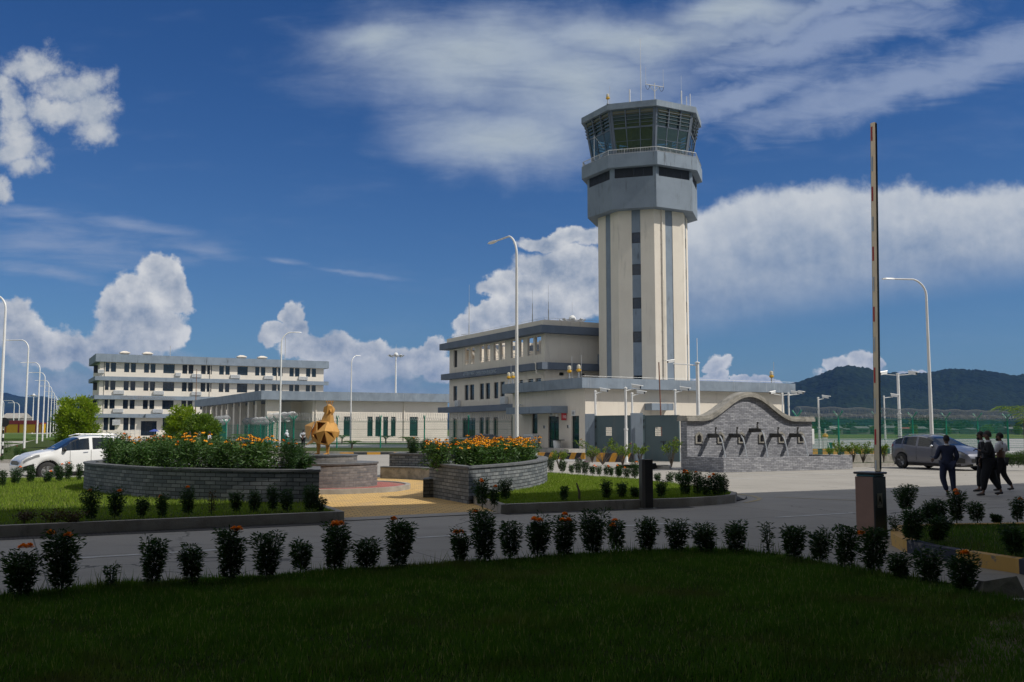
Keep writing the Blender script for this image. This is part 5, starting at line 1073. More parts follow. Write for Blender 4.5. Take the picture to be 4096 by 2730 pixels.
# ---------------------------------------------------------------- gates
M['gate'] = pmat('teal_grey_gate_steel', (0.075,0.115,0.125), (0.062,0.10,0.108), 1.2, .5, stain=(0.12,0.13,0.12), amt=.5)
def gate(pxa, pxb, ya, yb, zt_, lab, win):
    a, b_ = Vector((xat(ya,1,pxa), ya, 0)), Vector((xat(yb,1,pxb), yb, 0)); e = (b_-a).normalized(); L = (b_-a).length
    t = thing('steel_gate', lab, 'gate', a, math.atan2(e.y, e.x), 'steel gates left of the fountain')
    w0 = win*L; mb = MB(); W_ = .48
    for (x0,x1,z0,z1) in ((0,w0,.05,zt_),(w0+W_,L,.05,zt_),(w0,w0+W_,.05,1.45),(w0,w0+W_,1.95,zt_)): mb.box(x0,x1,-.03,.03,z0,z1)
    mb.build('panel', M['gate'], t); mb = MB()
    for (x0,x1,z0,z1) in ((0,L,zt_-.02,zt_+.05),(0,L,0.02,.09),(-.01,.05,.09,zt_-.02),(L-.05,L+.01,.09,zt_-.02)): mb.box(x0,x1,-.05,.05,z0,z1)
    mb.build('frame', M['gate'], t); mb = MB()
    for k in range(1,6): mb.box(w0+W_*k/6-.008, w0+W_*k/6+.008, -.012,.012,1.45,1.95)
    for k in range(1,5): mb.box(w0, w0+W_, -.01,.01,1.45+.5*k/5-.008,1.45+.5*k/5+.008)
    mb.build('grille', M['gate'], t); mb = MB(); mb.box(w0+W_-.1,w0+W_+.25,-.07,-.035,1.1,1.14); mb.box(w0+W_+.1,w0+W_+.13,-.07,-.035,.9,1.15); mb.build('bolt', M['black'], t)
def gpillar(pxa, pxb, y, z1, lab):
    x0, x1 = xat(y,1,pxa), xat(y,1,pxb); t = thing('gate_pillar', lab, 'pillar', ((x0+x1)/2, y, 0), 0, 'steel gates left of the fountain'); wd = (x1-x0)/2
    mb = MB(); mb.box(-wd, wd-.12, -.15, .25, 0, z1, bev=.01); mb.build('column', M['grey'], t); mb = MB(); mb.box(wd-.115, wd, -.12, .1, 0, z1-.1); mb.build('jamb', M['gate'], t)
    mb = MB(); mb.tube([(wd-.05,-.14,z1-.5),(wd-.05,-.14,z1-.35)], .035, 6); mb.tube([(wd-.05,-.14,.9),(wd-.05,-.14,1.05)], .035, 6); mb.tube([(wd-.05,-.14,1.9),(wd-.05,-.14,2.05)], .035, 6); mb.build('hinge', M['black'], t)
gate(2387, 2526, 58.5, 56.6, 2.60, 'dark teal steel gate leaf next to the low building, with a small barred window', .27)
gate(2581, 2718, 55.8, 54.2, 2.58, 'dark teal steel gate leaf touching the fountain wall, with a small barred window', .30)
gpillar(2342, 2386, 58.6, 2.76, 'grey gate pillar beside the low building'); gpillar(2525, 2580, 56.2, 2.77, 'grey gate pillar between the two gate leaves')
# ---------------------------------------------------------------- striped barriers
def barrier(pxa, pxb, ya, yb, h, lab, wl=.5, slant=.35, grey=.0):
    a, b_ = Vector((xat(ya,0,pxa),ya,0)), Vector((xat(yb,0,pxb),yb,0)); t = thing('striped_barrier', lab, 'barrier', (0,0,0), 0, 'yellow and black striped barriers')
    stripe_kerb('x', a, b_, h, .3, slant, wl).build('block', [M['yellow'], M['kerbblack']], t)
    if grey: d = (b_-a).normalized(); c0 = a - d*grey; mb = MB(); n = Vector((-d.y,d.x,0))*.3; mb.prism([tuple(p[:2]) for p in (c0, a-d*.004, a+n-d*.004, c0+n)], 0, h); mb.build('bare_end', M['concrete'], t)
    return t
barrier(2150, 2339, 60.0, 59.2, .40, 'striped yellow and black barrier in front of the glass doors', .33, .4)
barrier(2385, 2535, 54.6, 54.0, .50, 'striped yellow and black barrier in front of the first gate leaf', .36, .4, grey=.62)
for k, (a, b_, y, lab) in enumerate(((3252,3330,69.8,'striped block just right of the fountain wall'),(3334,3400,70.3,'striped block second from the fountain wall'),(3404,3478,71,'striped block right behind the barrier arm foot'),(3482,3560,71.6,'striped block left of the silver car'))):
    barrier(a, b_, y, y+.5, .42, 'low ' + lab + ', behind the fence plants', .42, 0)
# low planter wall right of fountain
lw = thing('low_wall', 'low bare concrete wall running behind the silver car to the fountain', 'wall', (0,0,0)); a = gp(3330, 1858); b_ = gp(4200, 1850)
mb = MB(); a = Vector((14.9,47.6,0)); b_ = a + AX*13; n = BX*.25; mb.prism([tuple(p[:2]) for p in (a,b_,b_+n,a+n)], 0, .55); mb.build('wall', M['oldconc'], lw)
lawn('grass_strip', [tuple(p[:2]) for p in (a-BX*1.3-AX*.3, b_-BX*1.3, b_-BX*.01, a-BX*.01-AX*.3)], .16, kmat=M['concrete'])
q0 = Vector((27.0, 49.6, 0)); lawn('grass_strip', [tuple(p[:2]) for p in (q0, q0+AX*16, q0+AX*16+BX*5, q0+BX*5)], .18, kmat=M['concrete'])
lawn('grass_strip', [G(2560,1873)[:2], (7.2,44.3), (7.5,45.6), (5.0,46.3)], .14, kmat=M['concrete'])
# ================================================================== VEGETATION
M['marileaf'] = leafmat('marigold_leaf', (0.018,0.05,0.014), (0.035,0.085,0.02), (0.06,0.12,0.03))
M['broadleaf'] = leafmat('broad_leaf', (0.035,0.085,0.02), (0.07,0.14,0.03), (0.13,0.20,0.06))
M['treeleaf'] = leafmat('bright_tree_leaf', (0.13,0.20,0.008), (0.25,0.33,0.014), (0.36,0.42,0.04), trans=.35)
M['treeleaf2'] = leafmat('dark_tree_leaf', (0.07,0.13,0.01), (0.13,0.21,0.015), (0.20,0.27,0.03))
M['bougleaf'] = leafmat('bougainvillea_leaf', (0.09,0.15,0.02), (0.16,0.22,0.03), (0.22,0.27,0.05), trans=.35)
M['stem'] = pmat('green_stem', (0.05,0.07,0.025), rough=.8); M['bark'] = pmat('bark', (0.12,0.095,0.07), (0.08,0.065,0.05), 8, .9, .5)
M['orange'] = leafmat('marigold_orange', (1.0,0.30,0.012), (1.0,0.40,0.02), trans=.1); M['daisy'] = leafmat('rudbeckia_petal', (0.95,0.46,0.01), (1.0,0.36,0.008), trans=.15)
M['cone'] = pmat('dark_flower_cone', (0.035,0.012,0.006), rough=.9); M['lilac'] = leafmat('lilac_flower', (0.35,0.22,0.38), (0.45,0.32,0.48)); M['magenta'] = leafmat('magenta_bract', (0.45,0.03,0.15), (0.55,0.06,0.20))
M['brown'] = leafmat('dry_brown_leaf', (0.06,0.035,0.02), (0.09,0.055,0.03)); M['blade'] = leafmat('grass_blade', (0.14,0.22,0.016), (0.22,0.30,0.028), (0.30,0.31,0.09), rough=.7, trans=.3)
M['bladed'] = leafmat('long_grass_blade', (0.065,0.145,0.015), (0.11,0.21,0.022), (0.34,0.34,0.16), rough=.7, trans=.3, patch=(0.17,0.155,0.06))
def leaves(name, P, D, L, W_, mat, parent=None, seed=1, fold=.25, kind=None):
    """each leaf a 4-vertex diamond. P base Nx3, D direction Nx3 unit, L lengths, W widths"""
    r = np.random.RandomState(seed); n = len(P); P = np.asarray(P, float); D = np.asarray(D, float)
    D /= np.linalg.norm(D, axis=1)[:, None] + 1e-9; rv = r.randn(n, 3); S = np.cross(D, rv); S /= np.linalg.norm(S, axis=1)[:, None] + 1e-9
    U = np.cross(S, D); L = np.broadcast_to(L, n)[:, None]; W_ = np.broadcast_to(W_, n)[:, None]
    mid = P + D*L*.5 + U*L*fold*.3; tip = P + D*L - np.array([0,0,1])*L*.12
    V = np.stack([P, mid + S*W_*.5, tip, mid - S*W_*.5], 1).reshape(-1, 3).astype(np.float32)
    me = bpy.data.meshes.new(name); me.vertices.add(4*n); me.vertices.foreach_set('co', V.ravel()); me.loops.add(4*n); me.loops.foreach_set('vertex_index', np.arange(4*n, dtype=np.int32))
    me.polygons.add(n); me.polygons.foreach_set('loop_start', np.arange(n, dtype=np.int32)*4); me.update(calc_edges=True); me.validate(); me.materials.append(mat)
    o = bpy.data.objects.new(name, me); col.objects.link(o); o.parent = parent
    if kind: o['kind'] = kind
    return o
def pompom(name, c, r_, parent, mat='orange', seed=0, n=46):
    rs = np.random.RandomState(seed); D = rs.randn(n, 3); D /= np.linalg.norm(D, axis=1)[:, None]; D[:, 2] = np.abs(D[:, 2])*.9 - .15
    return leaves(name, np.array(c) + D*r_*.25*np.array([1,1,.7]), D, r_*.85, r_*.75, M[mat], parent, seed, .5)
def daisy(c, r_, parent, seed=0, tilt=.3):
    rs = np.random.RandomState(seed); n = 10; a = np.arange(n)/n*2*np.pi; D = np.stack([np.cos(a), np.sin(a), -.25 - rs.rand(n)*.3], 1); t = rs.randn(2)*tilt
    D[:, 2] += D[:, 0]*t[0] + D[:, 1]*t[1]; f = leaves('flower', np.repeat([c], n, 0), D, r_, r_*.42, M['daisy'], parent, seed, .1)
    mb = MB(); mb.ball((c[0],c[1],c[2]+.006), (r_*.3,r_*.3,r_*.32), 6); mb.build('flower_centre', M['cone'], f); return f
def marigold(h, wd, nfl, label, loc, group, dens=1.0, seed=0, thin=False, ll=.062, name='marigold_bush', leafm='marileaf', flower='orange'):
    rs = np.random.RandomState(seed); t = thing(name, label, 'plant', loc, rs.rand()*6.28, group); t.rotation_euler = (rs.randn()*.06, rs.randn()*.06, t.rotation_euler[2])
    nb = 4 if thin else 9; heads = []
    for k in range(nb):
        a = rs.rand()*6.28; rr = (rs.rand()**.5)*wd*.30; zt_ = h*(.62 + .36*rs.rand()); heads.append((rr*math.cos(a), rr*math.sin(a), zt_))
    mb = MB(); mb.tube([(0,0,-.03),(0,0,h*.35)], [.012,.009], 5)
    for hd in heads: mb.tube([(0,0,h*.12),(hd[0]*.7,hd[1]*.7,hd[2]*.55),hd], [.008,.006,.004], 4)
    mb.build('stem', M['stem'], t)
    n = int((480 if thin else 2100)*dens*min(1.4,max(.35, h*wd/.28))); P = []; D = []
    for i in range(n):
        hd = heads[rs.randint(nb)]; u = rs.rand()**.75; z = .06*h + (hd[2]-.04*h)*u
        env = wd*.5*(0.42 + .75*math.sin(min(1, .15+u*.85)*math.pi*.72)); cx, cy = hd[0]*u, hd[1]*u
        a = rs.rand()*6.28; q = env*.62*(rs.rand()**.6)*(.75 if thin else 1); P.append((cx+q*math.cos(a)*.8, cy+q*math.sin(a)*.8, z)); D.append((math.cos(a)+rs.randn()*.3, math.sin(a)+rs.randn()*.3, .35+rs.randn()*.45))
    leaves('foliage', P, D, ll*(.7+.6*rs.rand(n)), ll*.26, M['brown' if (thin and seed % 2) else leafm], t, seed)
    for k in range(nfl):
        hd = heads[k % nb]; a = rs.rand()*6.28; q = wd*.22; c = (hd[0]+q*math.cos(a)*.6, hd[1]+q*math.sin(a)*.6, min(h*1.02, max(hd[2], h*.84))+.01)
        pompom('flower', c, .050, t, flower, seed*31+k)
    return t
def bushpx(px, ytop, ybase, wpx, nfl, z, label, group, **kw):
    g_ = gp(px, ybase, z); u = F/(g_.y*CP+(z-H)*SP); h = zat(g_.y, ytop)-z; return marigold(max(.12,h), max(.12,wpx/u), nfl, label, g_, group, **kw)
def conv(lst, ox, oy, s): return [(ox+a/s, oy+b/s, oy+c/s, w/s, n, kw) for (a, b, c, w, n, kw) in lst]
row = conv([(125,350,725,250,2,{}),(415,270,690,250,2,{}),(745,520,660,110,0,{'thin':1}),(1020,310,640,180,0,{}),(1290,365,630,170,0,{}),(1550,225,615,200,2,{}),(1790,280,595,210,0,{}),(2020,340,555,160,0,{}),(2250,200,550,210,4,{})],0,1950,1.681)
row += conv([(110,590,790,200,0,{}),(320,425,785,220,1,{}),(735,525,750,130,2,{}),(905,400,740,200,1,{}),(1075,475,720,150,0,{}),(1260,425,710,180,3,{}),(1440,435,705,170,4,{}),(1630,390,690,200,0,{}),(1795,475,665,130,2,{}),(1990,445,665,150,0,{}),(2195,460,665,160,0,{})],1400,1800,1.681)
row += conv([(215,410,590,190,0,{}),(415,390,600,155,0,{}),(630,370,605,120,0,{'thin':1}),(800,405,640,180,0,{}),(975,440,660,150,0,{}),(1145,415,700,170,0,{}),(1340,430,725,210,1,{}),(1520,600,770,150,0,{}),(1720,580,800,190,0,{}),(1945,570,860,220,2,{})],2700,1850,1.6855)
NF = {0:'no blooms',1:'one orange bloom',2:'two orange blooms',3:'three orange blooms',4:'four orange blooms'}
for i, (px, yt, yb, wp, nf, kw) in enumerate(row):
    size = 'withered thin' if kw.get('thin') else ('tall' if yb-yt > 200 else 'low' if yb-yt < 135 else 'mid-sized')
    if kw.get('thin'): kw = {'thin': True}
    bushpx(px, yt, yb+10, wp*1.05, nf, .12, '%s marigold bush, %s from left in the shaded front row, %s' % (size, ORD[i], NF[nf]), 'marigolds along the front lawn edge', seed=100+i, **kw)
isl = conv([(615,-10,220,110,1,{}),(770,-10,205,100,1,{}),(945,50,200,75,0,{}),(1090,40,205,70,1,{}),(1270,-20,180,90,1,{}),(1420,10,180,50,0,{'thin':True}),(1590,5,165,80,0,{}),(1705,15,165,80,0,{}),(1835,-20,160,70,0,{}),(1935,10,160,90,0,{}),(2080,-25,160,105,0,{}),(2150,60,160,80,0,{})],0,1950,1.681)
for i, (px, yt, yb, wp, nf, kw) in enumerate(isl): bushpx(px, yt, yb+4, wp*1.15, nf, .18, '%s marigold, %s from left along the kerb before the left planter' % ('thin brown' if kw else 'slim dark green', ORD[i]), 'marigolds along the left lawn kerb', seed=200+i, dens=.8, **kw)
lefts = conv([(30,1330,1540,90,0,{}),(170,1300,1510,130,1,{}),(345,1280,1490,120,0,{}),(525,1340,1490,110,1,{}),(665,1260,1480,110,1,{}),(760,1240,1460,100,2,{}),(885,1275,1470,80,0,{})],0,1400,2.8)
for i, (px, yt, yb, wp, nf, kw) in enumerate(lefts): bushpx(px, yt, yb, wp, nf, .18, 'sunlit marigold in front of the white car, %s from left, %s' % (ORD[i], NF[nf]), 'marigolds in front of the white car', seed=230+i, dens=.8)
ri = conv([(890,185,380,110,2,{}),(970,240,380,80,1,{}),(1045,185,340,90,0,{}),(1440,238,350,60,0,{}),(1725,190,335,75,0,{}),(1825,205,330,75,0,{}),(1920,250,330,65,0,{}),(2095,200,325,80,0,{})],1400,1800,1.681) + conv([(70,45,230,95,3,{}),(150,60,222,90,1,{}),(215,80,232,80,1,{}),(290,60,228,115,2,{}),(335,75,222,70,0,{})],2700,1850,1.6855)
for i, (px, yt, yb, wp, nf, kw) in enumerate(ri): bushpx(px, yt, yb, wp*1.1, nf, .18, 'half-shaded marigold, %s from left along the front kerb of the right lawn, %s' % (ORD[i], NF[nf]), 'marigolds on the right lawn kerb', seed=250+i, dens=.8)
st2 = thing('dead_stump', 'thin brown dead stump among the right lawn marigolds', 'stump', gp(1400+1540/1.681, 2005, .18)); mb = MB(); mb.tube([(0,0,-.02),(.01,0,.2),(-.03,0,.34),(-.06,0,.42)], [.035,.03,.022,.012], 6); mb.build('stem', M['bark'], st2)
rb = conv([(910,780,1080,150,0,{}),(1110,830,1080,150,0,{}),(1290,930,1100,100,0,{}),(1400,820,1110,170,5,{'flower':'lilac'}),(1520,850,1120,150,3,{'flower':'lilac'}),(1660,930,1120,110,1,{}),(1780,950,1130,110,1,{}),(1900,930,1140,110,1,{}),(2000,960,1150,90,1,{}),(2130,980,1160,90,0,{})],2000,1650,4.48) + conv([(450,1190,1330,90,1,{}),(540,1220,1345,90,1,{}),(620,1150,1350,110,1,{}),(865,1290,1380,70,0,{}),(990,1275,1400,85,0,{}),(1080,1280,1390,80,0,{}),(1180,1250,1400,110,1,{})],2300,1400,2.614)
for i, (px, yt, yb, wp, nf, kw) in enumerate(rb): bushpx(px, yt, yb, wp*1.1, nf, .18, 'sunlit bushy plant, %s from left in the back row of the right lawn%s' % (ORD[i], ', lilac flowers' if kw else ''), 'plants on the far edge of the right lawn', seed=280+i, dens=.7, **kw)
ci = conv([(1560,130,330,150,0,{}),(1600,300,540,190,0,{}),(1490,335,470,110,0,{'thin':True}),(1700,250,420,120,0,{}),(1780,245,430,120,0,{}),(1770,350,545,160,0,{}),(1900,185,410,130,2,{}),(2040,270,405,130,0,{}),(2165,355,410,60,0,{}),(2310,230,400,95,1,{}),(2300,410,630,170,0,{})],2700,1850,1.6855)
for i, (px, yt, yb, wp, nf, kw) in enumerate(ci): bushpx(px, yt, yb, wp, nf, .165, 'dark marigold bush, %s from left on the striped-kerb corner lawn, %s' % (ORD[i], NF[nf]), 'marigolds on the corner lawn', seed=310+i, **({} if not kw else {'thin': True, 'leafm': 'marileaf'}))
# ---- planter planting
def rudbeckia(loc, h, wd, nfl, label, seed, group):
    rs = np.random.RandomState(seed); t = thing('rudbeckia_plant', label, 'plant', loc, 0, group); n = int(900*wd/.7)
    P = np.stack([rs.randn(n)*wd*.26, rs.randn(n)*wd*.26, rs.rand(n)**.8*h*.78], 1); a = rs.rand(n)*6.28; D = np.stack([np.cos(a), np.sin(a), .5+rs.randn(n)*.4], 1)
    leaves('foliage', P, D, .11+.05*rs.rand(n), .034, M['broadleaf'], t, seed)
    mb = MB()
    fl = []
    for k in range(nfl): x, y = rs.randn(2)*wd*.27; z = h*(.72+.33*rs.rand()); mb.tube([(x*.5,y*.5,0),(x,y,z)], .005, 3); fl.append((x,y,z))
    mb.build('stem', M['stem'], t)
    for k, c in enumerate(fl): daisy(c, .062, t, seed*50+k)
    return t
def leafy(loc, h, wd, label, seed, group, mat='broadleaf', n=1100, ll=.10, lw=.03):
    rs = np.random.RandomState(seed); t = thing('leafy_plant', label, 'plant', loc, 0, group); hs = [(rs.randn()*wd*.25, rs.randn()*wd*.25, h*(.65+.35*rs.rand())) for _ in range(9)]
    mb = MB(); [mb.tube([(0,0,0),(q[0]*.7,q[1]*.7,q[2]*.5),q], [.01,.007,.004], 4) for q in hs]; mb.build('stem', M['stem'], t)
    k = rs.randint(0, 9, n); u = rs.rand(n)**.8; H_ = np.array(hs)[k]; P = H_*u[:, None] + rs.randn(n, 3)*np.array([.07,.07,.04])*wd/.6; P[:, 2] = np.abs(P[:, 2])
    a = rs.rand(n)*6.28; D = np.stack([np.cos(a), np.sin(a), .4+rs.randn(n)*.5], 1); leaves('foliage', P, D, ll*(.7+.6*rs.rand(n)), lw, M[mat], t, seed); return t
zs = ZT - .12; rs0 = random.Random(11)
def mid(a, b_, t): return (a[0]+(b_[0]-a[0])*t, a[1]+(b_[1]-a[1])*t)
NA = 13
for i in range(NA):
    u = (i+1.15)/(NA+.7); o_ = PLo[int(u*(len(PLo)-1)*.92)]; n_ = PLi[int(u*(len(PLi)-1)*.92)]
    for j, t_ in enumerate((.30,.70)):
        p = mid(o_, n_, t_+rs0.uniform(-.05,.05)); loc = Vector((p[0], p[1], zs)); h = rs0.uniform(.68,.92); k = (i*2+j)
        where = 'outer' if j == 0 else 'inner'; lab = '%s, %s from front end, %s row, left planter'
        if k in (2,3,5,6,20,22): rudbeckia(loc, h+.05, .75, 15, lab % ('leafy plant with black-eyed yellow flowers', ORD[i], where), 400+k, 'plants in the left planter')
        elif k in (0,1,9,15,17,18,19,21): marigold(h, .62, (4 if k > 14 else 2), lab % ('dark marigold bush', ORD[i], where), loc, 'plants in the left planter', seed=400+k, dens=.9)
        else: leafy(loc, h, .75, lab % ('green leafy flowerless bush', ORD[i], where), 400+k, 'plants in the left planter')
NB = 12
for i in range(NB):
    u = (i+.3)/NB; o_ = PRo[int(u*(len(PRo)-1))]; n_ = PRi[int(u*(len(PRi)-1))]
    for j, t_ in enumerate((.30,.72)):
        if i == 0 and j == 0: continue
        p = mid(o_, n_, t_+rs0.uniform(-.05,.05)); loc = Vector((p[0], p[1], zs)); k = i*2+j; h = rs0.uniform(.62,.8); where = 'outer' if j == 0 else 'inner'; lab = '%s, %s from front end, %s row, right planter'
        if 0 <= i <= 7 and not (j == 1 and i in (1, 5)): rudbeckia(loc, h+.04, .75, 26, lab % ('dense yellow-flowered plant', ORD[i], where), 450+k, 'plants in the right planter')
        else: marigold(h, .6, 1, lab % ('dark marigold bush', ORD[i], where), loc, 'plants in the right planter', seed=450+k, dens=.9)
leafy(Vector((-4.95,23.1,ZT-.08)), .42, .35, 'low clump of strap leaves at the right-hand tip of the left planter', 499, 'plants in the left planter', 'marileaf', 260, .22, .03)
# ---- bougainvillea bushes
def boug(px, yt, yb, wp, label, seed, z=.16, mag=3):
    g_ = gp(px, yb, z); u = F/(g_.y*CP); h = zat(g_.y, yt)-z; wd = wp/u; rs = np.random.RandomState(seed); t = thing('bougainvillea', label, 'shrub', g_, 0, 'straggly bougainvillea shrubs'); mb = MB(); P = []; D = []; tips = []
    for k in range(9):
        a = k*.7+rs.rand(); rr = wd*.5*(.4+.6*rs.rand()); tip = np.array([rr*math.cos(a), rr*math.sin(a)*.6, h*(.6+.4*rs.rand())]); midp = tip*np.array([.35,.35,.55]); mb.tube([(0,0,0), tuple(midp), tuple(tip)], [.022,.014,.006], 5); tips.append(tip)
        for _ in range(int(60)):
            q = .35+.65*rs.rand(); b0 = midp*(1-q)+tip*q if q > 0 else midp; P.append(b0+rs.randn(3)*.045); D.append(tip-midp+rs.randn(3)*.5)
    mb.build('stem', M['bark'], t); leaves('foliage', P, D, .085, .045, M['bougleaf'], t, seed)
    for k in range(mag): pompom('flower', tuple(tips[k]), .05, t, 'magenta', seed*7+k, 14)
    return t
X5 = lambda x: 2300+x/2.614
Y5 = lambda y: 1400+y/2.614
boug(X5(290), Y5(925), Y5(1200), 230, 'tall straggly shrub with pale tips before the first gate leaf', 601, mag=4); boug(X5(500), Y5(985), Y5(1215), 130, 'straggly shrub with magenta flowers between the gate pillars, low', 602)
boug(X5(680), Y5(955), Y5(1190), 75, 'narrow leafy shrub right behind the black bollard', 603, mag=1); boug(X5(1010), Y5(900), Y5(1225), 110, 'sparse shrub on the gravel bed next to the fountain wall', 604, mag=2)
boug(2000+1060/4.48, 1650+690/4.48, 1650+1010/4.48, 80, 'low straggly shrub beside the right planter, magenta flower', 605, mag=2); boug(X5(180), Y5(1030), Y5(1180), 60, 'small straggly shrub left of the tall one, before the low building', 606, mag=2)
X4 = lambda x: 3200+x/2.626
Y4 = lambda y: 1440+y/2.626
for k, (x, yt, yb, w_, lab) in enumerate(((420,860,1075,75,'just right of the fountain'),(560,880,1080,65,'second from the fountain'),(665,865,1085,85,'third from the fountain, left of the barrier arm'),(880,895,1080,50,'between the barrier arm and the silver car'),(310,930,1010,40,'right against the fountain wall end'))): boug(X4(x), Y4(yt), Y4(yb), w_, 'yellow-green straggly shrub ' + lab, 610+k, mag=0)
for k, px in enumerate((4020, 4048, 4075, 4098, 4130)): bushpx(px, 1800, 1868, 42, 0, .18, 'green bush %s from left on the strip at the far right edge' % ORD[k], 'bushes on the right edge strip', seed=630+k, dens=.5, leafm='broadleaf', name='green_bush')
# ---- trees
def tree(px, yt, yb, wp, D_, label, seed, mat, name='small_tree', n=5200, ll=.17, low=.22):
    z0 = 0.0; x = xat(D_, 2, px); zt_ = zat(D_, yt); wd = wp/F*D_; rs = np.random.RandomState(seed); t = thing(name, label, 'tree', (x, D_, z0), 0); ch = zt_*low; mb = MB(); mb.tube([(0,0,-.05),(.03,.02,ch),(-.02,.0,zt_*.55)], [.11,.09,.05], 8); cl = []
    for k in range(70):
        u = rs.rand(); th = rs.rand()*6.28; zc_ = ch*.8 + (zt_-ch*.8)*(.06+.90*u); env = wd*.5*math.sin(math.pi*(.2+.68*u))**.5; q = env*(.45+.5*rs.rand()); cl.append((q*math.cos(th), q*math.sin(th), zc_)); 
        if k < 14: mb.tube([(0,0,ch*.9+(zt_*.3)*rs.rand()),(cl[-1][0]*.5,cl[-1][1]*.5,(ch+cl[-1][2])/2),cl[-1]], [.05,.03,.012], 5)
    mb.build('trunk', M['bark'], t); C = np.array(cl)[rs.randint(0, 70, n)]; off = rs.randn(n, 3)*np.array([.17,.17,.14])*wd/2.6; P = C+off; Dd = off/np.linalg.norm(off,axis=1)[:,None]*.7 + C/np.linalg.norm(C,axis=1)[:,None]*.5 + rs.randn(n,3)*.3; Dd[:, 2] += .1
    leaves('crown', P, Dd, ll*(.7+.6*rs.rand(n)), ll*.34, M[mat], t, seed); return t
tree(305, 1593, 1760, 156, 88, 'rounded bright yellow-green tree behind the white car', 701, 'treeleaf', n=15000, ll=.27, low=.05)
tree(727, 1630, 1765, 120, 80, 'bright yellow-green tree in front of the colonnaded hall, left of the darker one', 702, 'treeleaf', n=9000, ll=.22, low=.1); tree(808, 1664, 1765, 128, 78, 'darker round-headed tree in front of the colonnaded hall', 703, 'treeleaf2', n=9500, ll=.19, low=.3)
def palm(px, yt, yb, D_, label, seed, wd=1.3, mat='broadleaf', grp='small palms by the fences'):
    z = .14; x = xat(D_, z, px); h = zat(D_, yt)-z; rs = np.random.RandomState(seed); t = thing('palm', label, 'palm tree', (x, D_, z), 0, grp); mb = MB(); mb.tube([(0,0,0),(0,0,h*.62)], [.10,.07], 7); mb.build('trunk', M['bark'], t)
    for k in range(12):
        a = k*.524+rs.rand()*.2; P = []; D = []
        for j in range(14):
            s = j/14; r_ = wd*.5*s*1.1; zz_ = h*.6+h*.36*math.sin(min(1,s*1.1)*math.pi*.55)-s*s*h*.18; p = np.array([r_*math.cos(a), r_*math.sin(a), zz_])
            for sg in (-1, 1): P.append(p); D.append((math.cos(a+sg*1.1), math.sin(a+sg*1.1), -.25))
        leaves('frond', P, D, .22*wd/1.3, .035, M[mat], t, seed+k)
    return t
palm(1408, 1758, 1812, 84, 'small palm just right of the bird statue', 720, 1.5); palm(1634, 1740, 1806, 86, 'small palm at the left edge of the right planter flowers', 721, 1.6); palm(1543, 1738, 1770, 112, 'tiny palm behind the green fence, middle of the hall front', 722, 1.5); palm(1368, 1735, 1765, 112, 'tiny palm behind the green fence by the statue shoulder', 723, 1.6); palm(965, 1730, 1772, 108, 'small palm in front of the hall columns', 724, 2.2)
palm(4105, 1590, 1830, 58, 'palm with orange-brown drooping fronds entering at the far right edge', 725, 3.4, 'bougleaf')
for k, (px, yt, y_, w_) in enumerate(((3655,1706,300,26),(3495,1708,310,20),(3950,1704,320,40),(3345,1712,300,22),(3590,1712,330,20),(4070,1709,330,26),(3250,1710,320,20),(3790,1712,340,22))):
    tree(px, yt, 1735, w_, y_, 'small dark tree among the far houses, %s from left along the airfield edge' % ORD[[3,2,5,1,99,6,0,4][k] if k != 4 else 7], 730+k, 'treeleaf2', n=900, ll=.6, low=.15)
# roses in the verge at left
for k, (x, yt, yb, w_) in enumerate(((75,1010,1180,160),(190,1070,1190,120),(260,1100,1180,120),(20,1180,1245,60))):
    bushpx(x/2.8, 1400+yt/2.8, 1400+yb/2.8, w_/2.8, 1, .16, 'rose bush %s, on the verge by the white car' % ['leftmost and tall','second from left','third from left','low in the kerb corner'][k], 'rose bushes on the verge', seed=760+k, dens=.5, leafm='broadleaf', name='rose_bush', flower='magenta')
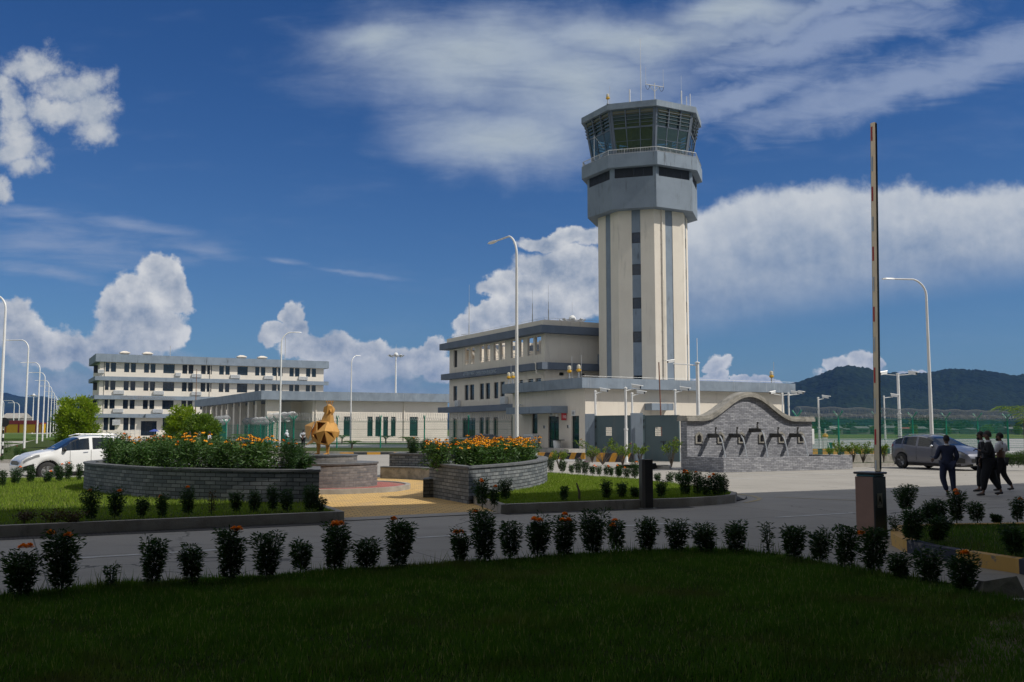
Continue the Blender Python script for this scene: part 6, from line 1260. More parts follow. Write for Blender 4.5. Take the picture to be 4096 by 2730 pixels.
# ---- grass
def inpoly(x, y, poly):
    c = np.zeros(len(x), bool); n = len(poly); j = n-1
    for i in range(n):
        xi, yi = poly[i][:2]; xj, yj = poly[j][:2]; m_ = ((yi > y) != (yj > y)) & (x < (xj-xi)*(y-yi)/(yj-yi+1e-12)+xi); c ^= m_; j = i
    return c
def grass(name, poly, z, n, hgt, wd, mat, label, seed, excl=None, xr=None, yr=None, group=None):
    rs = np.random.RandomState(seed); xs_ = [p[0] for p in poly]; ys_ = [p[1] for p in poly]; x0, x1 = xr or (min(xs_), max(xs_)); y0, y1 = yr or (min(ys_), max(ys_))
    x = rs.uniform(x0, x1, n*2); y = rs.uniform(y0, y1, n*2); m_ = inpoly(x, y, poly)
    if excl is not None:
        for e in excl: m_ &= ~inpoly(x, y, e)
    x, y = x[m_][:n], y[m_][:n]; k = len(x); hh_ = hgt*(.5+.8*rs.rand(k)); cl_ = np.sin(x*3.1+1.3*np.sin(y*2.3))*np.cos(y*2.9+x*.7); hh_ *= 1+.35*cl_
    a = rs.rand(k)*6.28; ln = rs.rand(k)*.6; V = np.zeros((k, 3, 3), np.float32); sx_, sy_ = np.cos(a)*wd*.5, np.sin(a)*wd*.5; b2 = rs.rand(k)*6.28
    V[:, 0] = np.stack([x-sx_, y-sy_, np.full(k, z)], 1); V[:, 1] = np.stack([x+sx_, y+sy_, np.full(k, z)], 1); V[:, 2] = np.stack([x+np.cos(b2)*hh_*ln, y+np.sin(b2)*hh_*ln, z+hh_], 1)
    me = bpy.data.meshes.new(name); me.vertices.add(3*k); me.vertices.foreach_set('co', V.ravel()); me.loops.add(3*k); me.loops.foreach_set('vertex_index', np.arange(3*k, dtype=np.int32)); me.polygons.add(k); me.polygons.foreach_set('loop_start', np.arange(k, dtype=np.int32)*3)
    me.update(calc_edges=True); me.materials.append(M[mat]); o = bpy.data.objects.new(name, me); col.objects.link(o); return tag(o, label, 'grass', None, 'stuff')
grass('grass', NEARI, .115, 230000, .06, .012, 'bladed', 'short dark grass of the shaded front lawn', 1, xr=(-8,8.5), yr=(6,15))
edge_poly = list(NEAR) + [(p[0], p[1]-.35) for p in reversed(NEAR)]
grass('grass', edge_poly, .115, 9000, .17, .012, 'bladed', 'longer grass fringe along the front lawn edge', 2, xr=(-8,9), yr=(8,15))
grass('grass', LII, .175, 90000, .07, .014, 'blade', 'bright grass of the left lawn by the slate planter', 3, excl=[PLo+PLi[::-1]], xr=(-20,-3), yr=(16,34))
grass('grass', RII, .175, 60000, .07, .014, 'blade', 'bright grass of the right lawn before the doors', 4, excl=[PRo+PRi[::-1]])
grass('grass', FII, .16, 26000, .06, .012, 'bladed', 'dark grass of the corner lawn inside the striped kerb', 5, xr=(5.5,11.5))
for k, (x, yb) in enumerate(((165,240),(350,240),(490,240))): g_ = gp(x/1.681, 1950+yb/1.681, .18); leafy(g_, .22, .45, 'low reddish weed clump %s from left at the left lawn kerb' % ORD[k], 790+k, 'weed clumps by the kerb', 'brown', 260, .07, .02)
rk = thing('broken_kerb_stone', 'rough broken concrete lump at the far right edge of the front lawn', 'rock', gp(3990, 2385, .1)); mb = MB(); bm_ = [(-.22,-.1,0),(.25,-.12,0),(.28,.12,0),(-.2,.14,0),(-.16,-.06,.16),(.16,-.1,.22),(.2,.08,.12),(-.14,.1,.14)]; mb.add(bm_, [(3,2,1,0),(4,5,6,7),(0,1,5,4),(1,2,6,5),(2,3,7,6),(3,0,4,7)]); mb.build('stone', M['oldconc'], rk)

# far belts of trees along the edge of the airfield: one mass each
M['woods'] = leafmat('far_wood_leaf', (0.012,0.028,0.010), (0.025,0.048,0.014), (0.05,0.075,0.02))
for (pa, pb, D_, h_, sd_, lab) in ((3120, 4600, 440, 7.0, 81, 'dark belt of far trees across the airfield below the right hills'), (-300, 420, 520, 8.0, 82, 'dark belt of far trees beyond the yellow wall at left')):
    rs = np.random.RandomState(sd_); n = 9000; x0, x1 = xat(D_, 2, pa), xat(D_, 2, pb); X = rs.uniform(x0, x1, n); hh_ = h_*(.45+.3*np.sin(X*.11+sd_)+.25*np.sin(X*.37)+.25*rs.rand(n)); Z = rs.rand(n)**.7*np.clip(hh_, 1.0, None); Yv = D_ + rs.rand(n)*14
    leaves('woods', np.stack([X, Yv, Z], 1), rs.randn(n, 3)*np.array([1,1,.6]), 1.5, 1.3, M['woods'], None, sd_); o = bpy.data.objects[[q.name for q in bpy.data.objects if q.name.startswith('woods')][-1]]; tag(o, lab, 'woods', None, 'stuff')
# ================================================================== FENCES, POLES
def strand(mb, p, q, r_, mi=0): mb.tube([p, q], r_, 3, mi, caps=False)
def coil(parent, p, q, r_=.33, pitch=.16, jitter=.03, seed=0, wire=.011):
    d = Vector(q)-Vector(p); L = d.length; d.normalize(); n = Vector((-d.y,d.x,0)).normalized(); m_ = 12; tot = int(L/pitch)*m_; rs = random.Random(seed); path = []
    for k in range(tot+1): a = 2*math.pi*k/m_; rr = r_*(1+jitter*math.sin(k*.37)); path.append(Vector(p)+d*(L*k/tot) + n*rr*math.cos(a) + Vector((0,0,1))*(rr*math.sin(a)+.04*math.sin(k/m_*.35)))
    mb = MB(); mb.tube(path, wire, 3, caps=False)
    return mb.build('razor_coil', M['coil'], parent)
M['greenpost'] = pmat('green_post_paint', (0.0, 0.24, 0.15), (0.0, 0.20, 0.13), 3, 0.45)
M['coil'] = pmat('razor_wire', (0.30,0.31,0.31), rough=.45, metal=.6)
def fence(label, p, q, ztop, base=0.0, nspan=None, arms=True, coilr=.3, group='green mesh fence runs', dense=1.0, seed=0, wire=.0042):
    p, q = Vector(p), Vector(q); d = (q-p); L = d.length; d.normalize(); nn = Vector((-d.y,d.x,0)); n = nspan or max(1, round(L/3.0)); t = thing('mesh_fence', label, 'fence', p, 0, group); up = Vector((0,0,1)); o = Vector((0,0,0)); zt_ = ztop
    for k in range(n+1):
        c = d*(L*k/n); mb = MB(); mb.tube([c, c+up*zt_], .055, 8)
        if arms: mb.tube([c+up*(zt_-.02), c+up*(zt_+.42)+nn*.38], .048, 5); mb.tube([c+up*(zt_-.02), c+up*(zt_+.42)-nn*.38], .048, 5)
        mb.build('post', M['greenpost'], t)
    for k in range(n):
        a, b_ = d*(L*k/n), d*(L*(k+1)/n); mb = MB(); nv = int((b_-a).length/(.06/dense))
        for j in range(1, nv): c = a+(b_-a)*j/nv; strand(mb, c+up*.05, c+up*(zt_-.03), wire)
        nh = int(zt_/.19)
        for j in range(nh+1): z = .06+(zt_-.1)*j/nh; strand(mb, a+up*z, b_+up*z, wire*1.35); 
        for zf in (.12,.4,.68,.95):
            strand(mb, a+up*zt_*zf+nn*.03, b_+up*zt_*zf+nn*.03, wire*1.8)
        mb.build('panel', M['green'], t)
    if arms: coil(t, o+up*(zt_+.36), d*L+up*(zt_+.36), coilr, seed=seed); coil(t, o+up*(zt_+.06), d*L+up*(zt_+.06), coilr*.62, pitch=.2, seed=seed+1)
    return t
# right-hand airfield fence
def Fp(px, y, z=.1): return Vector((xat(y, 1.5, px), y, z))
zf = lambda y, py: zat(y, py)
Y0 = 65.0; y1 = 65.0/86*86
r0, r1, r2 = Fp(3190, 63.6), Fp(4030, 77.5), Fp(4330, 74.0)
fence('green mesh fence with razor coils from the fountain to its corner post, right side', r0, r1, 2.55, nspan=6, dense=1.25, wire=.0075, seed=1)
fence('last stretch of green mesh fence running out of view at the far right', r1+Vector((.05,0,0)), r2, 2.5, nspan=3, dense=1.2, wire=.007, seed=3)
# middle fence in front of the hall
a, b_ = Fp(1175, 88, .13), Fp(2052, 86.5, .13)
fence('long green mesh fence with razor coils between the hall and the planters', a, b_, 2.5, nspan=5, wire=.0065, seed=5)
c_ = Fp(1078, 96.5, .13); fence('short green fence bay running away behind the two standing people', a+Vector((-.05,.02,0)), c_, 2.55, nspan=3, wire=.0048, coilr=.36, seed=7)
fence('coil-topped green fence bay left of the two standing people', Fp(1091, 112), Fp(979, 127), 2.4, nspan=5, wire=.005, coilr=.42, seed=9)
fence('leftmost coil-topped green fence bay beside the darker tree', Fp(905, 116), Fp(857, 126), 2.5, nspan=3, wire=.006, coilr=.5, seed=11)
fence('plain green fence without coils in front of the hall columns', Fp(905, 116.5), Fp(1088, 112.5), 2.3, nspan=4, arms=False, wire=.005, seed=13)
for k, (p, n_) in enumerate(((Fp(1788,118),'far right'),(Fp(1578,112),'middle'))): pass
# ---- lamp posts
def lamp(base, h, arm, az, label, group, r0=.09, radius=.9):
    t = thing('street_lamp', label, 'street lamp', base, 0, group); d = Vector((math.sin(R(az)), math.cos(R(az)), 0)); mb = MB(); path = [(0,0,0),(0,0,h*.5),(0,0,h-radius)]; rr = [r0, r0*.8, r0*.62]
    for k in range(1, 9): a = k/9*math.pi*.47; path.append(tuple(d*radius*(1-math.cos(a)) + Vector((0,0,h-radius+radius*math.sin(a))))); rr.append(r0*(.6-.02*k))
    e = d*arm + Vector((0,0,h-.02)); path.append(tuple(e)); rr.append(r0*.38); mb.tube(path, rr, 10); mb.build('pole', M['white'], t)
    s_ = Vector((-d.y, d.x, 0)); q = e; mb = MB(); L = .62; rs_ = []
    for (u, w_, th) in ((-.05,.05,.04),(.1,.09,.05),(.45,.13,.045),(.62,.08,.02)):
        c = q + d*u; rs_.append([c - s_*w_ - Vector((0,0,.02)), c + s_*w_ - Vector((0,0,.02)), c + s_*w_*.7 + Vector((0,0,th)), c - s_*w_*.7 + Vector((0,0,th))])
    mb.rings(rs_); mb.build('lamp_head', M['white'], t)
    mb = MB(); mb.box(-.22,.22,-.22,.22,-.02,.03); mb.build('base_plate', M['steel'], t); return t
def lamppx(px, D_, ytop, arm, az, label, group, z=0.0, r0=.09, radius=.9, dx=0.0):
    x = xat(D_, 1, px)+dx; return lamp(Vector((x, D_, z)), zat(D_, ytop)-z, arm, az, label, group, r0, radius)
lamppx(2067, 38.8, 932, 1.9, -28, 'tall white street lamp standing behind the right planter, centre of the view', 'white street lamps', r0=.085, z=.16)
lamppx(3729, 50, 1117, 1.75, -95, 'tall white street lamp behind the silver car', 'white street lamps', r0=.10, z=.1)
lamppx(1118, 78, 1328, .95, 75, 'white street lamp with its arm to the right, left of the bird statue', 'white street lamps', z=.1)
lamppx(1402, 104, 1421, .6, 40, 'slim white street lamp right of the bird statue, arm to the upper right', 'white street lamps', z=.1)
LR = Vector((-30.2, 57, 0)); LDv = Vector((-.413,.911,0)); offs = [0, 31.9, 64, 86.5, 111, 133.6, 162, 189, 209.5, 231.5, 256.5, 284, 312]
for k, s in enumerate(offs):
    p = LR + LDv*s; p.z = .1; lamp(p, 9.75, 2.1, -78, ['nearest lamp of the curved row at the left edge, cut by the frame','second lamp of the left row, over the white car bonnet'][k] if k < 2 else '%s white lamp post counted along the receding row at left' % ORD[k], 'row of white street lamps along the side road', r0=.105)
for k, (px, D_, yt, arm) in enumerate(((10,300,1601,2),(52,290,1603,3.2),(73,280,1612,3))):
    lamppx(px, D_, yt, arm, [-80,-80,-85][k], 'small far lamp post beyond the embankment, %s from left' % ORD[k], 'far lamps beyond the embankment', z=1.1, r0=.16, radius=1.2)
# ---- CCTV poles
def cam_head(mb, mb2, c, d, s=1.0):
    u = Vector(d).normalized(); sN = Vector((-u.y,u.x,0)).normalized(); up = Vector((0,0,1)); c = Vector(c)
    mb.rings([[c+u*a+sN*w_+up*b_ for (w_, b_) in ((-.07*s,-.06*s),(.07*s,-.06*s),(.08*s,.08*s),(-.08*s,.08*s))] for a in (-.18*s,.22*s)]); mb.rings([[c+u*a+sN*w_+up*b_ for (w_, b_) in ((-.09*s,.085*s),(.09*s,.085*s),(.07*s,.12*s),(-.07*s,.12*s))] for a in (-.2*s,.34*s)])
    mb2.rings([[c+u*a+sN*w_+up*b_ for (w_, b_) in ((-.05*s,-.045*s),(.05*s,-.045*s),(.05*s,.06*s),(-.05*s,.06*s))] for a in (.221*s,.24*s)])
def cctv(px, D_, yt, label, arms=((1,.45,-20),), z=0.0, r_=.075, s=1.3, ybend=None, rod=0, grp='white camera poles'):
    x = xat(D_, 2, px); h = zat(D_, yt)-z; t = thing('camera_pole', label, 'camera pole', (x, D_, z), 0, grp); mb = MB(); mb.tube([(0,0,0),(0,0,h*.45),(0,0,h*.45),(0,0,h)], [r_*1.3,r_*1.25,r_*.95,r_*.9], 8); mb.lathe([(r_*1.6,h*.45-.05),(r_*1.6,h*.45+.05)], 8); mb.lathe([(r_*1.3,h),(r_*1.3,h+.06),(r_*.4,h+.1)], 8); mb.lathe([(.16,0),(.16,.04)], 8)
    if rod: mb.tube([(0,0,h+.08),(0,0,h+rod)], .02, 4)
    mb.build('pole', M['white'], t)
    for (dx_, ln, look) in arms:
        m1, m2 = MB(), MB(); m1.tube([(0,0,h-.12),(dx_*ln,-.05,h-.02)], .035, 5); a = R(look); cam_head(m1, m2, (dx_*(ln+.12),-.05,h+.1), (math.cos(a)*dx_, -abs(math.sin(a))-.2, -.18), s); c1 = m1.build('camera', M['white'], t); m2.build('lens', M['black'], c1)
    return t
cctv(X5(215), 66, 1400+440/2.614, 'camera pole leftmost of four before the low building, beside the grey pillar'); cctv(X5(533), 53.4, 1400+408/2.614, 'camera pole in front of the first gate leaf, tallest of the four slim ones', s=1.2)
cctv(X5(600), 67, 1400+462/2.614, 'camera pole rising just behind the middle gate pillar'); cctv(X5(1052), 62, 1400+428/2.614, 'camera pole behind the second gate leaf, nearest the fountain wall')
cctv(X5(1291), 57, 1400+142/2.614, 'thick tall white mast with one long camera arm, behind the fountain wall', arms=((-1,1.45,10),), r_=.12, rod=1.5, s=1.0)
cctv(2650+1418/2.941, 82, 1500+225/2.941, 'left of the two camera poles at the right end of the low building', arms=((1,.9,30),(-1,.7,20))); cctv(2650+1492/2.941, 81, 1500+225/2.941, 'right of the two camera poles at the right end of the low building', arms=((1,.9,60),))
cctv(X4(200), 80, Y4(405), 'camera pole behind the fence, left of the barrier arm'); cctv(X4(893), 98, Y4(388), 'slim camera pole just right of the barrier arm', arms=((1,.9,10),), s=1.7); cctv(X4(1048), 108, Y4(152), 'tall double-armed camera pole between the barrier arm and the right lamp', arms=((1,1.5,50),(-1,1.5,10)), r_=.17, s=2.2)
cctv(X4(265), 77, Y4(735), 'short camera post low behind the fence beside the fountain wall', s=1.2)
t = thing('field_marker', 'small yellow-topped unit with white prop behind the fence, right of the fountain', 'marker', (xat(76,.5,3305), 76, 0)); mb = MB(); mb.box(-.25,.05,-.15,.15,0,1.2,bev=.04); mb.build('cabinet', M['white'], t); mb = MB(); mb.ball((-.05,0,1.3), (.24,.2,.22), 8); mb.build('cover', M['amber'], t); mb = MB(); mb.tube([(.0,-.1,1.2),(.3,-.2,0)], .035, 5); mb.build('prop', M['white'], t); mb = MB(); mb.box(.1,.5,.05,.3,.1,.8); mb.build('box', M['green'], t)
t = thing('rusty_pole', 'thin rusty brown pole leaning slightly in front of the tower base', 'pole', (xat(64,1,X5(910)), 64, 0)); mb = MB(); zt2 = zat(64, 1400+130/2.614); dxp = (X5(893)-X5(910))/F*64*1.3; mb.tube([(0,0,0),(dxp*.6,0,zt2*.6),(dxp,0,zt2)], [.055,.045,.04], 7); mb.build('pole', pmat('rust', (0.23,0.095,0.06), (0.14,0.07,0.05), 4, .9), t)
t = thing('meter_box', 'small white box fixed on the right end of the fountain wall', 'box', FO + AX*(FW+.0) + BX*.1 + Vector((0,0,1.1)), A); mb = MB(); mb.box(.003,.22,-.02,.3,0,.75,bev=.02); mb.build('case', M['white'], t)
# round sign back on banded post
t = thing('round_sign', 'black back of a round sign on a banded post at the left edge', 'sign', (xat(58,1,11), 58, .16)); mb = MB(); hs_ = zat(58,1690)-.16
for k in range(9): mb.tube([(0,0,hs_*k/9),(0,0,hs_*(k+1)/9)], .055, 8, mi=k % 2)
mb.build('post', [M['black'], M['white']], t); mb = MB(); mb.rings([[(.28*math.cos(a)+.08, y_, hs_+.28*math.sin(a)) for a in [2*math.pi*k/28 for k in range(28)]] for y_ in (-.06,-.09)]); mb.build('disc', M['black'], t)
# ---- barrier gate
t = thing('parking_barrier', 'open parking barrier: brown and black cabinet with tall striped arm standing upright', 'barrier', (6.175, 16.76, 0), R(-52))
cab1 = pmat('copper_brown_cabinet', (0.34,0.20,0.15), (0.29,0.17,0.13), 3, .45); mb = MB(); mb.box(-.17,.165,-.18,.18,0,1.02,bev=.008); mb.build('cabinet', cab1, t); mb = MB(); mb.box(.167,.19,-.18,.18,0,1.02,bev=.004); mb.build('front_panel', M['black'], t)
mb = MB(); mb.box(-.155,.175,-.165,.165,1.022,1.06,bev=.01); mb.build('light_strip', pmat('teal_strip', (0.06,0.20,0.24), rough=.2), t); mb = MB(); mb.box(-.19,.21,-.2,.2,1.062,1.10,bev=.012); mb.build('cap', M['black'], t)
M['strip_w'] = pmat('arm_white_strip', (0.78,0.80,0.84), rough=.4); M['strip_r'] = pmat('arm_red_strip', (0.75,0.03,0.04), rough=.35); M['armgold'] = pmat('bronze_arm', (0.74,0.58,0.40), (0.68,0.52,0.35), 2, .38, metal=.75)
mb = MB(); mb.box(.1905,.194,-.10,.05,.50,.74); pl = mb.build('warning_plate', pmat('warning_plate_grey', (0.26,0.24,0.18), rough=.5), t)
mb = MB()
for (p, q) in (((-.075,.56),(.025,.56)),((-.075,.56),(-.025,.70)),((.025,.56),(-.025,.70)),((-.025,.60),(-.025,.65)),((-.075,.52),(.025,.52))): mb.tube([(.196,p[0],p[1]),(.196,q[0],q[1])], .006, 4)
mb.build('warning_symbol', M['black'], pl)
zt_ = zat(16.75, 492); mb = MB(); aw = .046; mb.box(-aw,aw,-.028,.028,0,zt_-1.102,bev=.010)
MA = Matrix.Translation((.10,.10,1.102)) @ Matrix.Rotation(R(1.25), 4, Vector((-.788,.616,0))); ar = mb.build('arm', M['armgold'], t, M=MA)
mb = MB(); mb.box(aw+.0005,aw+.006,-.026,.026,.05,zt_-1.13); mb.build('edge_trim', M['black'], ar, M=MA); mb = MB(); mb.box(-aw-.006,-aw-.0005,-.026,.026,.05,zt_-1.13); mb.build('edge_trim', M['black'], ar, M=MA)
def strip_(ya, yb, m_): mb = MB(); mb.box(-aw+.008,-.008,-.0315,-.0285,zat(16.75,yb)-1.102,zat(16.75,ya)-1.102); mb.build('reflector', M[m_], ar, M=MA)
for (ya, yb) in ((508,565),(748,806),(988,1045),(1228,1288),(1471,1533),(1718,1780)): strip_(ya, yb, 'strip_r')
for (ya, yb) in ((628,686),(868,926),(1108,1166),(1350,1408),(1594,1656),(1842,1880)): strip_(ya, yb, 'strip_w')
# ---- bollard reader
p = gp(2589, 2036); t = thing('card_reader_column', 'black and grey access column with a small tilted screen, at the right lawn kerb', 'bollard', (p.x, p.y+.12, 0), R(12)); hc = zat(p.y, 1838)
mb = MB(); mb.box(-.135,-.062,-.1,.12,0,hc,bev=.006); mb.build('side_panel', pmat('grey_brown_metal', (0.10,0.095,0.09), rough=.4, metal=.3), t); mb = MB(); mb.box(-.06,.13,-.1,.12,0,hc-.006,bev=.006); mb.build('column', M['black'], t); mb = MB(); mb.box(-.2,.2,-.17,.17,-.01,.012); mb.build('base_plate', M['steel'], t)
Mx = Matrix.Translation((.17,-.05,hc-.15)) @ Matrix.Rotation(R(-15), 4, 'Y'); mb = MB(); mb.box(-.04,.05,-.06,.1,-.08,.05, M=Mx, bev=.005); mb.build('screen', M['black'], t)
# ================================================================== VEHICLES
def carpaint(name, c, metal=0.0, rough=.25):
    m, q, b = newmat(name); b.inputs['Base Color'].default_value = (*c, 1); b.inputs['Metallic'].default_value = metal; b.inputs['Roughness'].default_value = rough; b.inputs['Coat Weight'].default_value = .6; b.inputs['Coat Roughness'].default_value = .05; return m
def car(label, loc, head, L, Wd, Ht, wb, fo, wr, P, paint, rimmat, suv=True, grille=True):
    """P: dict of side profile (x from front bumper 0..L). local x = forward"""
    t = thing('car', label, 'car', loc, R(90)-head)
    hw = Wd/2; N = 72
    xs_ = sorted(set([L*k/N for k in range(N+1)] + [fo+wr*1.16*math.cos(math.pi*k/12) for k in range(13)] + [fo+wb+wr*1.16*math.cos(math.pi*k/12) for k in range(13)])); 
    ip = lambda pts, x: float(np.interp(x, [p[0] for p in pts], [p[1] for p in pts]))
    rows = []
    for x in xs_:
        sill = ip(P['sill'], x)
        for c in (fo, fo+wb):
            d = abs(x-c)
            if d < wr*1.16: sill = max(sill, wr*.98 + math.sqrt(max(0, (wr*1.16)**2-d*d)))
        belt = ip(P['belt'], x); roof = ip(P['roof'], x); roof = max(roof, belt+.02)
        w_ = hw*ip(P['plan'], x); gh = max(0, min(1, (roof-belt)/.35)); 
        sill = min(sill, belt-.08); tum = .86 if True else 1
        rw = w_*(.985 - .20*gh) ; glassy = gh
        pts_ = [(w_*.93, sill), (w_*.985, sill+(belt-sill)*.22), (w_, sill+(belt-sill)*.55), (w_*.985, belt-.10), (w_*.955, belt)]
        if gh > .15: pts_ += [(w_*.955-(w_*.955-rw)*.86, belt+(roof-belt)*.84), (rw*.93, roof-.035), (rw*.6, roof-.004), (0, roof)]
        else: pts_ += [(w_*.90, belt+.012), (w_*.80, belt+.03+(roof-belt)*.5), (w_*.45, roof+.008), (0, roof+.015)]
        rows.append([(L/2 - x + 0.0, y, z) for (y, z) in pts_])
    n = len(rows); m_ = len(rows[0]); gl0, gl1 = P['glass']; pil = P['pillars']; ws = P['wind']; rw_ = P['rear']
    bodyb, win, wsc = MB(), {}, {}
    for sgn in (1, -1):
        for i in range(n-1):
            xm = (xs_[i]+xs_[i+1])/2
            for j in range(m_-1):
                q = [rows[i][j], rows[i+1][j], rows[i+1][j+1], rows[i][j+1]]; q = [(a, sgn*b_, c) for (a, b_, c) in q]
                if sgn > 0: q = q[::-1]
                side = j == 4 and gl0 < xm < gl1 and not any(a < xm < b_ for a, b_ in pil)
                front = j >= 5 and ws[0] < xm < ws[1]; back = j >= 5 and rw_[0] < xm < rw_[1]
                grp_ = sum(1 for a, b_ in pil if xm > b_)
                (win.setdefault((sgn, grp_), MB()) if side else wsc.setdefault(front, MB()) if (front or back) else bodyb).add(q, [(0,1,2,3)])
    for k in (0, n-1):  # nose and tail caps
        ring = [(a, b_, c) for (a, b_, c) in rows[k]] + [(a, -b_, c) for (a, b_, c) in reversed(rows[k][:-1])]; bodyb.add(ring, [tuple(range(len(ring)))])
    bo = bodyb.build('body', paint, t, smooth=True); mm = bo.modifiers.new('w', 'WELD'); mm.merge_threshold = .0008
    es = bo.modifiers.new('e', 'EDGE_SPLIT'); es.split_angle = R(38)
    for k_ in win: win[k_].build('side_window', M['carglass'], t, smooth=True)
    for k_ in wsc: wsc[k_].build('windscreen' if k_ else 'rear_window', M['carglass'], t, smooth=True)
    mb = MB(); mb.box(-L/2+.3, L/2-.3, -hw*.86, hw*.86, .16, .30); 
    for c in (fo, fo+wb):
        X = L/2-c; mb.box(X-wr*1.1, X+wr*1.1, -hw*.80, hw*.80, .30, wr*2.15)
    mb.build('underbody', M['black'], t)
    # interior so the glass reads with depth
    mb = MB(); 
    for X in (L/2-fo-1.05, L/2-fo-1.95):
        for y in (-.38, .38): mb.box(X-.18, X+.02, y-.22, y+.22, .5, 1.12, bev=.04); mb.box(X-.14, X-.02, y-.12, y+.12, 1.14, 1.32, bev=.03)
    mb.build('seats', M['black'], t)
    for c in (fo, fo+wb):
        for sg in (1, -1):
            X = L/2-c; y = sg*(hw-.11); mb = MB(); pr = [(wr*.62,-.10),(wr*.94,-.11),(wr,-.07),(wr,.07),(wr*.94,.11),(wr*.62,.10)]; nn = 28
            mb.rings([[(X+r_*math.cos(2*math.pi*k/nn), y+o_, wr+r_*math.sin(2*math.pi*k/nn)) for k in range(nn)] for (r_, o_) in pr], caps=False); wh = mb.build('wheel', M['rubber'], t, smooth=True)
            mb = MB(); yo = y+sg*.085; 
            mb.rings([[(X+r_*math.cos(2*math.pi*k/nn), y+sg*o_, wr+r_*math.sin(2*math.pi*k/nn)) for k in range(nn)] for (r_, o_) in ((wr*.68,.10),(wr*.60,.095),(wr*.58,.02),(.01,.0))], caps=False)
            for k in range(5):
                a = 2*math.pi*k/5+.3
                for da in (-.14,.14): mb.tube([(X+.05*math.cos(a),yo-sg*.02,wr+.05*math.sin(a)),(X+wr*.62*math.cos(a+da),yo,wr+wr*.62*math.sin(a+da))], .022, 4)
            mb.build('rim', rimmat, wh)
    return t, rows, xs_
M['carglass'] = glassmat('car_glass', (0.25,0.30,0.30), .06, .62, (0.01,0.014,0.016)); M['rim'] = pmat('alloy_rim', (0.50,0.50,0.51), rough=.3, metal=.7); M['rimd'] = pmat('two_tone_rim', (0.22,0.22,0.23), rough=.3, metal=.7)
M['lens'] = glassmat('headlight_lens', (0.6,0.62,0.63), .2, .5, (0.35,0.36,0.37)); M['chrome'] = pmat('chrome', (0.62,0.62,0.63), rough=.15, metal=1.0); M['tail'] = pmat('tail_lamp', (0.30,0.01,0.012), rough=.2)
whitep = carpaint('white_car_paint', (0.80,0.80,0.79)); silverp = carpaint('silver_grey_car_paint', (0.13,0.135,0.165), .45, .3)
def trim(t, mb, name, mat): return mb.build(name, mat, t)
def mirrorarm(t, X, y, z, sg, mat): mb = MB(); mb.ball((X, y+sg*.10, z), (.07,.12,.075), 8); return mb.build('mirror', mat, t, smooth=True)
def patch(rows, xs_, x0, x1, v0, v1, sg, out, L, n=6):
    """strip lying on the body side between heights v0..v1 (rows index space), pushed out"""
    mb = MB(); idx = [i for i, x in enumerate(xs_) if x0 <= x <= x1]
    def at(i, v): j = int(v); f = v-j; a = Vector(rows[i][j]); b_ = Vector(rows[i][min(j+1, len(rows[i])-1)]); return a+(b_-a)*f
    for a, b_ in zip(idx[:-1], idx[1:]):
        va = (lambda i: (v0(xs_[i]), v1(xs_[i]))) if callable(v0) else (lambda i: (v0, v1)); pa, pb = va(a), va(b_)
        q = [at(a, pa[0]), at(b_, pb[0]), at(b_, pb[1]), at(a, pa[1])]; c = Vector((0, out, 0)); q = [Vector((p.x + (.01 if xs_[a] < 1 else 0), sg*(p.y+out), p.z)) for p in q]; mb.add(q if sg < 0 else q[::-1], [(0,1,2,3)])
    return mb
# ---- white compact SUV at left, heading left and slightly towards the viewer
Lw = 4.0
PW = dict(sill=[(0,.30),(.15,.24),(.9,.22),(3.2,.22),(3.85,.30),(4.0,.38)], belt=[(0,.52),(.06,.68),(.2,.80),(.5,.93),(1.0,1.02),(1.4,1.06),(2.4,1.10),(3.4,1.17),(3.9,1.17),(4.0,1.1)],
          roof=[(0,.54),(.06,.74),(.2,.87),(.5,.97),(1.0,1.07),(1.15,1.10),(1.35,1.20),(1.75,1.46),(2.0,1.56),(2.4,1.61),(3.2,1.59),(3.6,1.52),(3.8,1.30),(3.95,1.17),(4.0,1.12)],
          plan=[(0,.70),(.06,.84),(.2,.93),(.6,.985),(1.2,1.0),(3.2,1.0),(3.7,.96),(3.92,.86),(4.0,.76)], glass=(1.32,3.62), pillars=[(2.30,2.40),(3.12,3.22),(1.30,1.36)], wind=(1.14,1.92), rear=(3.62,3.9))
wl = gp(186, 1926); hd = R(-131); fwd = Vector((math.sin(hd), math.cos(hd), 0)); sd_ = Vector((-fwd.y, fwd.x, 0))
carc = Vector((wl.x, wl.y, 0)) - fwd*(Lw/2-.88) - sd_*.78
carw, rows, cx_ = car('white compact SUV parked behind the left lawn, nose to the left', carc, hd, Lw, 1.77, 1.61, 2.52, .88, .335, PW, whitep, M['rim'])
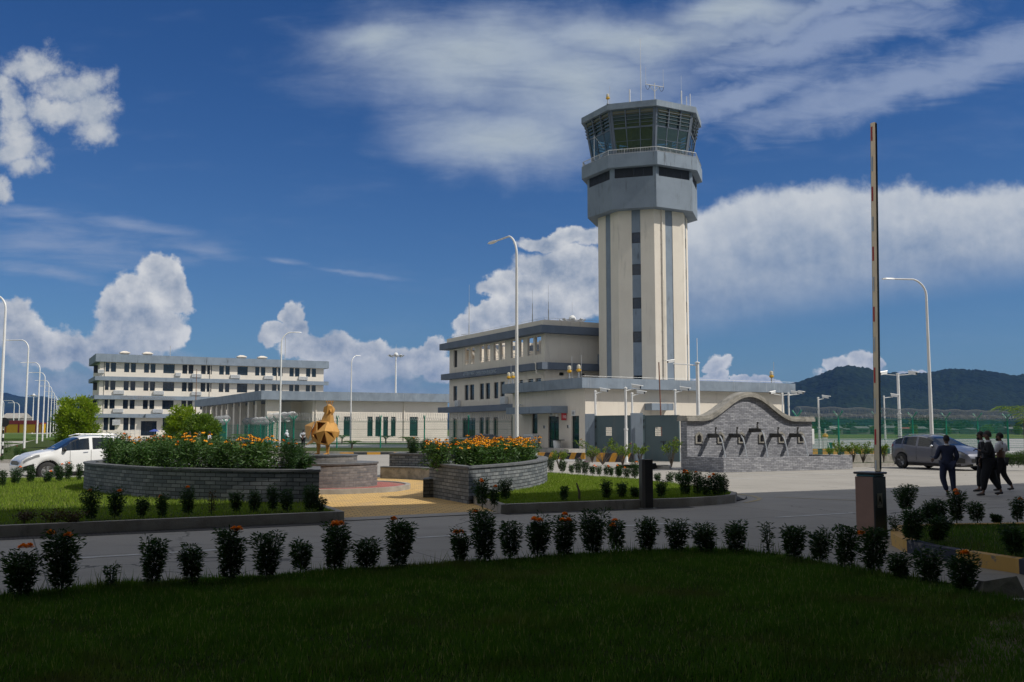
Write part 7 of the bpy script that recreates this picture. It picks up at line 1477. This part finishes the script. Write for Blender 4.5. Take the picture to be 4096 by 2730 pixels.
for sg in (1,-1):
    mirrorarm(carw, Lw/2-1.42, .80*sg, 1.10, sg, M['black'])
    mb = patch(rows, cx_, .10, .62, lambda x: 3.1, lambda x: 4.0, sg, .012, Lw); mb.build('headlight', M['lens'], carw)
    mb = patch(rows, cx_, .08, .46, lambda x: 1.2, lambda x: 2.1, sg, .010, Lw); mb.build('fog_lamp_housing', M['black'], carw)
    mb = patch(rows, cx_, .9, 3.3, 0.0, .55, sg, .012, Lw); mb.build('side_cladding', M['black'], carw)
    for x0 in (2.02, 2.98): mb = patch(rows, cx_, x0, x0+.22, 3.02, 3.28, sg, .02, Lw); mb.build('door_handle', M['chrome'], carw)
    mb = MB(); mb.tube([(Lw/2-1.95,.55*sg,1.585),(Lw/2-2.2,.56*sg,1.65),(Lw/2-3.2,.56*sg,1.645),(Lw/2-3.45,.55*sg,1.58)], .018, 6); mb.build('roof_rail', M['chrome'], carw)
    for x0 in (1.62, 2.36, 3.12): mb = MB(); q0 = [Vector(rows[min(range(len(cx_)), key=lambda i: abs(cx_[i]-x0))][j]) for j in (1,2,3,4)]; mb.tube([(p.x, sg*(p.y+.003), p.z) for p in q0], .006, 4); mb.build('door_gap', M['black'], carw)
mb = MB(); mb.rings([[(Lw/2+.012-.02*abs(y)*2, y, z) for (y, z) in ((-w_,z0),(w_,z0))] for (w_, z0) in ((.34,.46),(.50,.62),(.40,.72))], close=False, caps=False); mb.build('grille', M['black'], carw)
mb = MB(); mb.box(Lw/2-.005, Lw/2+.02, -.26, .26, .34, .44); mb.build('number_plate', M['white'], carw)
# ---- silver crossover at right, three-quarter view, nose right and towards the viewer
Ls = 4.45
PS = dict(sill=[(0,.30),(.2,.22),(.9,.20),(3.6,.22),(4.2,.30),(4.45,.42)], belt=[(0,.50),(.06,.66),(.25,.80),(.7,.92),(1.2,.99),(1.6,1.02),(2.6,1.05),(3.5,1.14),(4.2,1.14),(4.4,1.02),(4.45,.9)],
          roof=[(0,.52),(.06,.72),(.25,.86),(.7,.98),(1.2,1.07),(1.45,1.16),(1.95,1.42),(2.25,1.52),(2.7,1.57),(3.3,1.54),(3.8,1.46),(4.1,1.34),(4.3,1.16),(4.45,1.0)],
          plan=[(0,.52),(.08,.72),(.3,.87),(.75,.97),(1.3,1.0),(3.4,1.0),(4.0,.96),(4.3,.86),(4.45,.72)], glass=(1.62,4.02), pillars=[(2.62,2.72),(3.52,3.58),(1.6,1.70)], wind=(1.30,2.15), rear=(3.95,4.25))
nr = Vector((18.46,45.8,0)); h2 = R(157); fwd = Vector((math.sin(h2), math.cos(h2), 0)); sd_ = Vector((-fwd.y, fwd.x, 0))
c2 = nr + fwd*(Ls/2-(Ls-.90-2.72)) + sd_*.80*(1 if True else -1)
cars, rows, cx_ = car('silver-grey crossover car parked on the sunlit bay, seen from its side behind the men', c2, h2, Ls, 1.87, 1.6, 2.72, .90, .355, PS, silverp, M['rimd'])
for sg in (1,-1):
    mirrorarm(cars, Ls/2-1.72, .84*sg, 1.06, sg, M['chrome'])
    mb = patch(rows, cx_, .10, .80, lambda x: 3.3, lambda x: 3.95, sg, .012, Ls); mb.build('headlight', M['lens'], cars)
    mb = patch(rows, cx_, .10, .5, lambda x: .9, lambda x: 2.2, sg, .010, Ls); mb.build('air_intake', M['black'], cars)
    mb = patch(rows, cx_, 1.3, 3.4, 0.0, .5, sg, .012, Ls); mb.build('side_cladding', M['black'], cars)
    mb = patch(rows, cx_, 4.12, 4.4, 3.0, 3.9, sg, .014, Ls); mb.build('tail_light', M['tail'], cars)
    for x0 in (2.36, 3.32): mb = patch(rows, cx_, x0, x0+.24, 3.0, 3.28, sg, .02, Ls); mb.build('door_handle', silverp, cars)
    mb = MB(); mb.tube([(Ls/2-2.15,.56*sg,1.53),(Ls/2-2.5,.57*sg,1.60),(Ls/2-3.4,.56*sg,1.585),(Ls/2-3.8,.53*sg,1.48)], .02, 6); mb.build('roof_rail', M['chrome'], cars)
    for x0 in (1.75, 2.66, 3.5): mb = MB(); q0 = [Vector(rows[min(range(len(cx_)), key=lambda i: abs(cx_[i]-x0))][j]) for j in (1,2,3,4)]; mb.tube([(p.x, sg*(p.y+.003), p.z) for p in q0], .006, 4); mb.build('door_gap', M['black'], cars)
mb = MB(); mb.box(Ls/2-.02, Ls/2+.02, -.38, .38, .24, .32); mb.build('skid_plate', M['chrome'], cars); mb = MB(); mb.box(Ls/2-.02, Ls/2+.012, -.44, .44, .36, .52); mb.build('lower_grille', M['black'], cars)
mb = MB(); mb.box(-Ls/2+.22,-Ls/2+.5,-.5,.5,1.47,1.50); mb.build('roof_spoiler', silverp, cars)
# dark car half hidden behind the mesh fence at the operation building, scooter and parasol by the far building
p = Vector((xat(84, .7, 1890), 80.5, .0)); card, _r, _x = car('dark car half hidden behind the yellow flowers, in front of the operation building', Vector((xat(80, .7, 1905), 80, .05)), R(-92), 4.2, 1.75, 1.45, 2.55, .85, .32, {**PS, 'roof':[(0,.52),(.06,.72),(.25,.84),(.7,.93),(1.2,1.0),(1.45,1.08),(1.95,1.30),(2.4,1.40),(3.2,1.40),(3.7,1.30),(4.1,1.08),(4.2,.95)], 'rear':(3.5,4.05), 'glass':(1.6,3.8)}, carpaint('dark_car_paint', (0.03,0.035,0.04), .3), M['rimd'])
x = xat(165, 1, 617); pz = zat(165, 1718-0); um = thing('parasol', 'wide blue parasol with a pale top in front of the far building entrance', 'parasol', (xat(150,1,617), 150, 0)); zt_ = zat(150, 1717); zb2 = zat(150, 1727); mb = MB(); mb.tube([(0,0,0),(0,0,zt_)], .03, 6); mb.build('pole', M['steel'], um); mb = MB(); rr = 22/F*150; mb.rings([[(rr*math.cos(2*math.pi*k/8)*s_, rr*math.sin(2*math.pi*k/8)*s_, z) for k in range(8)] for (s_, z) in ((1,zb2),(.55,zb2+(zt_-zb2)*.6),(.02,zt_))]); mb.build('canopy', pmat('blue_fabric', (0.04,0.07,0.28), (0.05,0.08,0.32), 2, .8), um)
sc = thing('scooter', 'dark red scooter parked near the parasol before the far building', 'scooter', (xat(140,.6,668), 140, 0), R(10)); mb = MB(); mb.tube([(-.75,0,.55),(-.3,0,.72),(.1,0,.55),(.25,0,.35),(.45,0,.35),(.6,0,.95)], [.12,.14,.1,.07,.07,.05], 7); mb.build('body', pmat('scooter_red', (0.25,0.02,0.04), rough=.3), sc)
for X in (-.55,.65): mb = MB(); mb.rings([[(X+r_*math.cos(2*math.pi*k/16), y_, .27+r_*math.sin(2*math.pi*k/16)) for k in range(16)] for (r_, y_) in ((.18,-.04),(.27,-.05),(.27,.05),(.18,.04))], caps=False); mb.build('wheel', M['rubber'], sc)
mb = MB(); mb.tube([(.55,-.3,1.0),(.58,0,1.02),(.55,.3,1.0)], .02, 5); mb.build('handlebar', M['black'], sc); mb = MB(); mb.box(-.7,-.05,-.13,.13,.72,.80,bev=.03); mb.build('seat', M['black'], sc)
# ================================================================== PEOPLE
def skinned(name, chains, mat, parent, sub=1):
    """one continuous body surface: vertices (key -> (pos, radius)), edges grown with the Skin modifier"""
    verts, edges, root = chains; keys = list(verts); idx = {k: i for i, k in enumerate(keys)}
    me = bpy.data.meshes.new(name); me.from_pydata([verts[k][0] for k in keys], [(idx[a], idx[b_]) for a, b_ in edges], []); me.materials.append(mat)
    o = bpy.data.objects.new(name, me); col.objects.link(o); o.parent = parent
    m_ = o.modifiers.new('skin', 'SKIN'); m_.use_smooth_shade = True; m_.branch_smoothing = .4
    sv = me.skin_vertices[0].data if me.skin_vertices else None
    if sv is None:
        bpy.context.view_layer.objects.active = o; o.select_set(True); bpy.ops.mesh.customdata_skin_add() if hasattr(bpy.ops.mesh, 'customdata_skin_add') else None; sv = me.skin_vertices[0].data
    for k in keys:
        r_ = verts[k][1]; sv[idx[k]].radius = r_ if hasattr(r_, '__len__') else (r_, r_)
    sv[idx[root]].use_root = True
    s_ = o.modifiers.new('sub', 'SUBSURF'); s_.levels = s_.render_levels = sub
    dg = bpy.context.evaluated_depsgraph_get(); ev = bpy.data.meshes.new_from_object(o.evaluated_get(dg)); ev.materials.clear(); ev.materials.append(mat); o.modifiers.clear(); o.data = ev; ev.name = name; return o
def V3(*a): return Vector(a)
def hand(vs, es, key, wrist, d, side, hold=False):
    """palm, four unequal bent fingers and a thumb leaving the side of the palm"""
    d = Vector(d).normalized(); sN = Vector(side).normalized(); nrm = d.cross(sN).normalized(); pm = wrist + d*.05; vs[key+'palm'] = (pm, (.032,.018)); es.append((key, key+'palm'))
    for i, (o_, ln) in enumerate(((-.030,.066),(-.010,.075),(.010,.070),(.030,.055))):
        a = pm + d*.035 + sN*o_; b_ = a + (d + nrm*(.25 if not hold else .8))*ln*.5; c = b_ + (d*.6 + nrm*(.8 if not hold else 1.4))*ln*.45
        for nm, p, r_ in (('a',a,.009),('b',b_,.0085),('c',c,.0075)): vs[key+str(i)+nm] = (p, r_)
        es += [(key+'palm', key+str(i)+'a'), (key+str(i)+'a', key+str(i)+'b'), (key+str(i)+'b', key+str(i)+'c')]
    a = pm - sN*.032; b_ = a - sN*.022 + d*.022 + nrm*.012; c = b_ + d*.026 + nrm*.012
    for nm, p, r_ in (('ta',a,.011),('tb',b_,.010),('tc',c,.0085)): vs[key+nm] = (p, r_)
    es += [(key+'palm', key+'ta'), (key+'ta', key+'tb'), (key+'tb', key+'tc')]
def person(label, loc, facing, h, pose, shirt, trousers, jacket=None, hair=None, beard=False, build_=1.0, skin=None, headturn=0, headnod=0, bald=False, short=False, phone=False, glasses=False, skirt=None, scarf=None):
    """local frame: +y forward, x to the person's right"""
    t = thing('person', label, 'person', loc, -facing); s = h/1.75; sk = skin or M['skin']; J = {}
    J['pel'] = V3(0,0,.95); J['sp'] = V3(0,.0,1.12); J['ch'] = V3(0,.0,1.30); J['nk'] = V3(0,-.01,1.46); J['hb'] = V3(0,.015,1.53); J['hd'] = V3(0,.02,1.62); J['ht'] = V3(0,.01,1.69)
    for sg, n in ((-1,'l'),(1,'r')): J['hip'+n] = V3(.10*sg,0,.90); J['sh'+n] = V3(.20*sg,-.01,1.40)
    for k, v_ in pose.items(): J[k] = V3(*v_)
    for k in J: J[k] = J[k]*s
    b = build_; vs = {}; es = []
    rad = dict(pel=(.135*b,.11*b), sp=(.13*b,.11*b), ch=(.15*b,.105*b), nk=.052, hb=(.055,.062), hd=(.072,.092), ht=(.055,.07))
    for k in ('pel','sp','ch','nk','hb','hd','ht'): r_ = rad[k]; vs[k] = (J[k], tuple(q*s for q in r_) if hasattr(r_,'__len__') else r_*s)
    es += [('pel','sp'),('sp','ch'),('ch','nk'),('nk','hb'),('hb','hd'),('hd','ht')]
    for n in 'lr':
        for k, r_ in (('hip',.085),('kn',.055),('an',.036),('toe',.03)): vs[k+n] = (J[k+n], r_*s)
        for k, r_ in (('sh',.05),('el',.036),('wr',.024)): vs[k+n] = (J[k+n], r_*s)
        es += [('pel','hip'+n),('hip'+n,'kn'+n),('kn'+n,'an'+n),('an'+n,'toe'+n),('ch','sh'+n),('sh'+n,'el'+n),('el'+n,'wr'+n)]
        dd = (J['wr'+n]-J['el'+n]).normalized(); hand(vs, es, 'wr'+n, J['wr'+n], dd, dd.cross(V3(0,0,1)) if abs(dd.z) < .9 else V3(0,1 if n == 'r' else -1,0), hold=True)
    # nose and ears grow from the head
    f = Matrix.Rotation(-headturn, 3, 'Z') @ V3(0,1,0); sd2 = Matrix.Rotation(-headturn, 3, 'Z') @ V3(1,0,0); hc = J['hd']
    vs['ns'] = (hc + f*.105*s - V3(0,0,.01), .012*s); es.append(('hd','ns'))
    for sg in (-1,1): vs['ear%d' % sg] = (hc + sd2*.085*sg*s - V3(0,0,.012), .014*s); es.append(('hd','ear%d' % sg))
    body = skinned('body', (vs, es, 'pel'), sk, t)
    def part(name, keys, edges_, root, radd, mat, extra=None):
        v2 = {k: (J[k] if not extra or k not in extra else extra[k]*s, tuple(q*s for q in radd[k]) if hasattr(radd[k],'__len__') else radd[k]*s) for k in keys}; return skinned(name, (v2, edges_, root), mat, t)
    # trousers
    J['cufl'] = J['anl'] + (J['knl']-J['anl'])*.12; J['cufr'] = J['anr'] + (J['knr']-J['anr'])*.12
    rt = dict(pel=(.155*b,.13*b), hipl=.122*b, hipr=.122*b, knl=.088*b, knr=.088*b, cufl=.068, cufr=.068)
    if skirt: 
        mb = MB(); mb.lathe([(.30*s,.06),(.25*s,.5*s),(.17*s,.95*s),(.14*s,1.02*s)], 14); mb.build('skirt', skirt, t, smooth=True)
    else: part('trousers', ['pel','hipl','hipr','knl','knr','cufl','cufr'], [('pel','hipl'),('pel','hipr'),('hipl','knl'),('hipr','knr'),('knl','cufl'),('knr','cufr')], 'pel', rt, trousers)
    for n in 'lr':
        a, c = J['an'+n], J['toe'+n]; d = (c-a); d.z = 0; d = d.normalized() if d.length > 1e-4 else V3(0,1,0); v2 = {'h': (a - d*.045 + V3(0,0,-.03*s), (.045*s,.04*s)), 'm': (a + d*.07 + V3(0,0,-.045*s), (.048*s,.034*s)), 't': (a + d*.18*s + V3(0,0,-.055*s), (.042*s,.024*s))}
        if J['toe'+n].z < J['an'+n].z-.12: v2['m'] = ((a+c)/2, .04*s); v2['t'] = (c, (.042*s,.03*s))
        skinned('shoe', (v2, [('h','m'),('m','t')], 'm'), M['black'], t)
    # upper clothing
    top = jacket or shirt; k_ = 1.0 if jacket else .93
    J['hem'] = J['pel'] + V3(0,0,-.19 if jacket else .02)*s
    for n in 'lr': J['slv'+n] = J['el'+n] + (J['wr'+n]-J['el'+n])*(.88 if not short else -.25)
    ru = dict(hem=(.205*b*k_,.17*b*k_), pel=(.17*b*k_,.14*b*k_), sp=(.165*b*k_,.14*b*k_), ch=(.20*b*k_,.15*b*k_), shl=.09*k_, shr=.09*k_, ell=.07*k_, elr=.07*k_, slvl=.055, slvr=.055)
    J['up'] = J['nk'] + V3(0,0,-.03)*s; ru['up'] = .075*k_
    ed = [('hem','pel'),('pel','sp'),('sp','ch'),('ch','up'),('ch','shl'),('ch','shr')]; ks = ['hem','pel','sp','ch','up','shl','shr','slvl','slvr']
    if short: ed += [('shl','slvl'),('shr','slvr')]; ru['slvl'] = ru['slvr'] = .066
    else: ks += ['ell','elr']; ed += [('shl','ell'),('ell','slvl'),('shr','elr'),('elr','slvr')]
    part('jacket' if jacket else 'shirt', ks, ed, 'ch', ru, top)
    mb = MB(); c = J['nk']; mb.rings([[tuple(c + V3(r_*s*math.cos(a), r_*1.05*s*math.sin(a), z_*s)) for a in [2*math.pi*k/14 for k in range(14)]] for (r_, z_) in ((.078,-.015),(.066,.03),(.058,.03))], caps=False); mb.build('collar', shirt, t)
    if jacket and phone:  # tie and shirt front hint
        mb = MB(); mb.add([tuple(J['ch']+V3(x_*s, .142*s*b, z_*s)) for (x_, z_) in ((-.03,-.05),(.03,-.05),(.055,.13),(-.055,.13))], [(0,1,2,3)]); mb.build('shirt_front', shirt, t)
    if hair:
        mb = MB(); c = hc + V3(0,0,.015*s) - f*.012*s; R_ = (.088*s,.104*s,.115*s); rs_ = []
        lo = -.1 if not bald else .0
        Mz = Matrix.Rotation(-headturn, 3, 'Z')
        for j in range(8):
            ph = math.pi/2*(j/7) if j else 0; zz_ = math.sin(ph)*1.0; rr = math.cos(ph)
            ring = []
            for k in range(18):
                a = 2*math.pi*k/18; fy = math.sin(a); z0 = (.18 if fy > .2 else -.55 if fy < -.1 else -.2); z = z0 + (1-z0)*math.sin(ph); q = math.sqrt(max(0, 1-min(1, abs(z))**2)) if z > 0 else 1.0*(1-.12*abs(z)); ring.append(tuple(c + Mz @ V3(R_[0]*q*math.cos(a), R_[1]*q*math.sin(a), R_[2]*z)))
            rs_.append(ring)
        mb.rings(rs_, caps=False); mb.build('hair', hair, t, smooth=True)
    if beard: mb = MB(); mb.ball(tuple(hc + f*.058*s - V3(0,0,.085*s)), (.056*s,.05*s,.05*s), 10); mb.build('beard', M['hair'], t, smooth=True)
    for sg in (-1,1): mb = MB(); mb.ball(tuple(hc + f*.084*s + sd2*.03*sg*s + V3(0,0,.012*s)), .009*s, 6); mb.build('eye', M['black'], t)
    mb = MB(); mb.box(-.022*s,.022*s,-.004,.004,-.003,.003); o = mb.build('mouth', M['red'], t, M=Matrix.Translation(hc + f*.088*s - V3(0,0,.048*s)) @ Matrix.Rotation(-headturn,4,'Z'))
    if glasses: mb = MB(); mb.box(-.065*s,.065*s,-.006,.006,-.02*s,.02*s); mb.build('sunglasses', M['black'], t, M=Matrix.Translation(hc + f*.098*s + V3(0,0,.012*s)) @ Matrix.Rotation(-headturn,4,'Z'))
    if scarf: mb = MB(); mb.ball(tuple(hc+V3(0,0,-.0)), (.105*s,.12*s,.14*s), 12); mb.lathe([(.25*s,1.22*s),(.2*s,1.4*s),(.11*s,1.52*s)], 14, (0,0)); mb.build('headscarf', scarf, t, smooth=True)
    return t
M['navy'] = pmat('navy_suit', (0.014,0.02,0.055), (0.018,0.026,0.065), 8, .85); M['blacksuit'] = pmat('black_suit', (0.008,0.009,0.013), (0.011,0.012,0.016), 8, .9); M['shirtw'] = pmat('white_shirt', (0.62,0.62,0.66), (0.56,0.56,0.6), 6, .85); M['dtrous'] = pmat('charcoal_trousers', (0.02,0.02,0.024), rough=.9)
M['hair'] = pmat('black_hair', (0.008,0.007,0.007), (0.014,0.012,0.011), 40, .7); M['greyhair'] = pmat('greying_hair', (0.03,0.028,0.027), (0.05,0.047,0.045), 60, .7); M['scarf'] = pmat('pale_scarf', (0.55,0.57,0.6), rough=.9)
base_pose = dict(knl=(-.10,.02,.50), knr=(.10,.02,.50), anl=(-.11,0,.09), anr=(.11,0,.09), toel=(-.13,.14,.035), toer=(.13,.14,.035), ell=(-.24,-.03,1.13), elr=(.24,-.03,1.13), wrl=(-.24,.05,.88), wrr=(.24,.05,.88))
def P_(**k): d = dict(base_pose); d.update(k); return d
def at(px, py, y=None): p = gp(px, py); return Vector((p.x, p.y, 0))
# man in navy suit, back to the viewer, weight on one leg, phone in left hand
p = person('man in a navy suit seen from behind, holding a phone out in his left hand', at(3795, 1984), R(6), 1.68, P_(knl=(-.13,.06,.50), anl=(-.02,.02,.09), toel=(.0,.15,.035), hipl=(-.1,0,.9), knr=(.13,.0,.50), anr=(.14,-.02,.09), toer=(.19,.10,.035), ell=(-.27,.02,1.13), wrl=(-.29,.24,1.06), elr=(.27,-.05,1.12), wrr=(.22,.10,.93)), M['shirtw'], M['navy'], M['navy'], M['hair'], build_=1.08)
ph = tag(MB().build('x', M['black']), 'x', 'x'); bpy.data.objects.remove(ph)
def phone(pt, rz, label): mb = MB(); Mx = Matrix.Translation(pt) @ Matrix.Rotation(rz, 4, 'Z') @ Matrix.Rotation(R(35), 4, 'X'); mb.box(-.038,.038,-.075,.075,-.005,.005, M=Mx, bev=.003); tag(mb.build('mobile_phone', M['black']), label, 'phone')
q = at(3795, 1984); s_ = 1.68/1.75; wl_ = Matrix.Rotation(-R(6), 3, 'Z') @ (V3(-.30,.33,1.08)*s_); phone(q + wl_, R(20), 'dark phone in the left hand of the man in the navy suit')
# heavy man in black suit, side on facing left, holding a phone
q = at(3962, 1986); person('stout bald man in a black suit with white collar, facing left with a phone', q, R(-62), 1.80, P_(knl=(-.09,.12,.50), anl=(-.09,.16,.09), toel=(-.1,.31,.035), knr=(.1,-.06,.52), anr=(.1,-.27,.13), toer=(.1,-.14,.035), ell=(-.27,-.02,1.13), wrl=(-.17,.22,1.22), elr=(.25,-.06,1.13), wrr=(.20,.16,1.02)), M['shirtw'], M['blacksuit'], M['blacksuit'], M['greyhair'], build_=1.34, bald=True, phone=True, headturn=R(-10))
wl_ = Matrix.Rotation(R(62), 3, 'Z') @ (V3(-.17,.31,1.27)*(1.8/1.75)); phone(q + wl_, R(60), 'dark phone raised by the stout man in the black suit')
q = at(3934, 1969); person('bearded man in dark suit and sunglasses, mostly hidden behind the stout man', q, R(-72), 1.78, P_(knl=(-.09,.10,.50), anl=(-.09,.12,.09), toel=(-.1,.27,.035)), M['shirtw'], M['blacksuit'], M['blacksuit'], M['hair'], beard=True, glasses=True)
q = at(4010, 1966); person('man in a white short-sleeved shirt and dark trousers, rightmost, standing half turned away', q, R(-38), 1.74, P_(knl=(-.11,.10,.50), anl=(-.10,.04,.09), toel=(-.12,.18,.035), knr=(.14,.02,.51), anr=(.18,-.22,.12), toer=(.2,-.1,.035), ell=(-.24,.06,1.14), wrl=(-.12,.28,1.12), elr=(.25,.0,1.14), wrr=(.14,.22,1.06)), M['shirtw'], M['dtrous'], None, M['hair'], beard=True, short=True, build_=1.06, headturn=R(-22))
# two people by the fence, one sitting under the tree
sea = pmat('sea_green_cloth', (0.01,0.10,0.075), rough=.9)
person('woman with a pale headscarf and long sea-green skirt standing at the green fence', Vector((xat(86,1,1146),86,.15)), R(80), 1.62, P_(ell=(-.2,.1,1.12), wrl=(-.05,.26,1.14), elr=(.2,.1,1.12), wrr=(.05,.26,1.12)), M['scarf'], sea, None, M['hair'], skirt=sea, scarf=M['scarf'])
person('man in a white shirt with hands behind his back at the green fence', Vector((xat(85,1,1213),85,.15)), R(10), 1.66, P_(ell=(-.3,-.08,1.16), wrl=(-.05,-.17,.98), elr=(.3,-.08,1.16), wrr=(.05,-.17,.98)), M['shirtw'], M['dtrous'], None, M['hair'])
person('person in white sitting low behind the left planter plants by the darker tree', Vector((xat(74,1,838),74,.0)), R(-80), 1.68, P_(knl=(-.1,.3,.62), anl=(-.11,.28,.12), toel=(-.13,.42,.06), knr=(.1,.3,.62), anr=(.11,.28,.12), toer=(.13,.42,.06)), M['shirtw'], M['dtrous'], None, M['hair'])
person('person in dark clothes standing under the two trees before the hall', Vector((xat(76,1,758),76,.0)), R(30), 1.66, P_(), M['blacksuit'], M['dtrous'], None, M['hair'])
# ================================================================== HAZE
hz = MB(); hz.box(-4200, 4200, -300, 5400, -4, 240); ho = hz.build('haze', None or M['white']); ho['kind'] = 'stuff'
hm = bpy.data.materials.new('haze_air'); hm.use_nodes = True; hm.node_tree.nodes.clear(); hg = NG(hm.node_tree); pv = hg.node('ShaderNodeVolumePrincipled'); pv.inputs['Color'].default_value = (0.15,0.38,1.0,1); pv.inputs['Density'].default_value = .00007; pv.inputs['Anisotropy'].default_value = .2
hout = hg.node('ShaderNodeOutputMaterial'); hg.l.new(pv.outputs[0], hout.inputs['Volume']); ho.data.materials.clear(); ho.data.materials.append(hm)
# label hygiene
seen = {}
for o in bpy.data.objects:
    l = o.get('label')
    if l:
        if len(l.split()) > 16: print('LONG', o.name, l)
        if l in seen and o.parent is None: print('DUPLABEL', l)
        seen[l] = 1
